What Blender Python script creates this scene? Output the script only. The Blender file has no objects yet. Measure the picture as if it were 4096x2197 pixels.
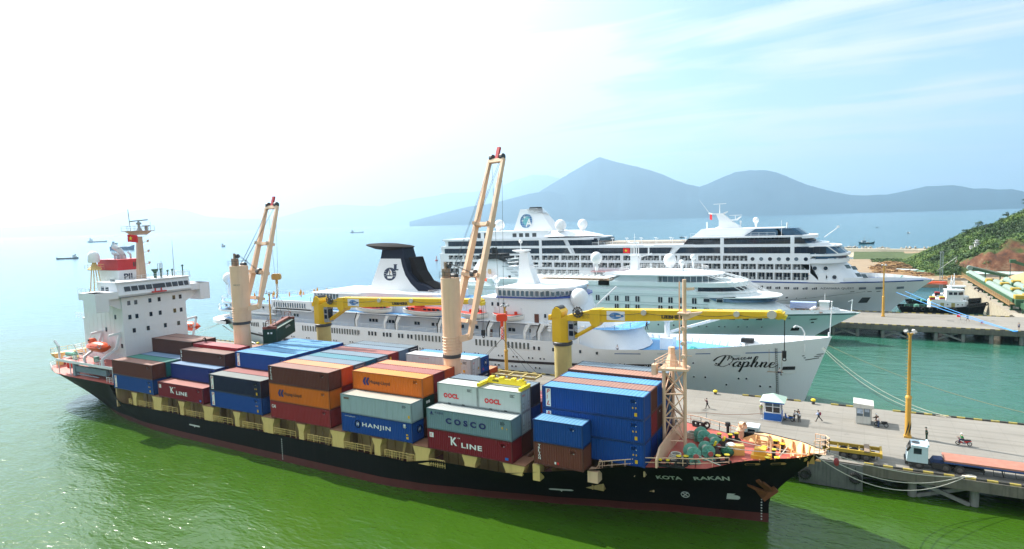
import bpy,bmesh,math,random
from mathutils import Vector,Matrix
RN=random.Random(11)
sc=bpy.context.scene
COL=sc.collection
pi=math.pi
V=Vector
# camera
cam_d=bpy.data.cameras.new('camera')
cam=bpy.data.objects.new('camera',cam_d)
COL.objects.link(cam)
sc.camera=cam
_yaw,_pitch,_roll=-0.50957,0.08640,-0.03019
_f=V((math.sin(_yaw)*math.cos(_pitch),math.cos(_yaw)*math.cos(_pitch),-math.sin(_pitch)))
_r=V((math.cos(_yaw),-math.sin(_yaw),0))
_u=_r.cross(_f)
_cr,_sr=math.cos(_roll),math.sin(_roll)
_X=_r*_cr+_u*_sr
_Y=_u*_cr-_r*_sr
m=Matrix((_X,_Y,-_f)).transposed().to_4x4()
m.translation=(61.08,-60.50,34.42)
cam.matrix_world=m
cam_d.sensor_width=36
cam_d.lens=36*2467.2/4096
cam_d.clip_start=0.5
cam_d.clip_end=60000
# light
SUN_EL,SUN_AZ=math.radians(43),math.radians(170)
sund=bpy.data.lights.new('sun','SUN')
sund.energy=5.0
sund.angle=math.radians(0.55)
sund.color=(1.0,0.95,0.87)
sun=bpy.data.objects.new('sun',sund)
COL.objects.link(sun)
SDIR=V((math.cos(SUN_EL)*math.cos(SUN_AZ),math.cos(SUN_EL)*math.sin(SUN_AZ),math.sin(SUN_EL)))
sun.rotation_euler=SDIR.to_track_quat('Z','Y').to_euler()
wd=bpy.data.worlds.new('World')
sc.world=wd
wd.use_nodes=True
nt=wd.node_tree
nt.nodes.clear()
def wn(t,**k):
 n=nt.nodes.new(t)
 for a,b in k.items():
  setattr(n,a,b)
 return n
L=nt.links.new
sky=wn('ShaderNodeTexSky',sky_type='NISHITA',sun_disc=False,sun_elevation=SUN_EL,sun_rotation=pi/2-SUN_AZ,altitude=0,air_density=1.0,dust_density=1.6,ozone_density=1.6)
geo=wn('ShaderNodeTexCoord')
def wmath(op,a,b=None,c=None,clamp=False):
 n=wn('ShaderNodeMath',operation=op,use_clamp=clamp)
 for i,x in enumerate((a,b,c)):
  if x is None:
   continue
  if isinstance(x,(int,float)):
   n.inputs[i].default_value=x
  else:
   L(x,n.inputs[i])
 return n.outputs[0]
def wmix(f,a,b):
 n=wn('ShaderNodeMix',data_type='RGBA')
 n.clamp_factor=True
 L(f,n.inputs[0])
 for i,x in((6,a),(7,b)):
  if isinstance(x,tuple):
   n.inputs[i].default_value=x
  else:
   L(x,n.inputs[i])
 return n.outputs[2]
sep=wn('ShaderNodeSeparateXYZ')
L(geo.outputs['Generated'],sep.inputs[0])
zc=wmath('MAXIMUM',sep.outputs[2],0.03)
zc=wmath('ADD',zc,0.12)
cx_=wmath('DIVIDE',sep.outputs[0],zc)
cy_=wmath('DIVIDE',sep.outputs[1],zc)
comb=wn('ShaderNodeCombineXYZ')
L(cx_,comb.inputs[0]);L(cy_,comb.inputs[1])
mp=wn('ShaderNodeMapping')
L(comb.outputs[0],mp.inputs[0])
mp.inputs['Rotation'].default_value=(0,0,math.radians(-38))
mp.inputs['Scale'].default_value=(0.42,1.7,1)
mp.inputs['Location'].default_value=(3.4,1.3,0)
nz=wn('ShaderNodeTexNoise')
L(mp.outputs[0],nz.inputs['Vector'])
nz.inputs['Scale'].default_value=1.0
nz.inputs['Detail'].default_value=9
nz.inputs['Roughness'].default_value=0.58
nz.inputs['Distortion'].default_value=1.4
nz2=wn('ShaderNodeTexNoise')
L(comb.outputs[0],nz2.inputs['Vector'])
nz2.inputs['Scale'].default_value=0.8
nz2.inputs['Detail'].default_value=3
dens=wmath('MULTIPLY_ADD',nz2.outputs[0],0.9,wmath('SUBTRACT',nz.outputs[0],0.40))
CLOUD=wmath('MULTIPLY',wmath('SUBTRACT',dens,0.445),5.5,clamp=True)
dp=wn('ShaderNodeVectorMath',operation='DOT_PRODUCT')
L(geo.outputs['Generated'],dp.inputs[0])
dp.inputs[1].default_value=SDIR
g=wmath('MAXIMUM',dp.outputs['Value'],0.0)
g6=wmath('POWER',g,4.0)
mr=wn('ShaderNodeMapRange',interpolation_type='SMOOTHSTEP')
L(g,mr.inputs[0]);mr.inputs[1].default_value=0.36;mr.inputs[2].default_value=0.74
veil=wmath('ADD',wmath('MULTIPLY',CLOUD,0.95),mr.outputs[0],clamp=True)
bright=wmath('MULTIPLY_ADD',g6,8.0,7.6)
cc=wn('ShaderNodeCombineXYZ')
L(bright,cc.inputs[0]);L(wmath('MULTIPLY',bright,1.03),cc.inputs[1]);L(wmath('MULTIPLY',bright,1.04),cc.inputs[2])
hz=wmath('POWER',wmath('SUBTRACT',1.0,wmath('MAXIMUM',sep.outputs[2],0.0),clamp=True),5.0)
skyt=wn('ShaderNodeMix',data_type='RGBA',blend_type='MULTIPLY')
skyt.inputs[0].default_value=1.0
L(sky.outputs[0],skyt.inputs[6])
skyt.inputs[7].default_value=(1.12,1.56,1.36,1)
skyc=wmix(wmath('MULTIPLY',hz,0.80),skyt.outputs[2],(7.4,8.1,8.3,1))
skyc=wmix(veil,skyc,cc.outputs[0])
bg=wn('ShaderNodeBackground')
L(skyc,bg.inputs[0])
bg.inputs[1].default_value=0.069
out=wn('ShaderNodeOutputWorld')
L(bg.outputs[0],out.inputs[0])
sc.view_settings.view_transform='Standard'
sc.view_settings.look='None'
sc.view_settings.exposure=0.9
sc.view_settings.gamma=1
sc.render.engine='CYCLES'
sc.cycles.max_bounces=6
sc.cycles.diffuse_bounces=3
sc.cycles.glossy_bounces=3
sc.cycles.transmission_bounces=4
sc.cycles.transparent_max_bounces=8
sc.cycles.volume_bounces=1
sc.cycles.use_denoising=True
sc.cycles.sample_clamp_indirect=6
sc.cycles.caustics_reflective=False
sc.cycles.caustics_refractive=False
# materials
MATS={}
def newmat(name):
 mt=bpy.data.materials.new(name)
 mt.use_nodes=True
 n=mt.node_tree
 b=n.nodes['Principled BSDF']
 return mt,n,b
def lin(c):
 return tuple(x/12.92 if x<=.04045 else((x+.055)/1.055)**2.4 for x in c)
def M(name,col,rough=0.5,metal=0.0,var=0.12,scale=0.6,bump=0.0,rust=0.0,rcol=(0.16,0.06,0.025),streak=0.0,spec=None):
 """painted surface: base colour with soft tonal variation, optional rust patches and vertical dirt streaks"""
 if name in MATS:
  return MATS[name]
 mt,n,b=newmat(name)
 MATS[name]=mt
 b.inputs['Roughness'].default_value=rough
 b.inputs['Metallic'].default_value=metal
 if spec is not None:
  b.inputs['Specular IOR Level'].default_value=spec
 N=n.nodes.new
 K=n.links.new
 tc=N('ShaderNodeTexCoord')
 no=N('ShaderNodeTexNoise')
 no.inputs['Scale'].default_value=scale
 no.inputs['Detail'].default_value=6
 no.inputs['Roughness'].default_value=0.62
 oi=N('ShaderNodeObjectInfo')
 add=N('ShaderNodeVectorMath')
 add.operation='MULTIPLY_ADD'
 K(oi.outputs['Random'],add.inputs[0])
 add.inputs[1].default_value=(91,57,33)
 K(tc.outputs['Object'],add.inputs[2])
 K(add.outputs[0],no.inputs['Vector'])
 mx=N('ShaderNodeMix')
 mx.data_type='RGBA'
 K(no.outputs[0],mx.inputs[0])
 c=V(col)
 mx.inputs[6].default_value=(*(c*(1-var*1.6)),1)
 mx.inputs[7].default_value=(*(c*(1+var*1.6)),1)
 last=mx.outputs[2]
 if streak>0:
  mpn=N('ShaderNodeMapping')
  mpn.inputs['Scale'].default_value=(1.3,1.3,0.09)
  K(add.outputs[0],mpn.inputs[0])
  n2=N('ShaderNodeTexNoise')
  n2.inputs['Scale'].default_value=2.2
  n2.inputs['Detail'].default_value=5
  K(mpn.outputs[0],n2.inputs['Vector'])
  rp=N('ShaderNodeMapRange')
  rp.inputs[1].default_value=0.5
  rp.inputs[2].default_value=0.78
  K(n2.outputs[0],rp.inputs[0])
  ml=N('ShaderNodeMath')
  ml.operation='MULTIPLY'
  ml.inputs[1].default_value=streak
  K(rp.outputs[0],ml.inputs[0])
  m2=N('ShaderNodeMix')
  m2.data_type='RGBA'
  K(ml.outputs[0],m2.inputs[0])
  K(last,m2.inputs[6])
  m2.inputs[7].default_value=(*rcol,1)
  last=m2.outputs[2]
 if rust>0:
  n3=N('ShaderNodeTexNoise')
  n3.inputs['Scale'].default_value=1.5
  n3.inputs['Detail'].default_value=9
  n3.inputs['Roughness'].default_value=0.7
  K(add.outputs[0],n3.inputs['Vector'])
  rp=N('ShaderNodeMapRange')
  rp.inputs[1].default_value=0.70-0.24*rust
  rp.inputs[2].default_value=0.76-0.16*rust
  K(n3.outputs[0],rp.inputs[0])
  m3=N('ShaderNodeMix')
  m3.data_type='RGBA'
  K(rp.outputs[0],m3.inputs[0])
  K(last,m3.inputs[6])
  m3.inputs[7].default_value=(*rcol,1)
  last=m3.outputs[2]
 K(last,b.inputs['Base Color'])
 if bump>0:
  bp=N('ShaderNodeBump')
  bp.inputs['Strength'].default_value=bump
  bp.inputs['Distance'].default_value=0.05
  n4=N('ShaderNodeTexNoise')
  n4.inputs['Scale'].default_value=scale*6
  n4.inputs['Detail'].default_value=4
  K(tc.outputs['Object'],n4.inputs['Vector'])
  K(n4.outputs[0],bp.inputs['Height'])
  K(bp.outputs[0],b.inputs['Normal'])
 return mt
def glass(name,col=(0.012,0.02,0.035),rough=0.06):
 if name in MATS:
  return MATS[name]
 mt,n,b=newmat(name)
 MATS[name]=mt
 no=n.nodes.new('ShaderNodeTexNoise')
 no.inputs['Scale'].default_value=0.5
 tc=n.nodes.new('ShaderNodeTexCoord')
 n.links.new(tc.outputs['Object'],no.inputs['Vector'])
 mx=n.nodes.new('ShaderNodeMix')
 mx.data_type='RGBA'
 n.links.new(no.outputs[0],mx.inputs[0])
 mx.inputs[6].default_value=(*(V(col)*0.6),1)
 mx.inputs[7].default_value=(*(V(col)*1.5),1)
 n.links.new(mx.outputs[2],b.inputs['Base Color'])
 b.inputs['Roughness'].default_value=rough
 return mt
WHITE=M('white_paint',(0.80,0.81,0.82),0.35,var=0.03,scale=0.25,streak=0.05,rcol=(0.5,0.42,0.33))
HULLW=M('white_hull_paint',(0.80,0.82,0.85),0.3,var=0.025,scale=0.12,streak=0.06,rcol=(0.45,0.42,0.40))
PALEG=M('pale_green_white_paint',(0.75,0.81,0.82),0.3,var=0.025,scale=0.12,streak=0.04,rcol=(0.45,0.45,0.42))
CREAM=M('cream_paint',(0.80,0.53,0.35),0.45,var=0.06,scale=0.5,streak=0.18,rust=0.12,rcol=(0.33,0.13,0.05))
BUFF=M('buff_paint',(0.66,0.47,0.17),0.5,var=0.08,scale=0.7,streak=0.25,rcol=(0.28,0.13,0.05))
BLACK=M('black_hull_paint',(0.006,0.006,0.0065),0.6,var=0.25,scale=0.25,streak=0.35,rcol=(0.022,0.017,0.014),spec=0.12)
BOOT=M('red_boot_paint',(0.085,0.013,0.010),0.6,var=0.25,scale=0.4,streak=0.3,rcol=(0.08,0.04,0.03))
REDDECK=M('red_deck_paint',(0.45,0.10,0.075),0.6,var=0.16,scale=0.5,rust=0.1,rcol=(0.20,0.07,0.05))
DARKRED=M('dark_red_deck',(0.10,0.028,0.022),0.7,var=0.2,scale=0.6)
BLUEDECK=M('blue_deck_paint',(0.10,0.34,0.66),0.5,var=0.10,scale=0.4)
GREYST=M('grey_steel',(0.30,0.32,0.33),0.5,var=0.15,rust=0.1)
DKGREY=M('dark_steel',(0.05,0.052,0.055),0.5,var=0.25)
BLK=M('black_rubber',(0.014,0.014,0.014),0.7,var=0.3)
YEL=M('crane_yellow',(0.80,0.50,0.012),0.4,var=0.06,scale=0.5,streak=0.12,rcol=(0.30,0.16,0.03))
YELB=M('bright_yellow',(0.80,0.62,0.02),0.45,var=0.05)
YELOLD=M('weathered_yellow',(0.55,0.44,0.17),0.6,var=0.14,scale=0.6,streak=0.3,rust=0.1,rcol=(0.20,0.13,0.07))
LAMPY=M('lamp_post_yellow',(0.60,0.33,0.05),0.5,var=0.15,streak=0.3,rust=0.15)
ORANGE=M('lifeboat_orange',(0.78,0.10,0.018),0.35,var=0.07,scale=0.8,rust=0.0)
GREENM=M('winch_green',(0.16,0.42,0.32),0.45,var=0.12,scale=1.0,rust=0.08)
NAVY=M('navy_paint',(0.012,0.02,0.06),0.35,var=0.1)
GLD=glass('dark_glass')
GLB=glass('blue_glass',(0.02,0.07,0.13))
GLW=glass('pale_window_glass',(0.10,0.14,0.17),0.1)
ROPE=M('mooring_rope',(0.58,0.55,0.47),0.9,var=0.15,scale=4)
BLUEROPE=M('blue_rope',(0.08,0.35,0.75),0.8,var=0.1,scale=4)
WIRE=M('steel_wire',(0.06,0.07,0.075),0.6)
CONC=M('concrete',(0.35,0.33,0.29),0.85,var=0.22,scale=0.35,streak=0.45,rcol=(0.12,0.11,0.095),bump=0.3)
SKIN=M('skin',(0.42,0.24,0.16),0.6,var=0.05)
HAIR=M('dark_hair',(0.012,0.010,0.009),0.6)
WCLOTH=M('white_cloth',(0.75,0.75,0.74),0.9,var=0.04)
REDP=M('red_paint',(0.50,0.022,0.022),0.4,var=0.06)
BLUEP=M('blue_paint',(0.015,0.13,0.50),0.4,var=0.06)
# mesh builder
ORG={None:V((0,0,0))}
def ortho(d):
 d=d.normalized()
 a=V((0,0,1))if abs(d.z)<0.95 else V((1,0,0))
 u=d.cross(a).normalized()
 return u,d.cross(u).normalized()
class MB:
 def __init__(s):
  s.v=[];s.f=[];s.m=[];s.k=0;s.c=[]
 def cut(s):
  s.c.append((len(s.v),len(s.f)))
  return s
 def add(s,vs,fs):
  n=len(s.v)
  s.v+=[V(p)for p in vs]
  s.f+=[tuple(i+n for i in f)for f in fs]
  s.m+=[s.k]*len(fs)
  return s
 def mat(s,k):
  s.k=k
  return s
 def box(s,a,b):
  x0,y0,z0=a;x1,y1,z1=b
  return s.add([(x0,y0,z0),(x1,y0,z0),(x1,y1,z0),(x0,y1,z0),(x0,y0,z1),(x1,y0,z1),(x1,y1,z1),(x0,y1,z1)],[(3,2,1,0),(4,5,6,7),(0,1,5,4),(1,2,6,5),(2,3,7,6),(3,0,4,7)])
 def bar(s,p,q,w,h=None,up=(0,0,1),w2=None,h2=None):
  p,q=V(p),V(q)
  h=w if h is None else h
  w2=w if w2 is None else w2
  h2=h if h2 is None else h2
  d=(q-p).normalized()
  u=V(up)
  if abs(d.dot(u))>0.98:
   u=V((1,0,0))
  a=d.cross(u).normalized()
  b=a.cross(d).normalized()
  vs=[]
  for c,ww,hh in((p,w,h),(q,w2,h2)):
   vs+=[c-a*ww/2-b*hh/2,c+a*ww/2-b*hh/2,c+a*ww/2+b*hh/2,c-a*ww/2+b*hh/2]
  return s.add(vs,[(0,1,2,3),(7,6,5,4),(4,5,1,0),(5,6,2,1),(6,7,3,2),(7,4,0,3)])
 def tube(s,p,q,r,r2=None,n=8,cap=True):
  p,q=V(p),V(q)
  r2=r if r2 is None else r2
  u,w=ortho(q-p)
  vs=[]
  for c,rr in((p,r),(q,r2)):
   for i in range(n):
    a=2*pi*i/n
    vs.append(c+u*rr*math.cos(a)+w*rr*math.sin(a))
  fs=[(i,(i+1)%n,n+(i+1)%n,n+i)for i in range(n)]
  if cap:
   fs+=[tuple(range(n-1,-1,-1)),tuple(range(n,2*n))]
  return s.add(vs,fs)
 def path(s,pts,r,n=5):
  for a,b in zip(pts[:-1],pts[1:]):
   s.tube(a,b,r,n=n,cap=False)
  return s
 def prism(s,pts,axis,a,b):
  n=len(pts)
  def P(p,t):
   return{'x':(t,p[0],p[1]),'y':(p[0],t,p[1]),'z':(p[0],p[1],t)}[axis]
  vs=[P(p,a)for p in pts]+[P(p,b)for p in pts]
  return s.add(vs,[tuple(range(n-1,-1,-1)),tuple(range(n,2*n))]+[(i,(i+1)%n,n+(i+1)%n,n+i)for i in range(n)])
 def loft(s,rings,closed=True,cap0=True,cap1=True):
  n=len(rings[0])
  vs=[p for r in rings for p in r]
  fs=[]
  for j in range(len(rings)-1):
   for i in range(n if closed else n-1):
    fs.append((j*n+i,j*n+(i+1)%n,(j+1)*n+(i+1)%n,(j+1)*n+i))
  if cap0:
   fs.append(tuple(range(n-1,-1,-1)))
  if cap1:
   fs.append(tuple(range((len(rings)-1)*n,len(rings)*n)))
  return s.add(vs,fs)
 def lathe(s,c,prof,n=16,axis=(0,0,1)):
  c=V(c);ax=V(axis).normalized()
  u,w=ortho(ax)
  return s.loft([[c+ax*h+(u*math.cos(2*pi*i/n)+w*math.sin(2*pi*i/n))*max(r,1e-4)for i in range(n)]for r,h in prof])
 def ball(s,c,r,n=14,sq=1.0):
  k=n//2
  return s.lathe(c,[(r*math.sin(pi*j/k),-r*sq*math.cos(pi*j/k))for j in range(k+1)],n)
 def rail(s,pts,h=1.0,rows=3,step=2.0,r=0.03):
  pts=[V(p)for p in pts]
  for a,b in zip(pts[:-1],pts[1:]):
   L_=(b-a).length
   for k in range(rows):
    z=V((0,0,h*(k+1)/rows))
    s.bar(a+z,b+z,r*2 if k==rows-1 else r*1.3)
   nn=max(1,int(round(L_/step)))
   for i in range(nn+1):
    p=a.lerp(b,i/nn)
    s.bar(p,p+V((0,0,h)),r*1.6)
  return s
 def torus(s,c,R,r,axis=(0,0,1),n=16,m=6):
  c=V(c);ax=V(axis).normalized()
  u,w=ortho(ax)
  rings=[]
  for i in range(n):
   a=2*pi*i/n
   d=u*math.cos(a)+w*math.sin(a)
   rings.append([c+d*(R+r*math.cos(2*pi*j/m))+ax*r*math.sin(2*pi*j/m)for j in range(m)])
  return s.loft(rings+[rings[0]],cap0=False,cap1=False)
 def build(s,name,parent,mats,smooth=False,loc=None):
  if not isinstance(mats,(list,tuple)):
   mats=[mats]
  if s.c:
   pc,s.c=s.c,[]
   if pc[-1][1]!=len(s.f):pc.append((len(s.v),len(s.f)))
   v0=f0=0
   for v1,f1 in pc:
    q=MB()
    q.v,q.f,q.m=s.v[v0:v1],[tuple(i-v0 for i in f)for f in s.f[f0:f1]],s.m[f0:f1]
    v0,f0=v1,f1
    ob=q.build(name,parent,mats,smooth,loc)
   return ob
  o_=V(loc)if loc is not None else ORG[parent]
  me=bpy.data.meshes.new(name)
  me.from_pydata([tuple(p-o_)for p in s.v],[],s.f)
  for mm in mats:
   me.materials.append(mm)
  if len(mats)>1:
   me.polygons.foreach_set('material_index',s.m)
  if smooth:
   me.polygons.foreach_set('use_smooth',[True]*len(s.f))
   try:
    me.set_sharp_from_angle(angle=math.radians(smooth if smooth is not True else 40))
   except Exception:
    pass
  me.update()
  ob=bpy.data.objects.new(name,me)
  COL.objects.link(ob)
  if loc is not None and parent is None:
   ob.location=loc
   ORG[ob]=V(loc)
  else:
   ORG[ob]=ORG[parent]
   if loc is not None:
    ob.location=V(loc)-ORG[parent]
  if parent:
   ob.parent=parent
  return ob
def tag(o,label,cat,group=None):
 o['label']=label;o['category']=cat
 if group:
  o['group']=group
 return o
def thing(name,label,cat,loc=(0,0,0),group=None,rz=None):
 o=bpy.data.objects.new(name,None)
 o.empty_display_size=0.5
 COL.objects.link(o)
 o.location=loc
 if rz is not None:
  o.rotation_euler=(0,0,rz)
  ORG[o]=V((0,0,0))
 else:
  ORG[o]=V(loc)
 return tag(o,label,cat,group)
def struct(o):
 o['kind']='structure'
 return o
def inst(me,name,parent,loc,rot=None,scale=None,mats=None):
 """another object on shared mesh data, placed at a world location under its parent"""
 o=bpy.data.objects.new(name,me)
 COL.objects.link(o)
 o.parent=parent
 o.location=V(loc)-ORG[parent]
 if rot:
  o.rotation_euler=rot
 if scale:
  o.scale=scale
 ORG[o]=V(loc)
 if mats:
  for i,mm in enumerate(mats):
   o.material_slots[i].link='OBJECT'
   o.material_slots[i].material=mm
 return o
def copy_tree(o,parent=None):
 c=o.copy()
 COL.objects.link(c)
 if parent:
  c.parent=parent
 ORG[c]=ORG.get(o,V((0,0,0)))
 for ch in list(o.children):
  copy_tree(ch,c)
 return c
TXT={}
def text(body,mt,parent,o,u,v,h,w=None,name='lettering',bold=0.0,shear=0.0,spacing=1.0):
 """flat lettering: cap height h, total width w, lower left corner o, reading direction u, up direction v"""
 key=(body,bold,shear,spacing)
 if key not in TXT:
  cu=bpy.data.curves.new('text','FONT')
  cu.body=body;cu.size=1;cu.offset=bold;cu.shear=shear;cu.space_character=spacing
  cu.resolution_u=3
  to=bpy.data.objects.new('text',cu)
  me=bpy.data.meshes.new_from_object(to)
  vs=[tuple(p.co)for p in me.vertices]
  fs=[tuple(p.vertices)for p in me.polygons]
  bpy.data.objects.remove(to)
  bpy.data.meshes.remove(me)
  bpy.data.curves.remove(cu)
  TXT[key]=(vs,fs)
 vs,fs=TXT[key]
 x0=min(p[0]for p in vs);x1=max(p[0]for p in vs)
 y0=min(p[1]for p in vs);y1=max(p[1]for p in vs)
 sy=h/(y1-y0)
 sx=(w/(x1-x0))if w else sy
 o,u,v=V(o),V(u).normalized(),V(v).normalized()
 b=MB()
 b.add([o+u*(p[0]-x0)*sx+v*(p[1]-y0)*sy for p in vs],fs)
 return b.build(name,parent,mt)
def catmull(pts,n=6):
 P=[V(p)for p in pts]
 P=[P[0]*2-P[1]]+P+[P[-1]*2-P[-2]]
 o=[]
 for i in range(1,len(P)-2):
  for k in range(n):
   t=k/n
   a,b,c,d=P[i-1:i+3]
   o.append(0.5*((2*b)+(c-a)*t+(2*a-5*b+4*c-d)*t*t+(3*b-a-3*c+d)*t**3))
 o.append(P[-2])
 return o
def sag(p,q,d,n=12):
 p,q=V(p),V(q)
 return[p.lerp(q,i/n)-V((0,0,d*4*(i/n)*(1-i/n)))for i in range(n+1)]
# water, mountains, land
def fine_bump(n,b,specs,strength=1.0):
 tc=n.nodes.new('ShaderNodeTexCoord')
 prev=None
 for sc_,dist,stretch,det in specs:
  mpn=n.nodes.new('ShaderNodeMapping')
  mpn.inputs['Scale'].default_value=stretch
  mpn.inputs['Rotation'].default_value=(0,0,0.5)
  n.links.new(tc.outputs['Object'],mpn.inputs[0])
  no=n.nodes.new('ShaderNodeTexNoise')
  no.inputs['Scale'].default_value=sc_
  no.inputs['Detail'].default_value=det
  no.inputs['Distortion'].default_value=0.4
  n.links.new(mpn.outputs[0],no.inputs['Vector'])
  bp=n.nodes.new('ShaderNodeBump')
  bp.inputs['Strength'].default_value=strength
  bp.inputs['Distance'].default_value=dist
  n.links.new(no.outputs[0],bp.inputs['Height'])
  if prev is not None:
   n.links.new(prev.outputs[0],bp.inputs['Normal'])
  prev=bp
 n.links.new(prev.outputs[0],b.inputs['Normal'])
wm,wnt,wb=newmat('harbour_water')
wb.inputs['Roughness'].default_value=0.15
wb.inputs['IOR'].default_value=1.33
tcw=wnt.nodes.new('ShaderNodeTexCoord')
sx=wnt.nodes.new('ShaderNodeSeparateXYZ')
wnt.links.new(tcw.outputs['Object'],sx.inputs[0])
def wmr(src,a,b_):
 r=wnt.nodes.new('ShaderNodeMapRange')
 r.interpolation_type='SMOOTHSTEP'
 r.inputs[1].default_value=a
 r.inputs[2].default_value=b_
 wnt.links.new(src,r.inputs[0])
 return r.outputs[0]
def wmx(f,a,b_):
 x=wnt.nodes.new('ShaderNodeMix')
 x.data_type='RGBA'
 wnt.links.new(f,x.inputs[0])
 for i,c in((6,a),(7,b_)):
  if isinstance(c,tuple):
   x.inputs[i].default_value=(*c,1)
  else:
   wnt.links.new(c,x.inputs[i])
 return x.outputs[2]
no=wnt.nodes.new('ShaderNodeTexNoise')
no.inputs['Scale'].default_value=0.03
no.inputs['Detail'].default_value=5
wnt.links.new(tcw.outputs['Object'],no.inputs['Vector'])
ln=wnt.nodes.new('ShaderNodeVectorMath')
ln.operation='LENGTH'
wnt.links.new(tcw.outputs['Object'],ln.inputs[0])
green=wmx(no.outputs[0],(0.026,0.076,0.005),(0.046,0.110,0.009))
basin=wmx(no.outputs[0],(0.022,0.104,0.066),(0.030,0.130,0.090))
sea=wmx(no.outputs[0],(0.012,0.088,0.130),(0.018,0.110,0.155))
c1_=wmx(wmr(sx.outputs[1],35,75),green,basin)
c2_=wmx(wmr(ln.outputs['Value'],150,300),c1_,sea)
wnt.links.new(c2_,wb.inputs['Base Color'])
fine_bump(wnt,wb,[(0.03,0.9,(1,1.6,1),3),(0.16,0.42,(1,2.0,1),4),(0.8,0.17,(1,2.2,1),5)],0.6)
b=MB()
b.add([(-30000,-3000,0),(20000,-3000,0),(20000,30000,0),(-30000,30000,0)],[(0,1,2,3)])
struct(b.build('water',None,wm))
def hillmat(name,c1,c2,sc_):
 mt,n,b=newmat(name)
 tc=n.nodes.new('ShaderNodeTexCoord')
 no=n.nodes.new('ShaderNodeTexNoise')
 no.inputs['Scale'].default_value=sc_
 no.inputs['Detail'].default_value=8
 n.links.new(tc.outputs['Object'],no.inputs['Vector'])
 mx=n.nodes.new('ShaderNodeMix')
 mx.data_type='RGBA'
 n.links.new(no.outputs[0],mx.inputs[0])
 mx.inputs[6].default_value=(*c1,1)
 mx.inputs[7].default_value=(*c2,1)
 n.links.new(mx.outputs[2],b.inputs['Base Color'])
 b.inputs['Roughness'].default_value=0.95
 b.inputs['Specular IOR Level'].default_value=0.0
 return mt
from mathutils import noise as mnoise
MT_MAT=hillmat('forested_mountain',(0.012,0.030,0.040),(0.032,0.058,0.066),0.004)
def ridge(name,pts,depth):
 """pts: (x, y, height) along the crest; slopes fall to the sea in front of it and behind it, cut by gullies"""
 P=[]
 for a,b in zip(pts[:-1],pts[1:]):
  nn=max(2,int((V(a)-V(b)).length/55))
  P+=[V(a).lerp(V(b),i/nn)for i in range(nn)]
 P.append(V(pts[-1]))
 fr=[-1.0,-0.8,-0.62,-0.46,-0.32,-0.2,-0.1,-0.03,0,0.04,0.3,1.0]
 rings=[]
 for i,p in enumerate(P):
  out=V((p.x-61,p.y+60,0)).normalized()
  rg=[]
  for t in fr:
   k=(1-abs(t))**1.25
   q=V((p.x,p.y,0))+out*depth*t
   nz_=mnoise.fractal(V((q.x*0.0016,q.y*0.0016,3)),1.0,2.0,5)
   gl=mnoise.noise(V((q.x*0.0045,q.y*0.0012,9)))
   h=p.z*k*(1+(0.34*nz_+0.16*gl)*(1-k)*1.6)+p.z*0.012*mnoise.noise(V((i*0.9,1,1)))*k
   rg.append(V((q.x,q.y,max(h,0)-(2 if abs(t)==1 else 0))))
  rings.append(rg)
 b=MB()
 b.loft(rings,closed=False,cap0=False,cap1=False)
 return struct(b.build(name,None,MT_MAT,smooth=180))
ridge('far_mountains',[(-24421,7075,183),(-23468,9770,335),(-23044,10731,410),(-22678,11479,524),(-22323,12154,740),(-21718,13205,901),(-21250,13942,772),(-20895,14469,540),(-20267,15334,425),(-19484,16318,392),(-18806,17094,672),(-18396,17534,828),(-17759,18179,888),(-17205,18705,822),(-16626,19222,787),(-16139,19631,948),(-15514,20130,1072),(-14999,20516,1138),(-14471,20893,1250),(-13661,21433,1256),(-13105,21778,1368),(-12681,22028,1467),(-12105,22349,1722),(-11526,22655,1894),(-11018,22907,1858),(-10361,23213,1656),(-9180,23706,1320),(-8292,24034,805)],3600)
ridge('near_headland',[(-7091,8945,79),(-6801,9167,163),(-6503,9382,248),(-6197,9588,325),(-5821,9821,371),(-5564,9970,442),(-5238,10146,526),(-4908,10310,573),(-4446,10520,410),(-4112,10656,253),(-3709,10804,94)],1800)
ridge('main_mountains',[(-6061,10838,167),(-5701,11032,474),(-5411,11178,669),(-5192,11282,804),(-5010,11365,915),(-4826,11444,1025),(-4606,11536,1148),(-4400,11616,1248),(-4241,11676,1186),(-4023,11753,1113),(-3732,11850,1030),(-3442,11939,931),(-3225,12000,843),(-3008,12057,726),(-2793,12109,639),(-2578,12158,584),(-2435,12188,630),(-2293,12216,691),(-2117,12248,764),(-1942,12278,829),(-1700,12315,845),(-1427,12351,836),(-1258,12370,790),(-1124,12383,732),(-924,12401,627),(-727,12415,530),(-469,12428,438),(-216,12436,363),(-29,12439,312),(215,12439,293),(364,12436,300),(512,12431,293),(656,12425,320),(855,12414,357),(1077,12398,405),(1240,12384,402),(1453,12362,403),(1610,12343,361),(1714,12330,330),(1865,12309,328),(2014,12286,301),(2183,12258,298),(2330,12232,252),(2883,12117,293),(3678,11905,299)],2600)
HAZE_D=0.000086
hm=bpy.data.materials.new('haze')
hm.use_nodes=True
hn=hm.node_tree
hn.nodes.clear()
pv=hn.nodes.new('ShaderNodeVolumePrincipled')
pv.inputs['Color'].default_value=(0.57,0.79,1.0,1)
pv.inputs['Density'].default_value=HAZE_D
pv.inputs['Density Attribute'].default_value=''
pv.inputs['Anisotropy'].default_value=0.56
ho=hn.nodes.new('ShaderNodeOutputMaterial')
hn.links.new(pv.outputs[0],ho.inputs['Volume'])
b=MB()
b.box((-31000,-3200,-6),(21000,31000,1900))
hz_o=b.build('haze',None,hm)
hz_o['kind']='stuff'
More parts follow.
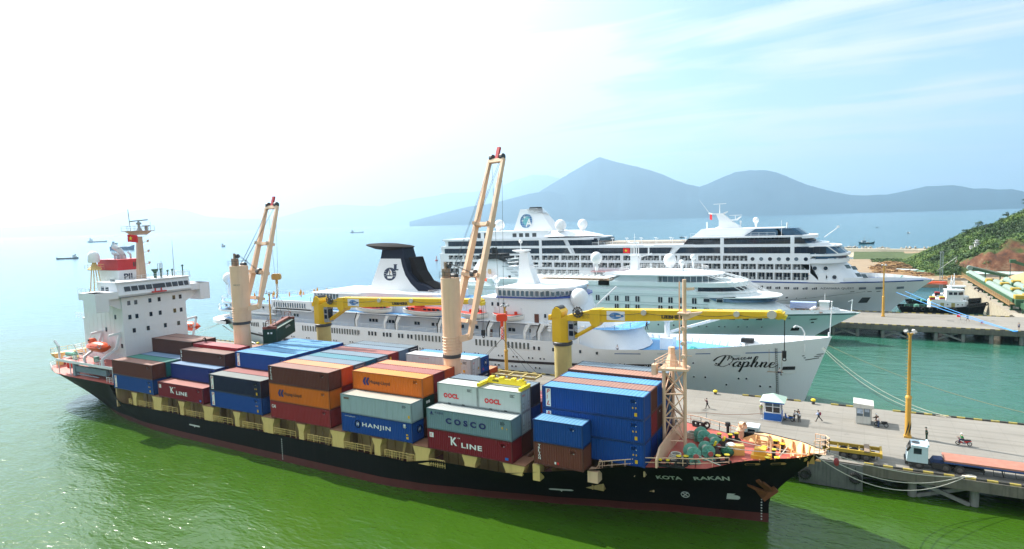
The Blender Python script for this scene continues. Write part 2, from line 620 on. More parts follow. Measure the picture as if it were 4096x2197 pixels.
# pier building
SLAB=M('quay_slab',(0.25,0.232,0.203),0.85,var=0.2,scale=0.10,bump=0.15,rust=0.35,rcol=(0.15,0.135,0.115))
def slab_wear():
 n=SLAB.node_tree;b=n.nodes['Principled BSDF']
 src=b.inputs['Base Color'].links[0].from_socket
 tc=n.nodes.new('ShaderNodeTexCoord')
 for sc_,lo,hi,amt,col in(((0.035,1.1,1),.52,.70,.55,(.13,.118,.10)),((0.02,2.6,1),.60,.72,.5,(.33,.315,.28)),((.35,.35,1),.66,.74,.7,(.085,.078,.07))):
  mpn=n.nodes.new('ShaderNodeMapping');mpn.inputs['Scale'].default_value=sc_
  no=n.nodes.new('ShaderNodeTexNoise');no.inputs['Scale'].default_value=1;no.inputs['Detail'].default_value=6
  r=n.nodes.new('ShaderNodeMapRange');r.inputs[1].default_value=lo;r.inputs[2].default_value=hi;r.inputs[4].default_value=amt
  x=n.nodes.new('ShaderNodeMix');x.data_type='RGBA'
  n.links.new(tc.outputs['Object'],mpn.inputs[0]);n.links.new(mpn.outputs[0],no.inputs['Vector']);n.links.new(no.outputs[0],r.inputs[0]);n.links.new(r.outputs[0],x.inputs[0])
  n.links.new(src,x.inputs[6]);x.inputs[7].default_value=(*col,1)
  src=x.outputs[2]
 bk=n.nodes.new('ShaderNodeTexBrick');bk.inputs['Scale'].default_value=.18;bk.inputs['Mortar Size'].default_value=.012;bk.offset=0
 bk.inputs['Color1'].default_value=bk.inputs['Color2'].default_value=(0,0,0,1);bk.inputs['Mortar'].default_value=(.14,.14,.14,1)
 n.links.new(tc.outputs['Object'],bk.inputs['Vector'])
 x=n.nodes.new('ShaderNodeMix');x.data_type='RGBA'
 n.links.new(bk.outputs[0],x.inputs[0]);n.links.new(src,x.inputs[6]);x.inputs[7].default_value=(.12,.11,.095,1)
 n.links.new(x.outputs[2],b.inputs['Base Color'])
slab_wear()
PILE=M('pile_concrete',(0.22,0.215,0.195),0.9,var=0.25,scale=0.8,bump=0.4,streak=0.5,rcol=(0.07,0.065,0.055))
KERBY=M('kerb_yellow',(0.40,0.31,0.07),0.8,var=0.3,scale=1.5,rust=0.6,rcol=(0.16,0.14,0.12))
KERBB=M('kerb_black',(0.05,0.048,0.042),0.8,var=0.4,scale=1.5,rust=0.5,rcol=(0.16,0.14,0.12))
def pier(name,label,x0,x1,y0,y1,zt,piles,braces,apron=None,kerbs=()):
 t=thing(name,label,'pier',(x0,y0,0))
 d=MB().box((x0,y0,zt-0.9),(x1,y1,zt))
 deck=d.build('deck',t,SLAB)
 e=MB()
 e.box((x0,y0-0.12,zt-1.25),(x1,y0-0.003,zt+0.02))
 e.box((x0,y0+0.5,zt-1.5),(x1,y0+1.3,zt-0.903))
 e.build('edge_beam',t,M('stained_edge',(.14,.125,.10),.9,var=.35,scale=.7,bump=.4,streak=.6,rcol=(.035,.033,.03)))
 for(a,b_,yy)in kerbs:
  k=MB()
  n=int((b_-a)/1.0)
  for i in range(n):
   k.mat(i%2)
   xa,xb=a+(b_-a)*i/n,a+(b_-a)*(i+1)/n
   k.box((xa,yy,zt+0.003),(xb,yy+0.28,zt+0.22))
  k.build('kerb',t,[KERBY,KERBB])
 for(px_,py_)in piles:
  MB().tube((px_,py_,-3),(px_,py_,zt-0.905),0.46,n=14).build('pile',t,PILE,smooth=50)
 for(xa,xb,yy,z0,z1)in braces:
  k=MB()
  k.bar((xa,yy,z1),(xb,yy,z0),0.35,0.42)
  k.bar((xa,yy+0.36,z0),(xb,yy+0.36,z1),0.35,0.42)
  k.build('cross_brace',t,PILE)
 if apron:
  xa,xb,zb=apron
  k=MB().box((xa,y0-0.30,zb),(xb,y0-0.125,zt-0.1))
  k.box((xa+0.1,y0-0.124,zb+0.05),(xb-0.1,y0+0.35,zb+0.5))
  k.build('apron_wall',t,M('stained_apron',(.13,.135,.13),.9,var=.4,scale=.5,bump=.4,streak=.8,rcol=(.025,.026,.025)))
 return t
pl1=[]
for i in range(-14,9):
 x=67.5+i*6.05
 for y in(25.2,31,37,43,48):
  if y<26 or(y>47 and i>-3)or i>-2:
   pl1.append((x,y))
pl1=[p for p in pl1 if not(55<p[0]<62.4 and p[1]<26)]+[(56.6,25.2),(60.6,25.4)]
pier('container_pier','long concrete pier with kiosks and trucks on it beside the black container ship',-118,130,24,49.3,3.4,pl1,[(67.9,73.1,24.95,0.1,2.0),(79.9,85.1,24.95,0.1,2.0)],apron=(55.2,62.3,0.1),kerbs=[(-118,30,48.85),(44.5,53.6,48.85),(58.0,63.4,48.85),(66.5,130,48.85),(62.4,130,24.1)])
pl2=[]
for i,x in enumerate([50,56,61.9,67.9,73.8,79.8,85.6,91.4,97.4,103.4,109.4]):
 for y in(132.2,138,144,150,155.5):
  if y<134 or x>56:
   pl2.append((x,y))
pier('cruise_pier','concrete pier between the two farther cruise ships with striped kerbs',-120,140,131.4,156.5,3.5,pl2,[(56.4,61.5,132,0.4,2.4),(68.3,73.3,132,0.4,2.4),(80.2,85.2,132,0.4,2.4)],kerbs=[(50,140,131.5),(56,99,156.0)])
def fender(x,y,z,r,label,axis=(0,1,0)):
 b=MB().torus((x,y,z),r*0.72,r*0.30,axis,n=20,m=8)
 for i in range(18):
  a=2*pi*i/18
  c=V((x+math.cos(a)*r*0.99,y,z+math.sin(a)*r*0.99))
  b.box(c-V((.05,.16,.05)),c+V((.05,.16,.05)))
 b.bar((x,y,z+r*0.9),(x,y+0.1,z+r*2.0),0.05)
 tag(b.build('tyre_fender',None,BLK,smooth=40,loc=(x,y,z)),label,'tyre fender','tyre fenders hanging on the pier wall')
fender(61.5,23.44,1.75,0.68,'black tractor tyre fender hanging at the open end of the stained pier wall')
fender(55.9,23.44,1.35,0.72,'black tyre fender on the pier wall half hidden behind the black bow')
# black container ship
def lerp(a,b,t):
 return a+(b-a)*t
def itp(tab,x):
 for(a,va),(b_,vb)in zip(tab[:-1],tab[1:]):
  if x<=b_:
   t=max(0,min(1,(x-a)/(b_-a)))
   t=t*t*(3-2*t)*0.35+t*0.65
   return va+(vb-va)*t
 return tab[-1][1]
def hull(root,name,yc,stern,bow,wl,dk,top,zs,mats,zsplit,n=64,knuckle=1.0):
 """lofted hull. stern(z), bow(z): profile x; wl, dk: (t, half breadth) tables at the waterline and deck; top(t): sheer height"""
 side={}
 b=MB()
 grid=[]
 for i in range(n+1):
  t=i/n
  t=0.5-0.5*math.cos(pi*t)if False else t
  zt=top(t)
  rg=[]
  for z in zs:
   zz=z if z<zs[-1]else zt
   zz=min(zz,zt)
   f=max(0,min(1,zz/zt))
   x=lerp(stern(zz),bow(zz),t)
   hb=lerp(itp(wl,t),itp(dk,t),f**knuckle)
   rg.append((x,hb,zz))
  grid.append(rg)
 m_=len(zs)
 for sgn in(-1,1):
  base=len(b.v)
  for rg in grid:
   for x,hb,z in rg:
    b.v.append(V((x,yc+sgn*hb,z)))
  for i in range(n):
   for j in range(m_-1):
    q=(base+i*m_+j,base+(i+1)*m_+j,base+(i+1)*m_+j+1,base+i*m_+j+1)
    b.f.append(q if sgn<0 else q[::-1])
    zm=(b.v[q[0]].z+b.v[q[2]].z)/2
    b.m.append(zsplit(zm))
 k=n+1
 for j in range(m_-1):
  b.f.append((j,k*m_+j,k*m_+j+1,j+1)[::-1])
  b.m.append(zsplit((b.v[j].z+b.v[j+1].z)/2))
 o=b.build(name,root,mats,smooth=30)
 return o,grid
def deck_fill(grid,yc,j,dz=0.0,inset=0.05,t0=0,t1=None,mb=None):
 b=mb or MB()
 pts=[g_[j]for g_ in grid][t0:t1]
 rings=[[(x,yc-max(hb-inset,0.01),z+dz),(x,yc+max(hb-inset,0.01),z+dz)]for x,hb,z in pts]
 b.loft(rings,closed=False,cap0=False,cap1=False)
 return b
kota=thing('container_ship','black hulled container ship with red boot stripe, white wheelhouse and two tan cranes','container ship',(-10,11,0))
YC=11.0
KL=58.8+87.5
def kt(x):
 return(x+87.5)/KL
def kota_top(t):
 x=-87.5+KL*t
 if x<-57.5:return 7.0
 if x<-54:return lerp(7.0,3.9,(x+57.5)/3.5)
 if x<14:return 3.9
 if x<18:return lerp(3.9,4.75,(x-14)/4)
 if x<29:return lerp(4.75,5.0,(x-18)/11)
 if x<41.5:return lerp(5.0,7.5,(x-29)/12.5)
 if x<49.3:return 7.5
 if x<51.5:return lerp(7.5,8.6,(x-49.3)/2.2)
 return lerp(8.6,9.05,(x-51.5)/7.5)
kwl=[(0,0.2),(kt(-82),1.2),(kt(-76),5.0),(kt(-68),8.0),(kt(-61),9.3),(kt(-50),10.6),(kt(-38),11),(kt(8),11),(kt(15),10.2),(kt(22),8.6),(kt(32),6.3),(kt(41),4.0),(kt(49),1.9),(1,0.12)]
kdk=[(0,5.8),(kt(-86),7.6),(kt(-83),9.0),(kt(-78),10.4),(kt(-72),10.95),(kt(-64),11),(kt(29),11),(kt(36),10.2),(kt(42),8.75),(kt(47),6.9),(kt(52),4.9),(kt(56),2.9),(1,0.10)]
def kbow(z):
 if z<2.5:return 53.05
 return 53.05+5.8*((z-2.5)/6.55)**1.25
def kstern(z):
 return-87.5 if z>4.5 else-87.5+(4.5-z)*1.7
KHULL,kg=hull(kota,'hull',YC,kstern,kbow,kwl,kdk,kota_top,[-1,0,0.5,0.95,1.05,2,3,3.6,4.4,5.2,6.2,7.2,8,99],[BLACK,BOOT],lambda z:1 if z<1.0 else 0,n=150,knuckle=1.25)
def khull(x,z):
 """half breadth of the hull at deck-edge parameter for lettering placement"""
 lo,hi=0.0,1.0
 for _ in range(40):
  t=(lo+hi)/2
  if lerp(kstern(z),kbow(z),t)<x:lo=t
  else:hi=t
 f=max(0,min(1,z/kota_top(t)))**1.25
 return lerp(itp(kwl,t),itp(kdk,t),f)
def kdeck(name,x0,x1,z,m_,inset=0.25):
 xs=[x0+(x1-x0)*i/24 for i in range(25)]
 b=MB()
 b.loft([[(x,YC-max(khull(x,z)-inset,.02),z),(x,YC+max(khull(x,z)-inset,.02),z)]for x in xs],closed=False,cap0=False,cap1=False)
 return b.build(name,kota,m_)
kdeck('poop_deck',-87.3,-56,6.96,REDDECK,0.02)
kdeck('main_deck',-57,41,2.9,DARKRED)
kdeck('forecastle_deck',41.2,57.6,7.46,REDDECK,0.05)
b=MB().box((-56.3,0.3,2.9),(-56,21.7,6.95));CBH=M('cream_bulkhead',(0.55,0.38,0.20),0.6,streak=0.3,rust=0.15)
b.build('bulkhead',kota,CBH)
b=MB().box((41.1,6.8,2.9),(41.3,15.2,7.45));b.box((41.12,3.4,6.0),(41.28,18.6,7.44));b.build('bulkhead',kota,CBH)
b=MB()
for x0,x1,yi in((-56,-30,2.7),(-28.6,-1,2.7),(0,12,2.7),(14.4,27.2,3.2),(29.4,36,4.6),(36.003,41,6.8)):
 b.box((x0,yi,2.9),(x1,22-yi,5.6))
 for i in range(int((x1-x0)/1.5)):
  b.box((x0+0.7+i*1.5,yi-.15,2.9),(x0+0.85+i*1.5,yi,5.5))
b.build('hatch_coaming',kota,M('coaming_paint',(0.42,0.29,0.12),0.6,streak=0.4,rust=0.1))
b=MB()
for x0,x1 in((-56,-30.6),(-28.6,-2),(0,12),(14.4,26.8),(29.4,36)):
 b.box((x0,2.2,5.65),(x1,19.8,6.1))
b.build('hatch_cover',kota,M('hatch_cover_paint',(0.25,0.11,0.06),0.7,streak=0.3,rust=0.2))
def stanchion(x,w,y0=0.1,zb=3.9,zt=6.2):
 b=MB()
 b.prism([(x-w/2,zb),(x+w/2,zb),(x+w/2,zt-1.0),(x+w/2+0.32,zt-0.25),(x+w/2+0.32,zt),(x-w/2-0.32,zt),(x-w/2-0.32,zt-0.25),(x-w/2,zt-1.0)],'y',y0,y0+1.25)
 b.mat(1).box((x-w/2-0.5,y0-0.05,zt+0.003),(x+w/2+0.5,y0+2.6,zt+0.14))
 b.build('stanchion',kota,[BUFF,M('rusty_ledge',(0.28,0.13,0.07),0.8,rust=0.4)])
for x in(-43.3,-29.5,-15.4,-1.2,13.3):stanchion(x,2.1)
for x in(-50.1,-36.5,-22.5,-8.4,5.9):stanchion(x,1.0)
stanchion(20.5,1.5,0.15,4.75);stanchion(26.6,2.2,0.2,4.9,6.1)
b=MB().box((29.0,0.4,4.6),(29.9,1.5,6.5));b.build('stanchion',kota,BUFF)
b=MB().box((35.4,1.3,5.2),(36.6,2.6,6.5));b.build('stanchion',kota,CREAM)
for x in(-48,-33,-25,-18.5,-5,3,8.5):
 b=MB().bar((x,1.9,2.9),(x+0.6,2.3,6.2),0.3);b.box((x+1.2,1.4,2.9),(x+2.2,2.2,4.0));b.build('deck_locker',kota,BUFF)
b=MB()
xs=[-53.8,-43.3,-29.5,-15.4,-1.2,13.3]
st=[-50.1,-43.3,-36.5,-29.5,-22.5,-15.4,-8.4,-1.2,5.9,13.3,18]
for a,c in zip([-53.2]+st[:-1],st):
 b.rail([(a+1.2,0.15,3.9),(c-1.2,0.15,3.9)],1.0,3,1.3,0.035)
 b.bar((a+1.3,0.15,4.1),(a+1.3,0.15,4.9),0.04)
 for i in range(7):
  b.bar((a+1.5+i*0.28,0.12,3.95),(a+1.5+i*0.28,0.12,4.85),0.05)
 b.cut()
b.build('railing',kota,BUFF)
b=MB()
def edge(x,z,dy=0.15):
 return(x,YC-khull(x,z)+dy,z)
b.rail([edge(36.5,6.45),edge(40.8,7.3)],1.0,2,1.6,0.04).cut()
b.rail([edge(41.3,7.5),edge(44,7.5),edge(46.5,7.5),edge(49.6,7.5)],1.0,2,1.6,0.04).cut()
b.rail([(41.3,21.8-2.4,7.5),(44,18.9,7.5),(46.5,17.8,7.5),(49.4,16.6,7.5)],1.0,2,1.6,0.04).cut()
for x in(36.3,40.9):
 y=YC-khull(x,6.5)+0.5
 for dy in(0,0.7):
  b.path([(x-1.0,y+dy,5.6),(x,y+dy,7.4 if x>40 else 6.9),(x+0.2,y+dy,8.3 if x>40 else 7.6),(x+0.5,y+dy,8.2 if x>40 else 7.5),(x+0.5,y+dy,7.4 if x>40 else 6.6)],0.045)
b.build('forward_railing',kota,CREAM)
b=MB()
b.rail([(57.6,9.7,8.9),(58.6,10.2,9.0),(59.0,11,9.0),(58.6,11.8,9.0),(57.6,12.3,8.9)],1.5,3,0.7,0.04)
b.box((57.2,10.2,8.85),(58.7,11.8,8.95))
b.build('bow_platform',kota,CREAM)
b=MB()
for sg in(-1,1):
 xs=[49.6+i*0.8 for i in range(11)]
 rg=[]
 for x in xs:
  zt=kota_top(kt(x))-0.04
  rg.append([(x,YC+sg*(max(khull(x,7.5)-0.12,.05)),7.47),(x,YC+sg*(max(khull(x,zt)-0.10,.05)),zt)])
 b.loft(rg,closed=False,cap0=False,cap1=False)
 for x in(51.2,52.6,54.0,55.2,56.3,57.0):
  zt=kota_top(kt(x))-0.1
  y0,y1=khull(x,7.5),khull(x,zt)
  b.bar((x,YC+sg*(y0-1.1),7.5),(x,YC+sg*(y1-0.2),zt),0.10,0.32)
  b.bar((x,YC+sg*(y0-0.2),7.9),(x+1.2,YC+sg*(khull(x+1.2,7.9)-0.25),7.95),0.1,0.16)
b.build('bulwark_frame',kota,M('bulwark_inner_paint',(0.78,0.42,0.16),0.5,var=0.06,rust=0.1))
b=MB()
b.prism([(2.9,7.46),(14.5,7.46),(14.5,9.7),(10.5,9.7),(4.2,9.3),(2.9,8.4)],'x',42.6,42.8)
b.build('breakwater_plate',kota,CREAM)
# accommodation block
acc=MB()
AF=-60.0
acc.box((-73.6,4.6,6.95),(AF,17.3,22.2))
acc.box((-78,6.5,6.95),(-73.6,15.5,17.4))
acc.box((-75.5,5.0,17.4),(-73.6,17,17.6))
for z in(9.6,12.2,14.85,17.45,20.1):
 acc.box((-73.62,4.57,z),(AF+0.03,17.33,z+0.05))
for x in(-72,-70.5,-69,-67.4,-66,-64.4,-63):
 acc.box((x,4.57,7),(x+0.05,4.62,22))
accom=acc.build('accommodation',kota,M('ship_white',(0.74,0.76,0.79),0.4,var=0.03,scale=0.3,streak=0.10,rcol=(0.42,0.33,0.27)))
SW=MATS['ship_white']
wmb=MB()
wmb.box((-0.03,-0.28,-0.42),(0.03,0.28,0.42))
kwm=bpy.data.meshes.new('window')
kwm.from_pydata([tuple(q)for q in wmb.v],[],wmb.f)
kwm.materials.append(GLD)
for z,ys in((21.03,(5.9,7.22,9.95,11.8,14.83,16.2)),(18.33,(5.9,7.22,9.95,11.8,14.83,16.2)),(15.66,(6.5,9.2,12.65,15.44))):
 for y in ys:
  inst(kwm,'window',accom,(AF+0.02,y,z))
for x,z in((-62.5,18.4),(-66,15.8),(-61,12.9),(-62.5,20.9),(-69,13)):
 inst(kwm,'window',accom,(x,4.58,z),rot=(0,0,pi/2))
br=MB()
br.prism([(-66,22.2),(AF+0.6,22.2),(AF+0.9,22.7),(AF+0.15,25.0),(-66,25.0)],'y',3.7,18.2)
br.box((-66.4,3.4,25.0),(AF+0.55,18.5,25.18))
br.box((-65.0,-0.3,22.2),(AF+0.8,3.7,23.5));br.box((-65.0,18.2,22.2),(AF+0.8,22.2,23.5))
br.box((-63.0,-0.4,20.0),(AF+0.9,1.9,23.5));br.box((-63.0,20.1,20.0),(AF+0.9,22.3,23.5))
br.prism([(1.9,22.2),(1.9,21.5),(4.0,20.2),(4.6,19.9),(4.6,22.2)],'x',AF-0.5,AF-0.3)
br.prism([(20.1,22.2),(20.1,21.5),(18,20.2),(17.3,19.9),(17.3,22.2)],'x',AF-0.5,AF-0.3)
bridge=br.build('bridge',kota,SW)
b=MB();b.box((AF+0.62,3.7,22.22),(AF+0.93,18.2,22.28));b.build('trim',bridge,DKGREY)
yl=[4.9,6.2,7.6,9.0,10.35,13.0,14.3,15.6,16.8,17.9]
for i,(a,c)in enumerate(zip(yl[:-1],yl[1:])):
 b=MB()
 x0,x1=AF+0.71,AF+0.41
 b.add([(x0+.05,a+.1,23.35),(x0+.05,c-.1,23.35),(x1+.05,c-.1,24.25),(x1+.05,a+.1,24.25),(x0-.1,a+.1,23.35),(x0-.1,c-.1,23.35),(x1-.1,c-.1,24.25),(x1-.1,a+.1,24.25)],[(0,1,2,3),(4,7,6,5),(0,4,5,1),(3,2,6,7),(0,3,7,4),(1,5,6,2)])
 b.build('bridge_window',bridge,GLD)
b=MB()
for x in(-63.3,-64.8):b.box((x,3.66,23.3),(x+1,3.72,24.3)).cut()
b.build('side_window',bridge,GLD)
b=MB().box((AF+0.9,9.9,22.6),(AF+1.5,12.6,22.85));b.bar((AF+1.2,10.5,22.8),(AF+1.2,10.5,23.4),0.2);b.bar((AF+1.2,11.7,22.8),(AF+1.2,11.7,23.4),0.2)
b.build('red_beam',bridge,REDP)
b=MB()
b.rail([(-66,3.6,25.18),(-61,3.6,25.18),(AF+0.4,3.6,25.18),(AF+0.4,18.3,25.18),(-66,18.3,25.18)],1.0,3,1.6,0.03)
b.rail([(-65,-0.3,23.5),(-61,-0.3,23.5),(-61,3.2,23.5)],0.9,2,1.4,0.03)
b.rail([(-77,4.7,17.6),(-73.6,4.7,17.6)],1,3,1.2,0.035)
b.build('bridge_railing',bridge,WHITE)
b=MB().box((AF-1.0,3.42,25.3),(AF+0.6,3.5,26.0));nb=b.build('name_board',bridge,WHITE)
text('KOTA RAKAN',NAVY,nb,(AF-0.9,3.40,25.45),(1,0,0),(0,0,1),0.4,1.4,bold=0.02)
b=MB()
for x,y,h in((-61,13.2,1.6),(-62.5,15.5,1.1),(-61,17.8,2),(-63,16.8,1.2)):
 b.tube((x,y,25.18),(x,y,25.18+h),0.12);b.ball((x,y,25.3+h),0.25,8).cut()
b.lathe((-62,12.6,25.2),[(0.3,0),(0.3,1.1),(0.6,1.5),(0.6,1.8)],10)
b.build('searchlight',bridge,M('dark_green_paint',(0.02,0.08,0.05),0.5))
b=MB()
b.tube((-62,16.6,25.1),(-62,16.6,32.5),0.09,0.03);b.tube((-62,14.0,25.1),(-62,14.0,28.6),0.05)
for z in(26,27,28):b.box((-62.4,13.4,z),(-61.7,14.1,z+.06))
for dx in(-.35,.3):
 for dy in(-.3,.3):b.bar((-62.05+dx,13.75+dy,25.1),(-62.05+dx,13.75+dy,28),0.07)
b.build('aerial',bridge,GREYST)
fn=MB()
fn.prism([(-73.5,8.0),(-66.5,8.0),(-66.5,12.9),(-73.5,12.9)],'z',17.4,27.0)
fun=fn.build('funnel',kota,SW)
b=MB();b.box((-73.55,7.9,27.0),(-66.4,13.0,29.0));b.box((-73.75,7.7,29.0),(-66.2,13.2,29.15));b.build('funnel_band',fun,M('funnel_red',(0.48,0.02,0.03),0.45))
text('PIL',NAVY,fun,(-66.47,9.0,25.0),(0,1,0),(0,0,1),1.3,2.2,bold=0.03)
b=MB()
for i in range(4):b.box((-66.36,10.9+i*0.45,27.6),(-66.3,11.15+i*0.45,28.5)).cut()
b.build('louvre',fun,DKGREY)
b=MB()
b.tube((-69.5,10.8,29.0),(-69.5,10.8,29.9),0.55,n=12)
for p,q,r in(((-69.5,10.8,29.8),(-70.2,10.4,31.1),.55),((-70.2,10.4,31.1),(-71.0,9.9,31.7),.55)):b.tube(p,q,r,n=12)
b.cut()
for y,h in((8.9,30.5),(9.4,30.4),(9.8,30.4),(12.0,30.5)):
 b.tube((-69,y,29),(-69,y,h-.5),0.2);b.tube((-69,y,h-.5),(-69.5,y-.2,h),0.2).cut()
b.build('exhaust_pipe',fun,M('bare_metal',(0.55,0.56,0.57),0.3,0.7))
b=MB()
for dx in(-.8,.8):
 for dy in(-.8,.8):b.bar((-71.5+dx,6.2+dy,22.2),(-71.5+dx*.5,6.2+dy*.5,27.2),0.15)
b.lathe((-71.5,6.2,27.2),[(1.2,0),(1.3,.15),(.5,.9),(.35,1.5)],10)
b.rail([(-72.7,5,27.35),(-70.3,5,27.35),(-70.3,7.4,27.35),(-72.7,7.4,27.35),(-72.7,5,27.35)],0.9,2,1.2,.025)
df=b.build('dome_frame',kota,BUFF)
b=MB().lathe((-71.5,6.2,28.7),[(.95,0),(1.05,.3),(1.05,1.3),(.85,1.9),(.4,2.2),(0,2.27)],16);b.build('radar_dome',df,WHITE,smooth=True)
b=MB()
b.bar((-64,11,25.1),(-64,11.2,33.6),1.5,1.0,up=(1,0,0),w2=0.85,h2=.7)
b.prism([(9.9,33.9),(12.4,33.9),(13.4,34.6),(8.8,34.6)],'x',-64.7,-63.3)
b.box((-65,8.4,34.6),(-63,13.8,34.75))
b.rail([(-65,8.4,34.75),(-63,8.4,34.75),(-63,13.8,34.75),(-65,13.8,34.75),(-65,8.4,34.75)],.9,2,1.5,.03)
for z in(26,28.4,30.4,32):
 b.bar((-64,11.6,z+2),(-64,13.0,z+2.1),.12);b.bar((-64,11.6,z+1.3),(-64,12.9,z+2),.06);b.box((-64.15,12.7,z+2.1),(-63.85,13,z+2.5))
mast=b.build('mast',kota,M('mast_tan',(0.55,0.36,0.25),0.5,streak=.3))
b=MB()
b.lathe((-64,11.3,34.75),[(.6,0),(.25,.6),(.25,1.2),(.5,1.25),(.5,1.6),(.2,1.7),(.2,2.0)],10)
b.bar((-64.2,9.7,36.6),(-63.8,13.0,36.9),.35,.25)
b.build('radar',mast,GREYST)
b=MB().bar((-64,9.6,34.7),(-64,9.4,39),.1);b.lathe((-64,12.7,34.7),[(.3,0),(.3,.8),(.7,.85),(.7,1.1)],8);b.bar((-64,13.6,34.7),(-64,13.6,36.5),.06);b.build('aerial',mast,GREYST)
b=MB()
for y in(5.0,10.2,16.5):b.bar((-85.8,y,6.95),(-85.8,y,9.2),.9,1.0)
b.prism([(3.8,9.2),(4.6,8.3),(5.6,8.9),(9.5,8.9),(10.2,8.4),(10.9,8.9),(16,8.9),(16.5,8.3),(18.2,9.2),(18.2,9.5),(3.8,9.5)],'x',-86.4,-85.2)
b.box((-86.6,3.7,9.5),(-85.0,18.3,9.62))
gan=b.build('stern_gantry',kota,M('gantry_buff',(0.75,0.50,0.18),.5,streak=.15))
b=MB().rail([(-86.5,18.2,9.62),(-86.5,3.8,9.62),(-85.1,3.8,9.62)],1.0,2,1.6,.03)
b.build('railing',gan,BUFF)
b=MB()
b.box((-77,0.6,9.55),(-57.3,4.6,9.85));b.box((-77.2,0.5,9.5),(-57.2,0.62,10.0))
for x in(-76.8,-72.5,-57.6):b.bar((x,.75,7),(x,.75,9.6),.14)
boat_deck=b.build('boat_deck',kota,SW)
b=MB().box((-76.9,.65,9.853),(-57.4,4.55,9.87));b.build('deck_paint',boat_deck,REDDECK)
b=MB()
b.rail([(-80,.9,7),(-84.5,2.6,7),(-87.2,5.4,7),(-87.3,9,7)],1,3,1.2,.03).cut()
b.rail([(-59.2,.4,7),(-57.4,.4,7)],1,3,1,.03).cut();b.rail([(-69.5,.7,9.87),(-71.5,.7,9.87),(-71.5,3,9.87)],1,3,1,.03).cut();b.rail([(-63,.7,9.87),(-60.5,.7,9.87)],1,3,1,.03)
b.build('poop_railing',kota,WHITE)
b=MB()
b.box((-70.8,.9,7.9),(-60.2,1.5,9.0));b.box((-71.8,.8,7),(-71.0,1.6,9.6))
for i in range(26):b.box((-70.6+i*.4,.85,7.95),(-70.5+i*.4,.9,8.95))
b.tube((-70.5,1.0,7.4),(-63,1.0,7.4),.1)
b.build('gangway',kota,M('gangway_grey',(0.20,0.27,0.32),.5))
b=MB()
for i in range(9):b.box((-75.3+i*.2,3.0,12.4-i*.33),(-75.0+i*.2,4.3,12.45-i*.33))
b.bar((-75.3,3,12.5),(-73.5,3,9.8),.08,.3);b.bar((-75.3,4.3,12.5),(-73.5,4.3,9.8),.08,.3)
b.build('stairs',kota,WHITE)
b=MB()
b.lathe((-80.8,4.5,7),[(.5,0),(.5,1.1)],12).tube((-83,6.2,7.6),(-83,8.2,7.6),.6,n=12);b.box((-83.6,5.9,7),(-82.4,8.5,7.3))
b.lathe((-86,5.6,7),[(.6,0),(.6,1.4)],10)
b.build('deck_drum',kota,M('drum_red',(.4,.03,.02),.5))
b=MB()
b.lathe((-75.4,3.6,7),[(.9,0),(1,.3),(.7,.9),(.3,1)],12);b.lathe((-73.2,2.2,9.87),[(.5,0),(.6,.5),(.3,.7)],10)
b.build('mooring_capstan',kota,YELB)
b=MB()
b.tube((-76.5,2.4,10.7),(-74,2.4,10.7),.55,n=12);b.lathe((-72.7,1.8,9.87),[(.35,0),(.35,1.2),(.1,1.4)],10);b.lathe((-66.5,2.6,9.87),[(.5,0),(.5,.9)],10)
b.path([(-78.6,1.9,9.8),(-79.0,1.9,11.2),(-79.6,1.9,12.4)],.12)
b.build('deck_machinery',kota,GREENM)
b=MB().path([(-77.2,1.2,9.9),(-77.2,1.2,12.2),(-78.2,1.0,13.4)],.22,n=8);b.build('stores_crane',kota,SW)
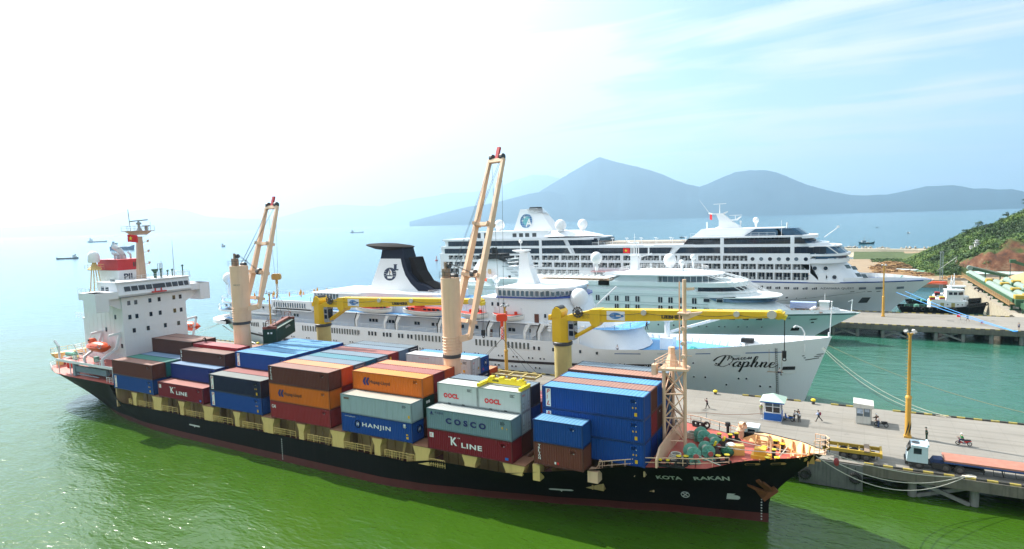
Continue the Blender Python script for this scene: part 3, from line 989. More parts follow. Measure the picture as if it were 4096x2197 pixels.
# deck cranes
def deck_crane(x,y,r,ztop,zring,zb,foot,tip,hookz,hookm,label):
 b=MB()
 b.lathe((x,y,0),[(r*1.28,zb),(r*1.12,zb+2.2),(r*1.0,zring-.15),(r*1.08,zring-.12),(r*1.08,zring),(r,zring+.01)],20)
 ped=b.build('deck_crane',kota,CREAM,smooth=40)
 ped['label']=label
 b=MB().lathe((x,y,0),[(r*1.10,zring+.02),(r*1.10,zring+.5)],24);b.build('slewing_ring',ped,DKGREY,smooth=40)
 d=V((tip[0]-x,tip[1]-y,0)).normalized();s=V((-d.y,d.x,0))
 c=V((x,y,0))
 pts=[]
 for k in range(14):
  a=pi/2+pi*k/13
  q=d*(math.cos(a)*r)+s*(math.sin(a)*r)
  pts.append((c+q).xy)
 fl=[(c+d*r*.95-s*r*.8).xy,(c+d*r*.95+s*r*.8).xy]
 P=[tuple(p)for p in pts]+[tuple(p)for p in fl]
 b=MB().prism(P,'z',zring+.5,ztop)
 for k in range(6):b.torus((x,y,zring+.9+k*.42),r*1.04,.05,n=20,m=4)
 b.build('crane_house',ped,CREAM,smooth=35)
 b=MB();b.box((x-.6,y-.8,ztop),(x+.1,y+.2,ztop+1.3));b.tube((x-.3,y-.3,ztop+1.3),(x-.3,y-.3,ztop+2.2),.22);b.build('winch_house',ped,M('head_tan',(.30,.20,.13),.6,rust=.2))
 b=MB()
 hd=c+d*r*.8+V((0,0,ztop+.2))
 b.tube(hd-s*.5,hd+s*.5,.36,n=14);b.tube(c+V((0,0,ztop+1.7))-s*.3,c+V((0,0,ztop+1.7))+s*.3,.36,n=12)
 b.build('winch_head',ped,DKGREY)
 b=MB().rail([(x-r*.8,y-r*.8,ztop),(x+r*.8,y-r*.8,ztop),(x+r*.8,y+r*.8,ztop)],.9,2,1.1,.03);b.build('railing',ped,DKGREY)
 F,T=V(foot),V(tip)
 up=(T-F).normalized()
 nrm=s.cross(up).normalized()
 wf,wt=r*1.5,r*1.2
 b=MB()
 Lj=(T-F).length
 for sg in(-1,1):
  b.bar(F+s*sg*wf,F.lerp(T,.36)+s*sg*lerp(wf,wt,.36),.5,.6,up=nrm,h2=1.05,w2=.72)
  b.bar(F.lerp(T,.36)+s*sg*lerp(wf,wt,.36),T+s*sg*wt,.6,.95,up=nrm,w2=.45,h2=.55)
 for sg in(-1,1):b.bar(F+s*sg*wf,c+V((0,0,F.z-.3))+s*sg*r*.8+d*r*.5,.35,.9);b.tube(F+s*(sg*wf-.25),F+s*(sg*wf+.25),.4)
 for t in(.08,.33,.62,.99):
  w=lerp(wf,wt,t)
  p=F.lerp(T,t)
  b.bar(p-s*w,p+s*w,.6,.55,up=up)
  if t<.9:
   for sg in(-1,1):b.bar(p+s*sg*w,p+s*sg*w*.45,1.9,.5,up=up,w2=.6)
 jib=b.build('jib',ped,CREAM)
 b=MB();p=F.lerp(T,.34);b.tube(p-s*.35,p+s*.35,.6,n=14)
 for sg in(-1,1):b.tube(T+s*(sg*wt*.75-.25)+up*.3,T+s*(sg*wt*.75+.25)+up*.3,.5,n=12)
 b.build('sheave',jib,DKGREY)
 b=MB();b.bar(T-up*.1,T+up*1.9+s*.0,.6,.35,up=nrm);b.build('jib_head',jib,REDP)
 b=MB()
 hdp=hd+V((0,0,.3))
 for q in(-.5,-.35,.35,.5):b.tube(hdp+s*q,T+s*q*2.2,.03,n=4,cap=False)
 for q in(-.2,.2):b.tube(c+V((0,0,ztop+2.1))+s*q,F.lerp(T,.34)+s*q,.03,n=4,cap=False)
 b.build('luffing_wire',ped,WIRE)
 b=MB()
 for q in(-1,1):b.tube(T+s*q*wt*.75,V((T.x,T.y,hookz))+s*q*.45,.03,n=4,cap=False)
 b.build('hoist_wire',ped,WIRE)
 b=MB()
 hx,hy=T.x,T.y
 pr=[(-.85,.2),(-.6,0),(.6,0),(.85,.2),(.85,.9),(.6,1.15),(-.6,1.15),(-.85,.9)]
 ex=V((_X.x,_X.y,0)).normalized();ey=V((-ex.y,ex.x,0))
 vs=[V((hx,hy,hookz-1.15))+ex*a+V((0,0,z_))+ey*k for k in(-.3,.3)for a,z_ in pr]
 b.add(vs,[tuple(range(7,-1,-1)),tuple(range(8,16))]+[(i,(i+1)%8,8+(i+1)%8,8+i)for i in range(8)])
 b.tube((hx,hy,hookz-1.15),(hx,hy,hookz-1.9),.25)
 for k in range(3):b.torus((hx,hy,hookz-2.15-k*.55),.22,.07,axis=(1,0,0)if k%2 else(0,1,0),n=10,m=5)
 b.torus((hx,hy,hookz-3.75),.2,.08,axis=(0,1,0),n=10,m=5)
 b.build('hook_block',ped,hookm)
 return ped
HKY=M('hook_tan',(.62,.36,.10),.5)
HKR=M('hook_orange',(.80,.06,.012),.4)
cr1=deck_crane(-34.4,11,1.38,28.0,17.6,6.1,(-33.9,13.1,20.6),(-33.6,18.5,38.45),25.95,HKY,'aft tan deck crane with its jib luffed up and a green container on its hook')
cr2=deck_crane(10.9,11,1.2,26.7,15.3,6.1,(11.5,12.7,18.2),(13.5,21.0,43.8),20.2,HKR,'forward tan deck crane with tall jib and orange hook block')
text('CRANE  SWL 36T',NAVY,cr1,(-33.6,9.3-.02,24.6),(.85,.1,0),(0,0,1),.3,1.5)
b=MB()
hk=V((13.5,21,16.4))
for p in((7.9,20,11.0),(19.0,20,11.0),(19.0,22,11.0),(7.9,22,11.0)):
 b.tube(hk,p,.03,n=4,cap=False).cut()
b.build('sling_wire',cr2,WIRE)
# foremast tower
b=MB()
for(x,y)in((42.1,8.4),(44.3,9.2),(42.1,12.4)):
 b.tube((x,y,7.4),(x,y,16.9),.2,n=10)
for z0 in(8.6,11.3,14.1):
 for p,q in(((42.1,8.4),(44.3,9.2)),((42.1,8.4),(42.1,12.4)),((44.3,9.2),(42.1,12.4))):
  b.tube((*p,z0),(*q,z0),.1,n=6);b.tube((*p,z0),(*q,z0+2.7),.075,n=6);b.tube((*q,z0),(*p,z0+2.7),.075,n=6)
b.prism([(41.6,7.8),(44.8,8.6),(44.8,10.0),(42.4,13.0),(41.6,13.0)],'z',16.9,17.15)
b.rail([(41.7,13,17.1),(41.2,7.9,17.1),(44.6,8.6,17.1)],1.0,3,1.2,.03)
b.box((40.9,7.6,16.4),(41.4,8.6,17.6));b.lathe((42.6,10.0,17.1),[(.9,0),(.4,1.4),(.4,2.2)],6)
fm=b.build('foremast',kota,M('foremast_tan',(.74,.49,.33),.5,var=.06,streak=.2,rust=.12,rcol=(.35,.14,.05)))
b=MB().tube((44.3,9.2,16.9),(44.3,9.2,27.3),.27,.22,n=12);b.prism([(43.9,23.4),(46.2,23.7),(46.2,23.55),(44.5,22.7)],'y',8.8,9.6);b.box((43.6,8.6,23.4),(44.9,9.8,23.55))
for z in(18.6,20.1,21.8):b.tube((44.3,8.7,z),(44.3,8.3,z),.25);b.bar((44.6,9.2,z),(45.1,9.2,z),.07)
b.bar((44.6,9.2,26.2),(45.4,9.1,26.3),.3);b.bar((43.65,9.4,17.2),(43.65,9.4,27),.07);b.bar((43.65,9.7,17.2),(43.65,9.7,27),.07)
for i in range(26):b.bar((43.65,9.4,17.4+i*.37),(43.65,9.7,17.4+i*.37),.04)
b.build('mast_pole',fm,MATS['foremast_tan'])
# forecastle gear
def winch(x,y,a,r=1.0,w=1.5):
 u=V((math.cos(a),math.sin(a),0));c=V((x,y,7.46+r*1.2));s=V((-u.y,u.x,0))
 b=MB();b.tube(c-u*w*.5,c+u*w*.5,r*.5,n=18);b.mat(1)
 for t in(-.5,.5):
  b.tube(c+u*(w*t-.05),c+u*(w*t+.05),r,n=22)
  for k in range(8):
   q=2*pi*k/8;d=s*math.cos(q)+V((0,0,math.sin(q)));o_=u*(w*t+(.08 if t>0 else-.08));b.bar(c+o_+d*r*.2,c+o_+d*r*.95,.07,.1,up=u)
 b.tube(c+u*w*.5,c+u*(w*.5+.8),r*.22,n=12)
 for t in(-.72,.70):
  for k in(-1,1):b.bar(c+u*w*t,c+u*w*t+s*k*r*.8-V((0,0,r*1.2)),.12,.22)
  b.bar(c+u*w*t+s*r*.8-V((0,0,r*1.15)),c+u*w*t-s*r*.8-V((0,0,r*1.15)),.25,.2)
 b.box(c-u*w*.9-V((.3,.3,r*.9)),c-u*w*.9+V((.3,.3,r*.3)))
 b.mat(2).tube(c+u*(w*.5+.7),c+u*(w*.5+.82),r*.38,n=14)
 return b.build('mooring_winch',kota,[ROPE,GREENM,M('drum_end_red',(.45,.10,.09),.5)],smooth=35)
for x,y,a,r in((45.7,6.5,-1.05,.82),(46.9,8.2,-1.05,.75),(45.6,12.2,-1.05,.85),(47.2,11.0,-1.05,.75)):
 winch(x,y,a,r,1.25)
b=MB()
for x,y in((47.6,8.7),(48.2,10.6)):b.lathe((x,y,7.46),[(.7,0),(.8,.5),(.4,1.1),(.35,1.3)],10);b.bar((x,y-.6,7.6),(x-1.2,y+1.6,7.9),.5).cut()
b.build('chain_stopper',kota,M('dark_chain',(.03,.018,.014),.8,rust=.3))
b=MB()
for x,y in((47.6,8.7),(48.2,10.6)):b.bar((x,y,8.6),(x+.25,y-.1,9.3),.2).cut()
b.build('stopper_lever',kota,YELB)
def bitts(pts,lab=None):
 b=MB()
 p0,p1=V((*pts[0],7.46)),V((*pts[-1],7.46))
 d=(p1-p0).normalized()
 b.bar(p0-d*.4+V((0,0,.12)),p1+d*.4+V((0,0,.12)),.6,.22)
 for p in pts:b.lathe((*p,7.5),[(.22,0),(.22,.75),(.28,.78),(.28,.86)],12)
 b.mat(1)
 for p in pts:b.lathe((*p,8.362),[(.30,0),(.30,.05),(.24,.07)],12)
 b.build('mooring_bitts',kota,[BLK,YELB])
bitts([(44.6,5.0),(45.3,5.3)]);bitts([(48.4,6.9),(49.2,7.5)]);bitts([(53.2,8.5),(54.1,8.9)]);bitts([(52.5,11.6),(53.5,11.2)]);bitts([(47.2,13.9),(48.4,14.2),(49.0,14.9)]);bitts([(53.4,14.2),(54.2,13.4)])
b=MB()
for p,q in(((42.8,3.6),(45.4,4.3)),((43.2,18.2),(45.0,17.6)),((51.9,16.0),(53.2,15.3))):
 b.bar((*p,7.55),(*q,7.55),.5,.25);b.bar((*p,8.1),(*q,8.1),.2,.15)
 for t in(0,.33,.66):c=V((*p,7.6)).lerp(V((*q,7.6)),t);b.tube(c,c+V((0,0,.5)),.2)
 b.torus(V((*q,8.0)),.35,.12,axis=(0.3,1,0)).cut()
b.build('fairlead',kota,BLK)
b=MB()
for p,q in(((42.8,3.6),(45.4,4.3)),):
 for t in(0.05,.35):c=V((*p,8.15)).lerp(V((*q,8.15)),t);b.tube(c,c+V((0,0,.08)),.22)
b.build('roller_cap',kota,YELB)
b=MB()
for i in range(5):b.torus((43.9+.04*i,5.9,7.55+.17*i),.72-.05*i,.09,n=18)
b.cut()
for i in range(5):b.torus((44.9,6.0-.1*i,7.6+.1*i),.5,.07,axis=(.2,.3,1),n=14)
b.cut()
for i in range(4):b.torus((44.0,13.9,7.55+.17*i),.7-.06*i,.1,n=14)
b.build('coiled_rope',kota,ROPE)
b=MB();b.prism([(48.9,9.7),(50.6,10.4),(50.3,11.3),(49.0,10.8)],'z',7.46,8.55);b.build('deck_box',kota,YELB if False else M('box_buff',(.74,.46,.13),.5))
b=MB();b.ball((48.9,9.4,8.0),.75,12,.75);b.build('green_tarpaulin',kota,M('tarp_green',(.01,.10,.05),.8,var=.3,scale=2))
b=MB();b.ball((49.1,10.4,8.4),.6,12,.6);b.build('white_sack',kota,WCLOTH)
b=MB();b.box((51.3,9.9,7.46),(53.0,11.2,7.85));b.box((51.6,10.2,7.85),(52.8,11.1,8.5));b.lathe((53.2,10.0,7.46),[(.25,0),(.25,.7)],8);b.build('hatch',kota,M('hatch_yellow',(.80,.45,.05),.45,rust=.1))
b=MB().path([(53.3,10.6,7.46),(53.3,10.6,9.6),(52.9,10.5,10.0),(51.6,10.4,10.15)],.11,n=8);b.build('stay_post',kota,CREAM)
b=MB().lathe((49.3,16.0,7.46),[(.4,0),(.4,.9),(.55,1.0),(.3,1.4)],10);b.path([(49.3,16,8.2),(49.3,16,9.2),(49.8,15.6,9.3),(49.8,15.6,8.9)],.3,n=10);b.build('ventilator',kota,CREAM)
b=MB().lathe((47.6,17.3,7.46),[(.18,0),(.18,.8),(.35,.9),(.3,1.3)],8);b.build('small_vent',kota,BLK)
b=MB()
for p,q,s in(((45.6,6.3,8.6),(49.0,4.95,8.1),.1),((46.5,9,8.6),(57.0,10.3,8.7),.2),((47.0,12.4,8.7),(55.0,12.4,8.0),.15),((54.1,8.9,8.2),(54.8,12.2,8.5),.05),((44.6,6.4,7.9),(45.8,6.5,7.6),.2)):
 b.path(sag(p,q,s,8),.055).cut()
b.build('deck_rope',kota,ROPE)
# marks on the hull
def hulltext(s,x0,x1,z,h,mt,dz=0,**k):
 o=text(s,mt,kota,(x0,0,z),(1,0,0),(0,0,1),h,x1-x0,**k)
 for v_ in o.data.vertices:
  wx,wz=v_.co.x+ORG[kota].x,v_.co.z+ORG[kota].z
  v_.co.y=YC-khull(wx,wz)-0.05-ORG[kota].y
  v_.co.x-=0.02
 return o
HW=M('faded_white_lettering',(.55,.57,.53),.6,var=.15,scale=2)
def cutletters(s,x0,x1,z,h):
 n=len(s)
 return hulltext(s,x0,x1,z,h,HW,bold=0.03)
cutletters('KOTA',42.15,44.75,5.25,.66);cutletters('RAKAN',45.95,49.45,5.3,.66)
def hullpatch(name,pts,mt):
 b=MB();b.add([(x,YC-khull(x,z)-.05,z)for x,z in pts],[tuple(range(len(pts)))]);return b.build(name,kota,mt)
ring=[(44.55+.42*math.cos(a)*(1),2.75+.42*math.sin(a))for a in[2*pi*i/18 for i in range(18)]]
b=MB()
for i in range(18):
 (xa,za),(xb,zb)=ring[i],ring[(i+1)%18]
 b.tube((xa,YC-khull(xa,za)-.04,za),(xb,YC-khull(xb,zb)-.04,zb),.05,n=4,cap=False)
for a in(.785,2.356):
 p=(44.55+.42*math.cos(a),2.75+.42*math.sin(a));q=(44.55-.42*math.cos(a),2.75-.42*math.sin(a))
 b.tube((p[0],YC-khull(*p)-.04,p[1]),(q[0],YC-khull(*q)-.04,q[1]),.05,n=4)
b.build('thruster_mark',kota,HW)
hullpatch('bulb_mark',[(x_-.2,z_-1.1)for x_,z_ in((49.0,3.6),(50.2,3.6),(50.42,3.75),(50.42,4.0),(50.2,4.15),(49.75,4.2),(50.0,4.4),(49.15,4.4))],HW)
for xx,zz in((29.4,2.35),(-34.6,2.6)):
 hullpatch('tug_mark',[(xx,zz),(xx+.2,zz-.12),(xx+1.3,zz-.12),(xx+1.45,zz-.35),(xx+1.6,zz-.12),(xx+2.7,zz-.12),(xx+2.9,zz),(xx+2.7,zz+.12),(xx+.2,zz+.12)],HW)
b=MB()
for i in range(11):
 z=.25+i*.33;x=52.35;b.add([(x-.07,YC-khull(x,z)-.06,z),(x+.07,YC-khull(x+.07,z)-.06,z),(x+.07,YC-khull(x+.07,z+.15)-.06,z+.15),(x-.07,YC-khull(x,z+.15)-.06,z+.15)],[(0,1,2,3)])
 z=.3+i*.3;x=-12.5;b.add([(x-.08,YC-khull(x,z)-.03,z),(x+.08,YC-khull(x,z)-.03,z),(x+.08,YC-khull(x,z+.15)-.03,z+.15),(x-.08,YC-khull(x,z+.15)-.03,z+.15)],[(0,1,2,3)])
b.build('draught_mark',kota,HW)
for x in(51.9,54.3):
 z=8.0
 hullpatch('mooring_port',[(x-.75,z),(x-.6,z-.17),(x+.6,z-.12),(x+.8,z+.05),(x+.6,z+.22),(x-.6,z+.17)],M('port_lip',(.6,.30,.12),.5))
 o=hullpatch('mooring_roller',[(x-.66,z),(x-.55,z-.13),(x+.25,z-.1),(x+.3,z+.14),(x-.55,z+.11)],BLK)
 for v_ in o.data.vertices:v_.co.y-=.03
b=MB()
def HP(x,z,off=.12):return V((x+.25,YC-khull(x+.25,z-.7)-off,z-.7))
ax0,az0=52.3,4.9
b.bar(HP(51.9,6.2),HP(52.9,4.6),.42,.3,up=(0,-1,0));b.bar(HP(52.2,3.6,.2),HP(53.6,4.9,.2),.75,.45,up=(0,-1,0))
b.bar(HP(52.3,3.9,.25),HP(51.6,5.0,.3),.55,.3,up=(0,-1,0),w2=.12);b.bar(HP(52.6,4.3,.25),HP(50.9,5.5,.3),.5,.3,up=(0,-1,0),w2=.1);b.bar(HP(53.2,4.6,.25),HP(52.5,5.9,.35),.5,.3,up=(0,-1,0),w2=.12)
b.build('anchor',kota,M('rusty_anchor',(.17,.055,.016),.8,var=.3,scale=2,rust=.4))
# lifeboats (hang in davits) and their davits
def lifeboat(x,y,z,label,s=1.0):
 t=thing('lifeboat',label,'lifeboat',(x,y,z),'orange enclosed lifeboats of the container ship')
 rings=[]
 for i in range(13):
  u=-1+2*i/12
  w=(1-abs(u)**2.6)**.6 if abs(u)<1 else 0.02
  w=max(w,.03)
  kz=.35*abs(u)**3
  rings.append([V((x+u*3.5*s,y+a*1.25*w*s,z+(h_ if h_>0 else h_*w*.9+kz)*s))for a,h_ in((-.1,-1.1),(-.65,-.8),(-1,-.1),(-1.0,0.0),(1.0,0.0),(1,-.1),(.65,-.8),(.1,-1.1))])
 MB().loft(rings).build('hull',t,ORANGE,smooth=50)
 rings=[]
 for i in range(11):
  u=-1+2*i/10
  w=max((1-abs(u)**3)**.55,.05)if abs(u)<1 else .05
  rings.append([V((x+u*3.25*s,y+a*1.17*w*s,z+.02+h_*w*s))for a,h_ in((-1,0),(-.95,.45),(-.6,.85),(0,1.0),(.6,.85),(.95,.45),(1,0))])
 cab=MB().loft(rings,closed=False,cap0=False,cap1=False)
 cab.build('canopy',t,ORANGE,smooth=50)
 c=MB();c.lathe((x-2.0*s,y,z+.8*s),[(.75*s,0),(.7*s,.45*s),(.5*s,.75*s),(.0,.8*s)],12);k=c.build('conning_hatch',t,ORANGE,smooth=50)
 b=MB();b.box((x-2.2*s,y-.72*s,z+1.15*s),(x-1.8*s,y-.55*s,z+1.45*s))
 for q in(-.6,0.3,1.1,1.8):b.box((x+q*s,y-1.19*s,z+.25*s),(x+(q+.35)*s,y-1.1*s,z+.33*s))
 b.build('porthole',t,GLD)
 b=MB().torus((x+2.4*s,y-1.05*s,z+.45*s),.38*s,.07*s,axis=(.3,-1,0));b.build('grab_ring',t,GREYST)
 b=MB()
 for i in range(12):
  u0,u1=-1+2*i/12,-1+2*(i+1)/12
  w0,w1=(max((1-abs(u)**2.6),.01)**.6 for u in(u0,u1))
  b.bar((x+u0*3.52*s,y-1.27*w0*s,z),(x+u1*3.52*s,y-1.27*w1*s,z),.1*s);b.bar((x+u0*3.52*s,y+1.27*w0*s,z),(x+u1*3.52*s,y+1.27*w1*s,z),.1*s)
 b.build('rubbing_strake',t,M('strake_dark_orange',(.55,.06,.012),.5))
 return t
lifeboat(-64.6,2.2,12.9,'orange enclosed lifeboat hanging in davits beside the white accommodation block facing the open water')
lifeboat(-64.0,20.2,14.0,'orange lifeboat peeping out behind the white accommodation block on the pier side')
b=MB()
for x in(-67.4,-61.2):
 b.bar((x,4.5,15.4),(x,3.6,12.6),.35,.45);b.bar((x,4.5,15.4),(x,2.4,15.2),.3,.4);b.bar((x,3.6,12.6),(x,.9,11.0),.35,.4);b.bar((x,.9,11.0),(x,1.0,9.8),.4,.45)
 b.bar((x,20.2,16.2),(x,18.5,10),.3,.4);b.bar((x,20.2,16.2),(x,17.4,16.0),.3,.4);b.tube((x,2.3,15.2),(x,2.2,13.4),.05)
 b.bar((x,2.9,12),(x,4.4,11.0),.2).cut()
b.build('davit',kota,SW)
# containers
def box_mesh(Lc,W=2.44,H=2.59,pitch=0.28,depth=0.045,reefer=False):
 """corrugated container shell: local origin at the lower near left corner"""
 b=MB()
 e=0.055
 n=int((Lc-0.3)/pitch)
 pitch=(Lc-0.3)/n
 def corr(k):
  pts=[]
  for i in range(n):
   x=0.15+i*pitch
   pts+=[(x,0),(x+pitch*.25,0),(x+pitch*.5,depth),(x+pitch*.75,depth)]
  pts.append((Lc-0.15,0))
  return pts
 P=corr(0)
 if reefer:
  P=[(0.15,0),(Lc-.15,0)]
 for y0,sg in((e*.4,1),(W-e*.4,-1)):
  base=len(b.v)
  for x,d in P:
   b.v.append(V((x,y0+sg*d,.14)));b.v.append(V((x,y0+sg*d,H-.1)))
  for i in range(len(P)-1):
   q=(base+2*i,base+2*i+2,base+2*i+3,base+2*i+1)
   b.f.append(q if sg>0 else q[::-1]);b.m.append(0)
 ne=9
 for x0,sg in((e*.5,1),(Lc-e*.5,-1)):
  base=len(b.v)
  pts=[]
  pe=(W-.3)/ne
  for i in range(ne):
   y=.15+i*pe
   pts+=[(y,0),(y+pe*.25,0),(y+pe*.5,depth),(y+pe*.75,depth)]
  pts.append((W-.15,0))
  for y,d in pts:
   b.v.append(V((x0+sg*d,y,.14)));b.v.append(V((x0+sg*d,y,H-.1)))
  for i in range(len(pts)-1):
   q=(base+2*i,base+2*i+2,base+2*i+3,base+2*i+1)
   b.f.append(q[::-1]if sg>0 else q);b.m.append(0)
 b.add([(.05,.05,.1),(Lc-.05,.05,.1),(Lc-.05,W-.05,.1),(.05,W-.05,.1)],[(3,2,1,0)])
 me=bpy.data.meshes.new('container')
 me.from_pydata([tuple(p)for p in b.v],[],b.f)
 me.materials.append(None)
 b=MB()
 for x in(0,Lc-.16):
  for y in(0,W-.16):
   b.box((x,y,0),(x+.16,y+.16,H))
 for y in(0,W-.1):
  b.box((.16,y,.02),(Lc-.16,y+.1,.16));b.box((.16,y,H-.12),(Lc-.16,y+.08,H-.01))
 for x in(0,Lc-.1):
  b.box((x,.16,.02),(x+.1,W-.16,.16));b.box((x,.16,H-.14),(x+.1,W-.16,H-.01))
 fr=bpy.data.meshes.new('frame')
 fr.from_pydata([tuple(p)for p in b.v],[],b.f)
 fr.materials.append(None)
 b=MB()
 rn=int(Lc/.45)if not reefer else 1
 pr=(Lc-.2)/rn
 pts=[]
 for i in range(rn):
  x=.1+i*pr
  pts+=[(x,0),(x+pr*.3,0),(x+pr*.45,.028),(x+pr*.85,.028)]if not reefer else[(x,.0)]
 pts.append((Lc-.1,0))
 base=0
 for x,d in pts:
  b.v.append(V((x,.08,H-.04+d)));b.v.append(V((x,W-.08,H-.04+d)))
 for i in range(len(pts)-1):
  b.f.append((2*i,2*i+2,2*i+3,2*i+1));b.m.append(0)
 rf=bpy.data.meshes.new('roof')
 rf.from_pydata([tuple(p)for p in b.v],[],b.f)
 rf.materials.append(None)
 return me,fr,rf
C40=box_mesh(12.19)
C20=box_mesh(6.06)
R20=box_mesh(6.06,reefer=True)
b=MB()
for x in(.25,.75,1.65,2.15):
 b.tube((.03,x,.1),(.03,x,2.45),.028,n=6)
for y in(.5,1.9):
 b.box((0,y-.25,1.0),(.05,y+.25,1.12));b.box((0,y-.1,.5),(.05,y+.1,.6))
b.box((0,1.2,.15),(.03,1.24,2.45))
lockm=bpy.data.meshes.new('door_lock')
lockm.from_pydata([tuple(p)for p in b.v],[],b.f)
lockm.materials.append(None)
CC={'blue':((.007,.060,.25),(.17,.42,.66),.12),'pblue':((.006,.058,.27),(.13,.40,.68),.12),'navy':((.007,.012,.042),(.30,.32,.30),.1),'dblue':((.008,.028,.17),(.24,.38,.58),.15),'brown':((.115,.030,.021),(.42,.22,.17),.3),'dbrown':((.078,.025,.019),(.36,.20,.16),.3),'red':((.36,.012,.022),(.62,.20,.21),.12),'maroon':((.21,.015,.020),(.46,.17,.15),.2),'kred':((.19,.010,.019),(.52,.20,.16),.15),'crimson':((.27,.022,.026),(.5,.2,.2),.2),'orange':((.62,.145,.010),(.80,.36,.08),.3),'rorange':((.50,.075,.018),(.78,.38,.18),.35),'teal':((.010,.12,.22),(.09,.30,.38),.15),'tealg':((.02,.19,.18),(.06,.27,.22),.3),'slate':((.10,.15,.22),(.22,.30,.38),.3),'grey':((.33,.42,.44),(.62,.57,.48),.6),'cosco':((.17,.26,.29),(.55,.57,.55),.25),'oocl':((.47,.54,.51),(.72,.74,.70),.25),'white':((.60,.62,.64),(.74,.76,.76),.2),'dgreen':((.012,.045,.030),(.20,.30,.26),.1),'tan':((.15,.045,.030),(.52,.27,.19),.25),'dark':((.018,.024,.040),(.20,.27,.33),.2)}  # roof colour second: sunlight on top painted in, some roofs also differently coloured
CM={}
def cmat(k):
 if k not in CM:
  bc,rc,ru=CC[k]
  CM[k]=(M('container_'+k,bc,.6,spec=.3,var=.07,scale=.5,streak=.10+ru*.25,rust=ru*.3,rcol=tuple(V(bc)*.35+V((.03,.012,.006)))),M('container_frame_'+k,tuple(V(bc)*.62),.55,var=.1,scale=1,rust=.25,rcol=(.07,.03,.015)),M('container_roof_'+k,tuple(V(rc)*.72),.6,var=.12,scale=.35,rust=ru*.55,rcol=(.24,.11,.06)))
 return CM[k]
ORD=['first','second','third','fourth','fifth','sixth','seventh','eighth']
BAY={'A':(-56.2,'aftmost bay'),'B':(-42.6,'sixth bay from bow'),'C':(-28.6,'fifth bay from bow'),'D':(-14.5,'fourth bay from bow'),'E':(-0.2,'third bay from bow'),'F':(14.4,'second bay from bow'),'G':(29.4,'bay nearest bow')}
CNAME={'blue':'blue','pblue':'bright blue','navy':'navy','dblue':'royal blue','brown':'brown','dbrown':'dark brown','red':'bright red','maroon':'maroon','kred':'wine red','crimson':'dusty red','orange':'orange','rorange':'reddish orange','teal':'teal blue','tealg':'teal green','slate':'slate blue','grey':'rusty pale grey','cosco':'bluish grey','oocl':'pale grey','white':'white','dgreen':'dark green','tan':'reddish brown','dark':'dark blue grey'}
WL=M('white_lettering',(.78,.78,.76),.5,var=.05)
RL=M('red_lettering',(.62,.02,.025),.5,var=.05)
BL=M('blue_lettering',(.015,.02,.12),.5,var=.05)
KL_=M('black_lettering',(.014,.014,.018),.5)
YD=M('yellow_decal',(.72,.42,.02),.5)
H1=2.62
GRP='shipping containers stacked on the black container ship'
def crate(bay,col,tier,key,label=None,n20=0,dx=0.0,y=None,z=None,marks=True,lock=False,zone=None):
 """n20: 0 = forty foot, 1 = twenty foot"""
 x0=BAY[bay][0]+dx
 y0=col*2.5 if y is None else y
 base=6.45 if bay not in 'FG' else(6.25 if bay=='F' else(7.4 if col>=1 else 6.8))
 z0=base+(tier-1)*H1 if z is None else z
 ms=R20 if key=='oocl' else(C20 if n20 else C40)
 bm,fm_,rm=cmat(key)
 o=bpy.data.objects.new('shipping_container',ms[0])
 COL.objects.link(o)
 o.location=(x0,y0,z0)
 ORG[o]=V((x0,y0,z0))
 o.material_slots[0].link='OBJECT';o.material_slots[0].material=bm
 size='twenty-foot' if n20 else 'forty-foot'
 if label is None:
  label='%s %s container, %s tier, %s row from open water, %s'%(CNAME[key],size,['bottom','second','third'][tier-1],ORD[col],BAY[bay][1])
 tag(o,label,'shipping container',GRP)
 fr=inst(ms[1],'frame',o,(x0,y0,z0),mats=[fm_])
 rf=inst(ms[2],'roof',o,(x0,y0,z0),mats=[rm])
 Lc=6.06 if n20 else 12.19
 if lock:
  inst(lockm,'door_lock',o,(x0+Lc,y0,z0),mats=[fm_])
 if marks:
  b=MB()
  dk=key in('white','oocl','grey','cosco')
  xr=x0+Lc-1.5
  for i in range(3):
   for j in range(3+(i+col)%2):
    b.box((xr+j*.17,y0-.012,z0+2.1-i*.13),(xr+j*.17+.1,y0+.0,z0+2.17-i*.13))
    b.build('code_marking',o,KL_ if dk else WL)
 return o
def side(o,s,mt,x,z,h,w,**k):
 """lettering on the water side, x and z measured from the container's lower left corner"""
 return text(s,mt,o,ORG[o]+V((x,-.02,z)),(1,0,0),(0,0,1),h,w,**k)
def endt(o,s,mt,y,z,h,w,Lc=12.19,**k):
 return text(s,mt,o,ORG[o]+V((Lc+.02,y,z)),(0,1,0),(0,0,1),h,w,**k)
def vert(o,s,mt,x,ztop,h,w,step,shear=0.0):
 b=[]
 for i,c in enumerate(s):
  text(c,mt,o,ORG[o]+V((x,-.03,ztop-h-i*step)),(1,0,0),(0,0,1),h,w if c not in 'I' else w*.3,bold=.02,shear=shear)
def panel(o,x0,x1,z0,z1,mt,name='sign_panel',dy=-.012):
 g_=ORG[o]
 b=MB().box(g_+V((x0,dy,z0)),g_+V((x1,.0,z1)))
 return b.build(name,o,mt)
def pil(o,x=.5,dec=True,Lc=12.19):
 panel(o,x,x+.62,.25,2.35,WL)
 vert(o,'PIL',RL,x+.12,2.28,.5,.4,.68,shear=.25)
 if dec:
  panel(o,Lc-1.1,Lc-.8,.35,.75,YD,'decal');panel(o,Lc-1.35,Lc-1.2,1.2,1.38,YD,'decal');panel(o,Lc-1.0,Lc-.87,1.2,1.38,YD,'decal')
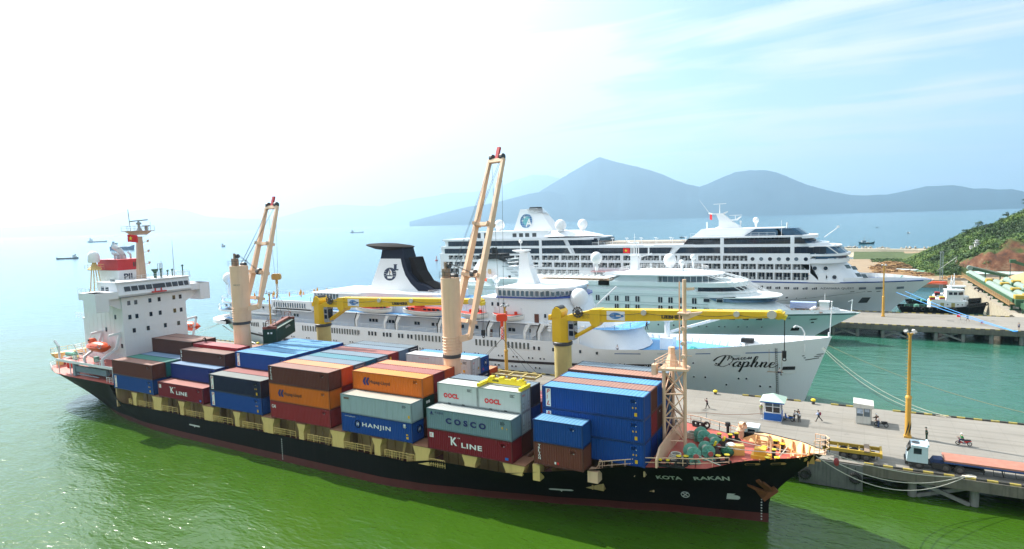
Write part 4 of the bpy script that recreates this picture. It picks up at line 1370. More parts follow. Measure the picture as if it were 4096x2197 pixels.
def kline(o):
 side(o,'K',WL,3.55,.95,1.05,.95,bold=.03);side(o,'LINE',WL,5.1,.85,.62,2.95,bold=.03,spacing=1.15)
 for q in(3.25,3.45,4.6,4.8):panel(o,q,q+.09,1.9,2.02,WL,'quote_mark')
 panel(o,.35,.95,1.55,2.15,WL,'flag_panel')
 side(o,'K',RL,.5,1.65,.4,.3)
 panel(o,11.2,11.65,.3,.6,BLUEP,'decal')
def hapag(o):
 g_=ORG[o]
 for q in(0,.55):
  b=MB();b.prism([(1.85+q,1.25),(2.2+q,1.85),(2.55+q,1.85),(2.25+q,1.3),(2.45+q,.8),(2.1+q,.8)],'y',-.018,0)
  for v_ in b.v:v_+=g_
  b.build('arrow_mark',o,BL)
 side(o,'Hapag-Lloyd',KL_,3.1,.95,.62,3.6,bold=.012)
def oocl_(o,lock=True):
 side(o,'O',RL,.95,.75,.62,.62,bold=.06);side(o,'O',RL,1.62,.75,.62,.62,bold=.06);side(o,'CL',RL,2.25,.75,.62,1.0,bold=.05)
 g_=ORG[o]
 b=MB()
 for i in range(5):
  a=pi/2+2*pi*i/5
  c=V((1.93+.10*math.cos(a),-.03,1.06+.10*math.sin(a)))
  b.box(g_+c-V((.05,0,.05)),g_+c+V((.05,.005,.05)))
 b.build('flower_mark',o,M('pale_pink',(.7,.5,.5),.5))
 endt(o,'OOCL',RL,.35,1.95,.22,.7,6.06,bold=.05)
 b=MB()
 for q in(1.6,3.7):b.box(g_+V((q,-.01,.02)),g_+V((q+.4,.005,.15)))
 b.build('fork_pocket',o,BLK)
def hanjin_ring(o,c,ax,r):
 u=V((1,0,0))if ax=='y' else V((0,1,0))
 off=V((0,-.03,0))if ax=='y' else V((.03,0,0))
 b=MB();k=20
 cc=ORG[o]+V(c)+off
 for i in range(k):
  a0,a1=2*pi*i/k,2*pi*(i+1)/k
  f=lambda a,q:cc+u*math.cos(a)*q+V((0,0,1))*math.sin(a)*q
  b.add([f(a0,r*.8),f(a1,r*.8),f(a1,r),f(a0,r)],[(0,1,2,3),(3,2,1,0)])
 b.build('ring_mark',o,WL)
 text('H',WL,o,cc-u*r*.42-V((0,0,r*.5)),u,(0,0,1),r,r*.85,bold=.02,shear=.2)
pil(crate('A',0,1,'blue','blue forty-foot container with upright red and white letter panel beside the white ship rail'))
crate('A',0,2,'brown','brown container stacked on a blue one right beside the orange lifeboat')
crate('A',1,1,'dblue',marks=False);crate('A',1,2,'tealg',marks=False);crate('A',2,1,'dbrown',marks=False);crate('A',2,2,'dblue',marks=False)
for c_ in(3,4):
 crate('A',c_,1,'brown',marks=False);crate('A',c_,2,'dbrown',marks=False);crate('A',c_,3,'dbrown',marks=False,dx=.0)
crate('A',5,1,'tan',marks=False);crate('A',6,1,'brown',marks=False)
kline(crate('B',0,1,'kred','wine red container with white lettering, a single one at the rail, sixth bay from bow'))
crate('B',1,1,'brown');crate('B',1,2,'dblue')
o=crate('B',2,3,'dbrown','brown container with an upright white three-letter code on its aft end, roof sunlit tan',y=4.35,z=6.45+2*H1-.55)
vert(o,'SSI',WL,.25,2.4,.5,.35,.68)
crate('B',2,1,'tan',y=4.95,marks=False);crate('B',2,2,'brown',marks=False,y=4.95,z=9.0-.5)
o=crate('B',3,3,'red','bright red container with a pink sunlit roof on which a dark clad worker crouches',y=6.9)
crate('B',3,1,'brown',marks=False,y=7.45);crate('B',3,2,'red',marks=False,y=7.45)
crate('B',6,1,'brown',marks=False);crate('B',6,2,'tan',marks=False);crate('B',7,1,'brown',marks=False);crate('B',7,2,'tan',marks=False)
pil(crate('C',0,1,'pblue'));pil(crate('C',0,2,'navy'))
crate('C',1,1,'brown');crate('C',1,2,'maroon',marks=False)
for c_ in range(2,7):
 crate('C',c_,1,'blue',marks=False);crate('C',c_,2,'brown',marks=False)
 o=crate('C',c_,3,'pblue',marks=c_==2)
 if c_==2:pil(o,dec=False)
o=crate('D',0,1,'crimson');side(o,'CAI',WL,.35,1.55,.5,.85,bold=.03)
hapag(crate('D',0,2,'orange'))
o=crate('D',0,3,'brown');vert(o,'TRITON',WL,.5,2.35,.26,.28,.31)
crate('D',1,1,'brown');crate('D',1,2,'maroon',marks=False);o=crate('D',1,3,'rorange',lock=False)
crate('D',2,1,'blue',marks=False);crate('D',2,2,'dblue',marks=False);o=crate('D',2,3,'slate');endt(o,'CHINA SHIPPING',WL,.3,2.1,.16,1.8)
crate('D',3,1,'teal',marks=False);crate('D',3,2,'blue',marks=False);o=crate('D',3,3,'teal');side(o,'www.hanjin.com',WL,.8,2.08,.26,2.6);hanjin_ring(o,(12.19,1.6,1.6),'x',.5)
for c_,k_ in((4,'slate'),(5,'maroon'),(6,'slate'),(7,'dark')):
 crate('D',c_,1,'brown',marks=False);crate('D',c_,2,'orange' if c_==4 else 'dblue',marks=False);o=crate('D',c_,3,k_,marks=False,y=c_*2.53,lock=c_==5)
 if c_ in(4,7):endt(o,'CHINA SHIPPING',WL,.3,2.1,.17,1.8)
 if c_==5:
  b=MB().box(ORG[o]+V((12.2,.3,1.6)),ORG[o]+V((12.23,.65,2.1)));b.build('decal',o,YD)
o=crate('E',0,1,'pblue','bright blue container with white lettering and ring emblem under a rusty pale grey one')
side(o,'HANJIN',WL,3.75,.95,.72,4.9,bold=.02,spacing=1.2);hanjin_ring(o,(2.95,0,1.32),'y',.52);side(o,'www.hanjin.com',WL,.65,2.12,.2,1.9);hanjin_ring(o,(12.19,1.5,1.5),'x',.5)
panel(o,10.8,11.15,1.9,2.35,WL,'decal');panel(o,11.2,11.55,.45,.75,YD,'decal');panel(o,11.2,11.5,.9,1.1,YD,'decal')
o=crate('E',0,2,'grey');panel(o,.6,1.5,1.95,2.2,M('rust_panel',(.16,.10,.07),.8,rust=.3),'rust_plate');panel(o,11.6,11.9,.6,.95,YD,'decal')
crate('E',1,1,'brown');o=crate('E',1,2,'dgreen',lock=True)
b=MB()
for q in(.65,1.1):b.box(ORG[o]+V((12.2,q,1.75)),ORG[o]+V((12.24,q+.28,2.1)))
b.build('decal',o,WL)
hapag(crate('E',1,3,'orange'))
crate('E',2,1,'maroon',marks=False);crate('E',2,2,'brown',marks=False);o=crate('E',2,3,'maroon');panel(o,12.2-.5,12.2-.2,.9,1.4,YD,'decal')
crate('E',3,1,'brown',marks=False);crate('E',3,2,'rorange',marks=False);crate('E',3,3,'rorange')
crate('E',5,1,'brown',marks=False,y=14.3);crate('E',5,2,'dblue',y=14.3)
o=crate('E',5,3,'white','white container with red lettering half hidden behind the forward tan crane',y=14.3,lock=True)
side(o,'YANG MING',RL,3.7,.6,.75,5.6,bold=.03);panel(o,2.6,3.4,.62,1.35,RL,'emblem');side(o,'www.yml.com.tw',RL,2.5,2.05,.16,2.0);panel(o,10.7,11.0,.55,.95,YD,'decal');panel(o,10.2,10.45,1.75,2.0,YD,'decal')
text('M',RL,o,ORG[o]+V((12.24,.4,1.75)),(0,1,0),(0,0,1),.35,.4)
b=MB().box(ORG[o]+V((12.2,1.7,.8)),ORG[o]+V((12.24,1.95,1.15)));b.build('decal',o,YD)
crate('E',6,1,'blue',marks=False,y=16.85);o=crate('E',6,2,'navy',marks=False,y=16.85);endt(o,'CHINA SHIPPING',WL,.3,2.0,.2,1.7)
o=crate('E',6,3,'pblue','bright blue container end with white ring emblem standing beside the white container',y=16.85,z=11.45);hanjin_ring(o,(12.19,1.4,1.6),'x',.5);endt(o,'H',RL,.5,.5,.45,.3)
crate('E',7,1,'brown',marks=False,y=19.4);o=crate('E',7,2,'rorange','reddish orange container end in the row nearest the pier, below the blue one',y=19.4)
kline(crate('F',0,1,'kred','wine red container with white lettering under the bluish grey container'))
o=crate('F',0,2,'cosco','bluish grey container with big spaced navy letters, directly on a wine red one')
side(o,'COSCO',BL,2.9,.95,.75,5.8,bold=.05,spacing=1.7);side(o,'中远集团',BL,1.25,2.0,.3,1.3)
b=MB();b.prism([(.75,2.35),(.6,1.95),(.95,1.95)],'y',-.018,0);b.box((.45,-.018,1.85),(1.1,0,1.9))
for v_ in b.v:v_+=ORG[o]
b.build('sail_mark',o,BL)
panel(o,10.85,11.05,1.35,1.6,YD,'decal');panel(o,11.5,11.6,1.35,1.5,YD,'decal')
crate('F',1,1,'brown','dark brown twenty-foot container behind the wine red one, bottom tier, second bay from bow',1,dx=6.13,marks=False);crate('F',1,1,'dbrown',None,1,marks=False)
crate('F',1,2,'oocl','pale grey twenty-foot reefer under another, its forward end showing beside the bluish grey container',1,dx=6.13,y=2.48,lock=True,marks=False);crate('F',1,2,'oocl','pale grey twenty-foot container hidden behind the bluish grey one, second bay from bow',1,y=2.48,marks=False)
oocl_(crate('F',1,3,'oocl','pale grey twenty-foot container with red logo and open white roof, aft of the yellow spreader',1,dx=.0,y=2.48,lock=True));oocl_(crate('F',1,3,'oocl','pale grey twenty-foot container with red logo lying under the yellow spreader',1,dx=6.13,y=2.48,lock=True))
crate('F',2,1,'brown',marks=False,y=5.2);crate('F',2,2,'blue',marks=False,y=5.2);o=crate('F',2,3,'dark','dark container with ribbed slate blue roof behind the yellow spreader',y=5.2);side(o,'CHINA SHIPPING',WL,9.3,1.95,.25,2.2)
crate('F',3,1,'brown',marks=False,y=7.7);crate('F',3,2,'red',y=7.7,marks=False);crate('F',4,1,'blue',marks=False,y=10.2);crate('F',4,2,'red',marks=False,y=10.2)
o=crate('G',0,1,'tan','reddish brown twenty-foot container with upright white letters, outermost at the bow end',1);vert(o,'TRITON',WL,.6,2.4,.26,.3,.3)
panel(o,2.6,2.8,.35,.62,WL,'hazard_label');panel(o,2.9,3.15,.35,.62,RL,'hazard_label')
crate('G',0,2,'blue','blue twenty-foot container with worn patchy roof, on the reddish brown one',1)
for t_ in(1,2,3):pil(crate('G',1,t_,'pblue',None))
for c_,ks in((2,('dblue','maroon','brown')),(3,('blue','dbrown','pblue')),(4,('dblue','blue','tan')),(5,('blue','teal','dark'))):
 for t_,k_ in enumerate(ks):
  o=crate('G',c_,t_+1,k_,marks=False,z=7.4+t_*H1+(.28 if c_>=4 and t_==2 else 0))
  if c_==5 and t_==2:endt(o,'CHINA SHIPPING',WL,.35,2.05,.2,1.7)
  if c_==5 and t_==1:hanjin_ring(o,(12.19,1.2,1.5),'x',.55)
  if c_==3 and t_==1:endt(o,'TC',WL,.6,1.9,.25,.5)
hc=thing('shipping_container','dark green container with pale green roof, hanging in slings from the aft tan crane','shipping container',(-33.6,18.5,13.85),GRP,rz=math.atan2(.827,-.555))
bm,fm_,rm=cmat('dgreen')
for me_,nm_,mt_ in((C40[0],'body',bm),(C40[1],'frame',fm_),(C40[2],'roof',rm)):
 o=inst(me_,nm_,hc,(-6.1,-1.22,0),mats=[mt_])
b=MB()
for q in(-.45,.1):b.box((-6.13,q,1.75),(-6.09,q+.3,2.05))
b.build('decal',hc,WL)
text('CAPITAL',WL,hc,(-.5,-1.25,1.75),(1,0,0),(0,0,1),.42,3.2,bold=.02)
sp=thing('container_spreader','rusty red lifting frame clamped on the hanging dark green container','spreader',(-33.6,18.5,16.48),rz=math.atan2(.827,-.555))
b=MB();b.box((-6.1,-.35,.1),(6.1,.35,.5))
for q in(-6.1,5.7):b.box((q,-1.22,.0),(q+.4,1.22,.4))
b.build('beam',sp,M('spreader_rust_red',(.20,.045,.025),.6,rust=.3))
b=MB().rail([(-5.9,-.6,.5),(-4.3,-.6,.5),(-4.3,.6,.5),(-5.9,.6,.5),(-5.9,-.6,.5)],.9,2,1.5,.04);b.rail([(4.3,-.6,.5),(5.9,-.6,.5),(5.9,.6,.5)],.9,2,1.5,.04);b.build('railing',sp,MATS['spreader_rust_red'])
b=MB()
for q in(-5.7,5.7):
 for w_ in(-1,1):b.tube((0,0,5.6),(q,w_,.4),.03,n=4)
b.build('sling_wire',sp,WIRE)
s2=thing('container_spreader','bright yellow lifting spreader resting on a pale grey twenty-foot container','spreader',(20.6,3.7,14.15))
b=MB();z0=14.15
b.box((20.9,4.3,z0+.15),(26.2,4.75,z0+.75))
for q in(20.4,26.25):b.box((q,2.5,z0+.02),(q+.4,4.95,z0+.42))
for q in(21.2,22.6,24.3,25.4):b.box((q,4.2,z0+.75),(q+.5,4.85,z0+.98))
b.build('frame',s2,YELB)
text('stinis',KL_,s2,(21.6,4.28,z0+.35),(1,0,0),(0,0,1),.3,.9,bold=.03)
b=MB()
for q in(22.2,23.6,25.6):b.ball((q,4.5,z0+1.05),.16,8).cut()
b.build('sheave',s2,GREYST)
s3=thing('container_spreader','long weathered yellow spreader frame hanging level below the orange hook','spreader',(13.5,21,10.8))
b=MB()
for y_ in(19.8,21.9):b.box((7.4,y_,10.6),(19.6,y_+.25,11.0))
for q in(7.4,9.8,12.2,14.6,17.0,19.35):b.box((q,20.05,10.65),(q+.2,21.9,10.9))
b.build('frame',s3,YELOLD)
# cruise ships: shared helpers
def plan(x0,x1,yc,hb,nose,tail=0.0,n=10,pw=2.2):
 """outline of a deck: straight sides, rounded nose towards +x and optional rounded tail"""
 P=[]
 for i in range(n+1):
  a=-pi/2+pi*i/n
  c,s=math.cos(a),math.sin(a)
  P.append((x1-nose+nose*abs(c)**(2/pw),yc+hb*(1 if s>0 else-1)*abs(s)**(2/pw)))
 if tail:
  for i in range(n+1):
   a=pi/2+pi*i/n
   c,s=math.cos(a),math.sin(a)
   P.append((x0+tail-tail*abs(c)**(2/pw),yc+hb*(1 if s>0 else-1)*abs(s)**(2/pw)))
 else:
  P+=[(x0,yc+hb),(x0,yc-hb)]
 return P
def tier(b,x0,x1,yc,hb,z0,z1,nose,x1t=None,tail=0.0,hbt=None,x0t=None,pw=2.2):
 x1t=x1 if x1t is None else x1t
 hbt=hb if hbt is None else hbt
 x0t=x0 if x0t is None else x0t
 A=plan(x0,x1,yc,hb,nose,tail,pw=pw)
 B=plan(x0t,x1t,yc,hbt,nose*max(.3,(hbt/hb)),tail,pw=pw)
 return b.loft([[(x,y,z0)for x,y in A],[(x,y,z1)for x,y in B]])
def slab(b,x0,x1,yc,hb,z,t,nose,tail=0.0,pw=2.2):
 return tier(b,x0,x1,yc,hb,z-t,z,nose,tail=tail,pw=pw)
def prail(b,x0,x1,yc,hb,z,nose,tail=0.0,h=1.05,rows=3,step=2.2,r=.045,back=False):
 P=[(x,y,z)for x,y in plan(x0,x1,yc,hb,nose,tail)]
 if not back:
  P=P[:len(P)//2 if tail else len(P)-0]
 b.rail(P+([P[0]]if back else[]),h,rows,step,r)
 return b
def rrect(w,h,r,n=4):
 P=[]
 for cx,cz,a0 in((w/2-r,h/2-r,0),(-w/2+r,h/2-r,pi/2),(-w/2+r,-h/2+r,pi),(w/2-r,-h/2+r,1.5*pi)):
  for i in range(n+1):
   a=a0+pi/2*i/n
   P.append((cx+r*math.cos(a),cz+r*math.sin(a)))
 return P
def pane_mesh(name,w,h,r=.12,fr=.07,bars=0,gm=None,fm=None):
 """window: glass in a raised rounded frame, facing -y, centred on its origin"""
 b=MB()
 P,Q=rrect(w,h,r),rrect(w+2*fr,h+2*fr,r+fr)
 n=len(P)
 b.add([(x,-.02,z)for x,z in P],[tuple(range(n))])
 b.mat(1)
 vs=[(x,-.06,z)for x,z in P]+[(x,-.06,z)for x,z in Q]+[(x,.02,z)for x,z in Q]+[(x,-.02,z)for x,z in P]
 b.add(vs,[(i,n+i,n+(i+1)%n,(i+1)%n)for i in range(n)]+[(n+i,2*n+i,2*n+(i+1)%n,n+(i+1)%n)for i in range(n)]+[(3*n+i,i,(i+1)%n,3*n+(i+1)%n)for i in range(n)])
 for k in range(bars):
  x=-w/2+w*(k+1)/(bars+1)
  b.box((x-.05,-.06,-h/2),(x+.05,-.021,h/2))
 me=bpy.data.meshes.new(name)
 me.from_pydata([tuple(p)for p in b.v],[],b.f)
 me.materials.append(gm or GLD);me.materials.append(fm or WHITE)
 me.polygons.foreach_set('material_index',b.m)
 return me
def port_mesh(name,r,gm=None,fm=None):
 return pane_mesh(name,2*r,2*r,r*.98,.06,0,gm,fm)
def dome(root,c,r,stem,label=None,name='radar_dome'):
 b=MB().ball(c,r,20,1.04)
 b.lathe((c[0],c[1],c[2]-r*.95),[(r*.55,-r*.12),(r*.62,.12*r)],16)
 o=b.build(name,root,WHITE,smooth=40)
 q=MB()
 zb=c[2]-r*1.0
 if stem>.2:
  q.tube((c[0],c[1],zb-stem),(c[0],c[1],zb),r*.22,n=10)
  for k in range(4):
   a=pi/4+pi/2*k
   q.tube((c[0]+math.cos(a)*r*.2,c[1]+math.sin(a)*r*.2,zb-stem),(c[0]+math.cos(a)*r*.55,c[1]+math.sin(a)*r*.55,zb),.07,n=5)
  q.build('dome_stem',root,WHITE)
 return o
# classic liner with the script name
dap=thing('cruise_ship','white classic liner with black script name on its bow and dark winged funnel','cruise ship',(-24,61.3,0),'cruise ships moored at the piers')
DY,DH=61.3,10.25
DL=57.6+104.3
def dtp(x):return(x+104.3)/DL
def dap_top(t):
 x=-104.3+DL*t
 if x<-92:return 9.0
 if x<-86:return lerp(9.0,9.85,(x+92)/6)
 if x<13.5:return 9.85
 if x<17.5:return lerp(9.85,8.95,(x-13.5)/4)
 return 8.95+3.3*((x-17.5)/40)**1.6
dwl=[(0,.3),(dtp(-98),3.0),(dtp(-90),7),(dtp(-78),9.6),(dtp(-60),10.25),(dtp(-5),10.25),(dtp(12),8.6),(dtp(26),5.6),(dtp(40),2.7),(dtp(48),1.2),(1,.1)]
ddk=[(0,2.6),(dtp(-103),5.0),(dtp(-99),7.6),(dtp(-92),9.6),(dtp(-82),10.25),(dtp(8),10.25),(dtp(20),9.8),(dtp(32),8.5),(dtp(42),6.3),(dtp(50),3.7),(dtp(55),1.6),(1,.12)]
def dbow(z):return 53.3+4.35*(max(z,0)/12.25)
def dstern(z):return-104.3 if z>6 else-104.3+(6-z)**1.5*.62
dz_=[-1,0,.5,1.0,2,3,4,5.0,5.55,6.5,7.5,8.5,9.3,10,11,99]
DHULL,dg=hull(dap,'hull',DY,dstern,dbow,dwl,ddk,dap_top,dz_,[HULLW,M('pale_blue_boot',(.30,.38,.50),.5),HULLW],lambda z:0,n=130,knuckle=1.15)
def dhb(x,z):
 lo,hi=0.,1.
 for _ in range(40):
  t=(lo+hi)/2
  if lerp(dstern(z),dbow(z),t)<x:lo=t
  else:hi=t
 f=max(0,min(1,z/dap_top(t)))**1.15
 return lerp(itp(dwl,t),itp(ddk,t),f)
b=MB()
def band(b,hbf,yc,x0,x1,z0f,z1f,off=.05,n=60,sides=(-1,)):
 for sg in sides:
  rg=[]
  for i in range(n+1):
   x=x0+(x1-x0)*i/n
   rg.append([(x,yc+sg*(hbf(x,z0f(x))-.03),z0f(x)),(x,yc+sg*(hbf(x,z0f(x))+off),z0f(x)),(x,yc+sg*(hbf(x,z1f(x))+off),z1f(x)),(x,yc+sg*(hbf(x,z1f(x))-.03),z1f(x))])
  b.loft(rg)
 return b
dzb=lambda x:4.9+(0 if x<-10 else .0009*(x+10)**2*.9)+(0 if x>-60 else .0011*(x+60)**2*.9)
band(b,dhb,DY,-92.5,29.5,lambda x:dzb(x)-.32,lambda x:dzb(x)+.22)
b.build('rubbing_band',dap,M('dark_band',(.03,.02,.025),.5))
def ddeck(name,x0,x1,z,m_,ins=.2,n=30):
 b=MB()
 b.loft([[(x,DY-max(dhb(x,z)-ins,.02),z),(x,DY+max(dhb(x,z)-ins,.02),z)]for x in[x0+(x1-x0)*i/n for i in range(n+1)]],closed=False,cap0=False,cap1=False)
 return b.build(name,dap,m_)
ddeck('foredeck',15,55.5,8.15,BLUEDECK)
ddeck('promenade_deck',-100,16,8.95,BLUEDECK)
ds=MB()
tier(ds,-100,10,DY,7.6,8.95,13.0,6,tail=5)
tier(ds,-74,13.5,DY,10.1,13.0,13.35,7)
tier(ds,-75.5,-60,DY,10.1,12.75,15.4,.5)
tier(ds,-60,6,DY,7.4,13.35,16.2,4)
tier(ds,-56,-22,DY,7.8,16.2,18.0,3,tail=3)
tier(ds,-10,12.8,DY,9.6,13.35,18.3,8.5,x1t=11.2)
tier(ds,2,24.8,DY,9.2,8.3,12.5,7.5,x1t=21.8,hbt=8.6)
tier(ds,6,19.3,DY,8.0,12.5,14.3,7,x1t=16.8,hbt=7.2)
slab(ds,-104.7,-74,DY,9.9,11.75,.5,1,tail=11)
slab(ds,-103.4,-74,DY,9.6,14.1,.5,1,tail=11)
slab(ds,-108.6,-98,DY,9.6,8.4,.9,1,tail=13)
tier(ds,-97,-76,DY,8.6,11.75,13.6,1,tail=6)
dsup=ds.build('superstructure',dap,HULLW,smooth=30)
b=MB()
slab(b,-103.2,-75.6,DY,9.4,14.13,.02,1,tail=11)
slab(b,-104.4,-97.2,DY,9.6,11.78,.02,.3,tail=11)
slab(b,-60,-10,DY,9.6,13.38,.02,.3)
slab(b,-58,-10,DY,7.7,16.23,.02,.3)
slab(b,-21,-5,DY,7.2,16.26,.02,.3)
slab(b,12,24.2,DY,8.3,12.53,.02,6)
slab(b,-75,-61,DY,9.6,15.43,.02,.3)
b.build('blue_deck',dap,BLUEDECK)
b=MB();slab(b,-5.5,11.5,DY,9.9,18.55,.22,8.5);b.build('bridge_fender',dap,M('royal_blue_trim',(.02,.06,.33),.4))
b=MB();tier(b,-5.6,9.6,DY,9.5,18.55,20.1,8,x1t=10.4,hbt=9.75);tier(b,-5.7,10.5,DY,9.8,20.1,20.45,8.1)
dbr=b.build('bridge',dap,WHITE,smooth=30)
P=plan(-5.6,9.95,DY,9.66,8,n=60)
pm=pane_mesh('bridge_window',.78,1.15,.18,.07,0,GLW)
acc_=0;cnt=0
prev=V((-5.2,DY-9.66,19.35))
pts=[V((x,y,19.35))for x,y in[(-5.2,DY-9.66)]+P[:61]]
dist=0.0;nxt=.6
for a,c in zip(pts[:-1],pts[1:]):
 l=(c-a).length
 while nxt<=dist+l and cnt<48:
  p=a.lerp(c,(nxt-dist)/l);d=(c-a)/l
  n_=V((d.y,-d.x,0))
  inst(pm,'bridge_window',dbr,p+n_*.05,rot=(0,0,math.atan2(d.y,d.x)))
  cnt+=1;nxt+=1.08
 dist+=l
b=MB()
for x in(-59,-45.4,-36.4,-32.8,-20.6,-17,-7.6,-4.4,1.2,4.5,13.2):
 b.prism([(x-.25,9.85),(x+.25,9.85),(x+.35,11.3),(x+1.4,12.9),(x+1.4,13.35),(x+.6,13.3),(x-.25,11.6)],'y',DY-DH+.1,DY-DH+.45).cut()
b.build('davit_bracket',dap,WHITE)
b=MB()
for x in(-45.4,-32.8,-20.6,-17,-7.6,-4.4,4.5):
 b.prism([(x-.45,9.9),(x-.27,9.9),(x-.27,11.6),(x+.55,13.3),(x+.3,13.35),(x-.45,11.7)],'y',DY-DH+.05,DY-DH+.2).cut()
b.build('falls_guide',dap,BLK)
b=MB()
b.box((-60,DY-10.2,13.0),(2,DY-10.1,13.1))
b.build('deck_edge_line',dap,NAVY)
b=MB()
b.rail([(-84,DY-DH+.1,9.85),(-60,DY-DH+.1,9.85)],.9,3,2,.04).cut();b.rail([(-59,DY-DH+.1,9.5),(13,DY-DH+.1,9.5)],1.25,4,2.2,.04)
b.build('promenade_railing',dap,WHITE)
b=MB();prail(b,-103.3,-74,DY,9.5,14.1,1,11,back=True);b.build('lido_railing',dap,WHITE)
b=MB();prail(b,-104.6,-74,DY,9.8,11.75,1,11,back=True);b.build('stern_railing',dap,WHITE)
b=MB();prail(b,-60,-8,DY,9.7,16.2,.5).cut();prail(b,-55,-22,DY,7.6,18.0,3,3);b.build('sun_deck_railing',dap,WHITE)
b=MB();prail(b,-75,-61,DY,9.9,15.4,.5);b.build('pavilion_railing',dap,WHITE)
b=MB().rail([(12,DY-8.2,12.5),(20,DY-7.6,12.5),(22,DY-4,12.5),(22.3,DY+4,12.5)],1.0,2,2,.04);b.build('terrace_railing',dap,WHITE)
b=MB();slab(b,-62.5,-44,DY,8.2,17.6,.25,2);tier(b,-62,-45,DY,7.6,15.4,15.8,1)
pav=b.build('pavilion',dap,WHITE)
gm_=pane_mesh('pavilion_window',.9,1.4,.3,.09,0,GLW)
for i in range(15):inst(gm_,'pavilion_window',pav,(-61.3+i*1.1,DY-7.7,16.65))
b=MB().box((-61.9,DY-7.45,15.8),(-45,DY+7.4,17.35));b.build('glass_wall',pav,GLB)
b=MB();slab(b,-50,-25,DY,6,18.25,.25,5,3);b.build('funnel_deck',dap,WHITE)
b=MB()
prof=[(-46.2,18.2),(-26.5,18.2),(-28.5,19.4),(-31.6,20.3),(-34.4,22.8),(-35.9,26),(-36.4,28.5),(-42.9,28.5),(-43.3,26.1),(-45.4,20.4)]
def funrings(pf,w0,w1,z0,z1):
 return None
def sideprism(b,pts,yc,wf):
 n=len(pts)
 vs=[V((x,yc-wf(z),z))for x,z in pts]+[V((x,yc+wf(z),z))for x,z in pts]
 b.add(vs,[tuple(range(n)),tuple(range(2*n-1,n-1,-1))]+[((i+1)%n,i,n+i,n+(i+1)%n)for i in range(n)])
 return b
wf=lambda z:3.6-(z-18)*.14
sideprism(b,prof,DY,wf)
dfun=b.build('funnel',dap,M('funnel_navy',(.010,.013,.030),.6,var=.1,spec=.2))
b=MB()
wp=[(-46.25,18.22),(-31.0,18.22),(-33.4,20.0),(-35.2,22.0),(-36.3,24.2),(-36.9,26.0),(-43.35,26.0),(-44.3,23.5),(-45.6,20.3)]
sideprism(b,wp,DY,lambda z:wf(z)+.06);b.build('white_panel',dfun,WHITE)
b=MB()
b.loft([[(-42.2+(7.4 if a_ else 0)*0+math.cos(2*pi*i/24)*rx-.0,DY+math.sin(2*pi*i/24)*ry,z+math.cos(2*pi*i/24)*-.35*rx/7)for i in range(24)]for rx,ry,z,a_ in((4.5,2.6,28.2,0),(7.0,3.9,28.9,1),(7.3,4.0,29.15,1),(6.5,3.5,29.4,0),(3,1.8,29.7,0))])
b.build('smoke_deflector',dfun,M('soot_black',(.010,.006,.006),.75,spec=.15),smooth=40)
b=MB();sideprism(b,[(-34.4,18.3),(-27,18.8),(-30.3,20.4),(-32.2,23.0),(-33.4,26.3),(-34.7,26.3),(-33.8,22)],DY,lambda z:2.0);b.build('funnel_fin',dfun,MATS['soot_black'])
ey=DY-wf(22.3)-.1
ecx,ecz=-40.0,22.2
b=MB();b.add([(ecx+2.0*math.cos(2*pi*i/28),ey-.02,ecz+1.6*math.sin(2*pi*i/28))for i in range(28)],[tuple(range(28))])
for k,(x,z)in enumerate(((1.0,1.2),(1.9,1.2),(1.9,2.6),(1.0,2.6))):pass
b.box((ecx+1.15,ey-.02,ecz+.95),(ecx+2.0,ey,ecz+2.3));b.box((ecx+1.0,ey-.02,ecz+2.3),(ecx+2.15,ey,ecz+2.45));b.box((ecx+2.0,ey-.02,ecz+.95),(ecx+2.6,ey,ecz+1.25))
em=b.build('emblem',dfun,NAVY)
b=MB()
for P_ in([(-.2,1.35),(.55,.75),(.9,-.35),(.1,-.2)],[(-.35,1.0),(-.15,-.3),(-.75,-.2)],[(-.85,.35),(-.8,-.3),(-1.1,-.25)],[(-.85,-.55),(1.05,-.5),(.7,-1.05),(-.65,-1.1)]):
 b.add([(ecx+x,ey-.04,ecz+z)for x,z in P_],[tuple(range(len(P_)))])
for z in(-.5,.1,.6):
 b.box((ecx-1.9,ey-.045,ecz+z),(ecx-1.2,ey-.03,ecz+z+.06));b.box((ecx+1.1,ey-.045,ecz+z),(ecx+1.85,ey-.03,ecz+z+.06))
b.build('sail_emblem',em,WL)
b=MB();b.box((ecx+.08,ey-.06,ecz+.2),(ecx+.18,ey-.05,ecz+.75));b.box((ecx-.12,ey-.06,ecz+.43),(ecx+.38,ey-.05,ecz+.53));b.build('cross_emblem',em,M('gold',(.5,.25,.03),.5))
for o_ in[em]+list(em.children):
 for v_ in o_.data.vertices:v_.co.y+=(v_.co.z+ORG[em].z-ecz)*.14
b=MB()
sideprism(b,[(-5.1,20.4),(-.4,20.4),(-1.7,23.6),(-2.6,27.4),(-4.5,27.4),(-4.6,22)],DY,lambda z:1.5-(z-20)*.1)
b.lathe((-4.3,DY,27.4),[(1.2,0),(2.1,.35),(2.1,.5),(.3,.55)],18)
b.tube((-4.5,DY,27.9),(-4.5,DY,29.6),.09);b.ball((-4.5,DY,29.8),.45,10);b.bar((-1.5,DY-2.5,24.3),(-1.5,DY+2.5,24.3),.2);b.bar((-7,DY,24.2),(1,DY,24.6),.18)
b.box((-7.3,DY-1,24.2),(-5.9,DY+1,24.35));b.bar((-7.5,DY-.8,25.1),(-5.7,DY+.8,25.2),.2)
b.build('radar_mast',dap,WHITE)
dome(dap,(11.6,56.2,18.3),1.9,1.6);dome(dap,(-105.0,60.5,19.7),1.7,3.4);dome(dap,(-9.2,58,21.6),.8,2.2)
d1=pane_mesh('window',.5,1.35,.06,.03,0,glass('lounge_glass',(.09,.10,.10),.15))
d2=pane_mesh('window',.62,1.0,.1,.05)
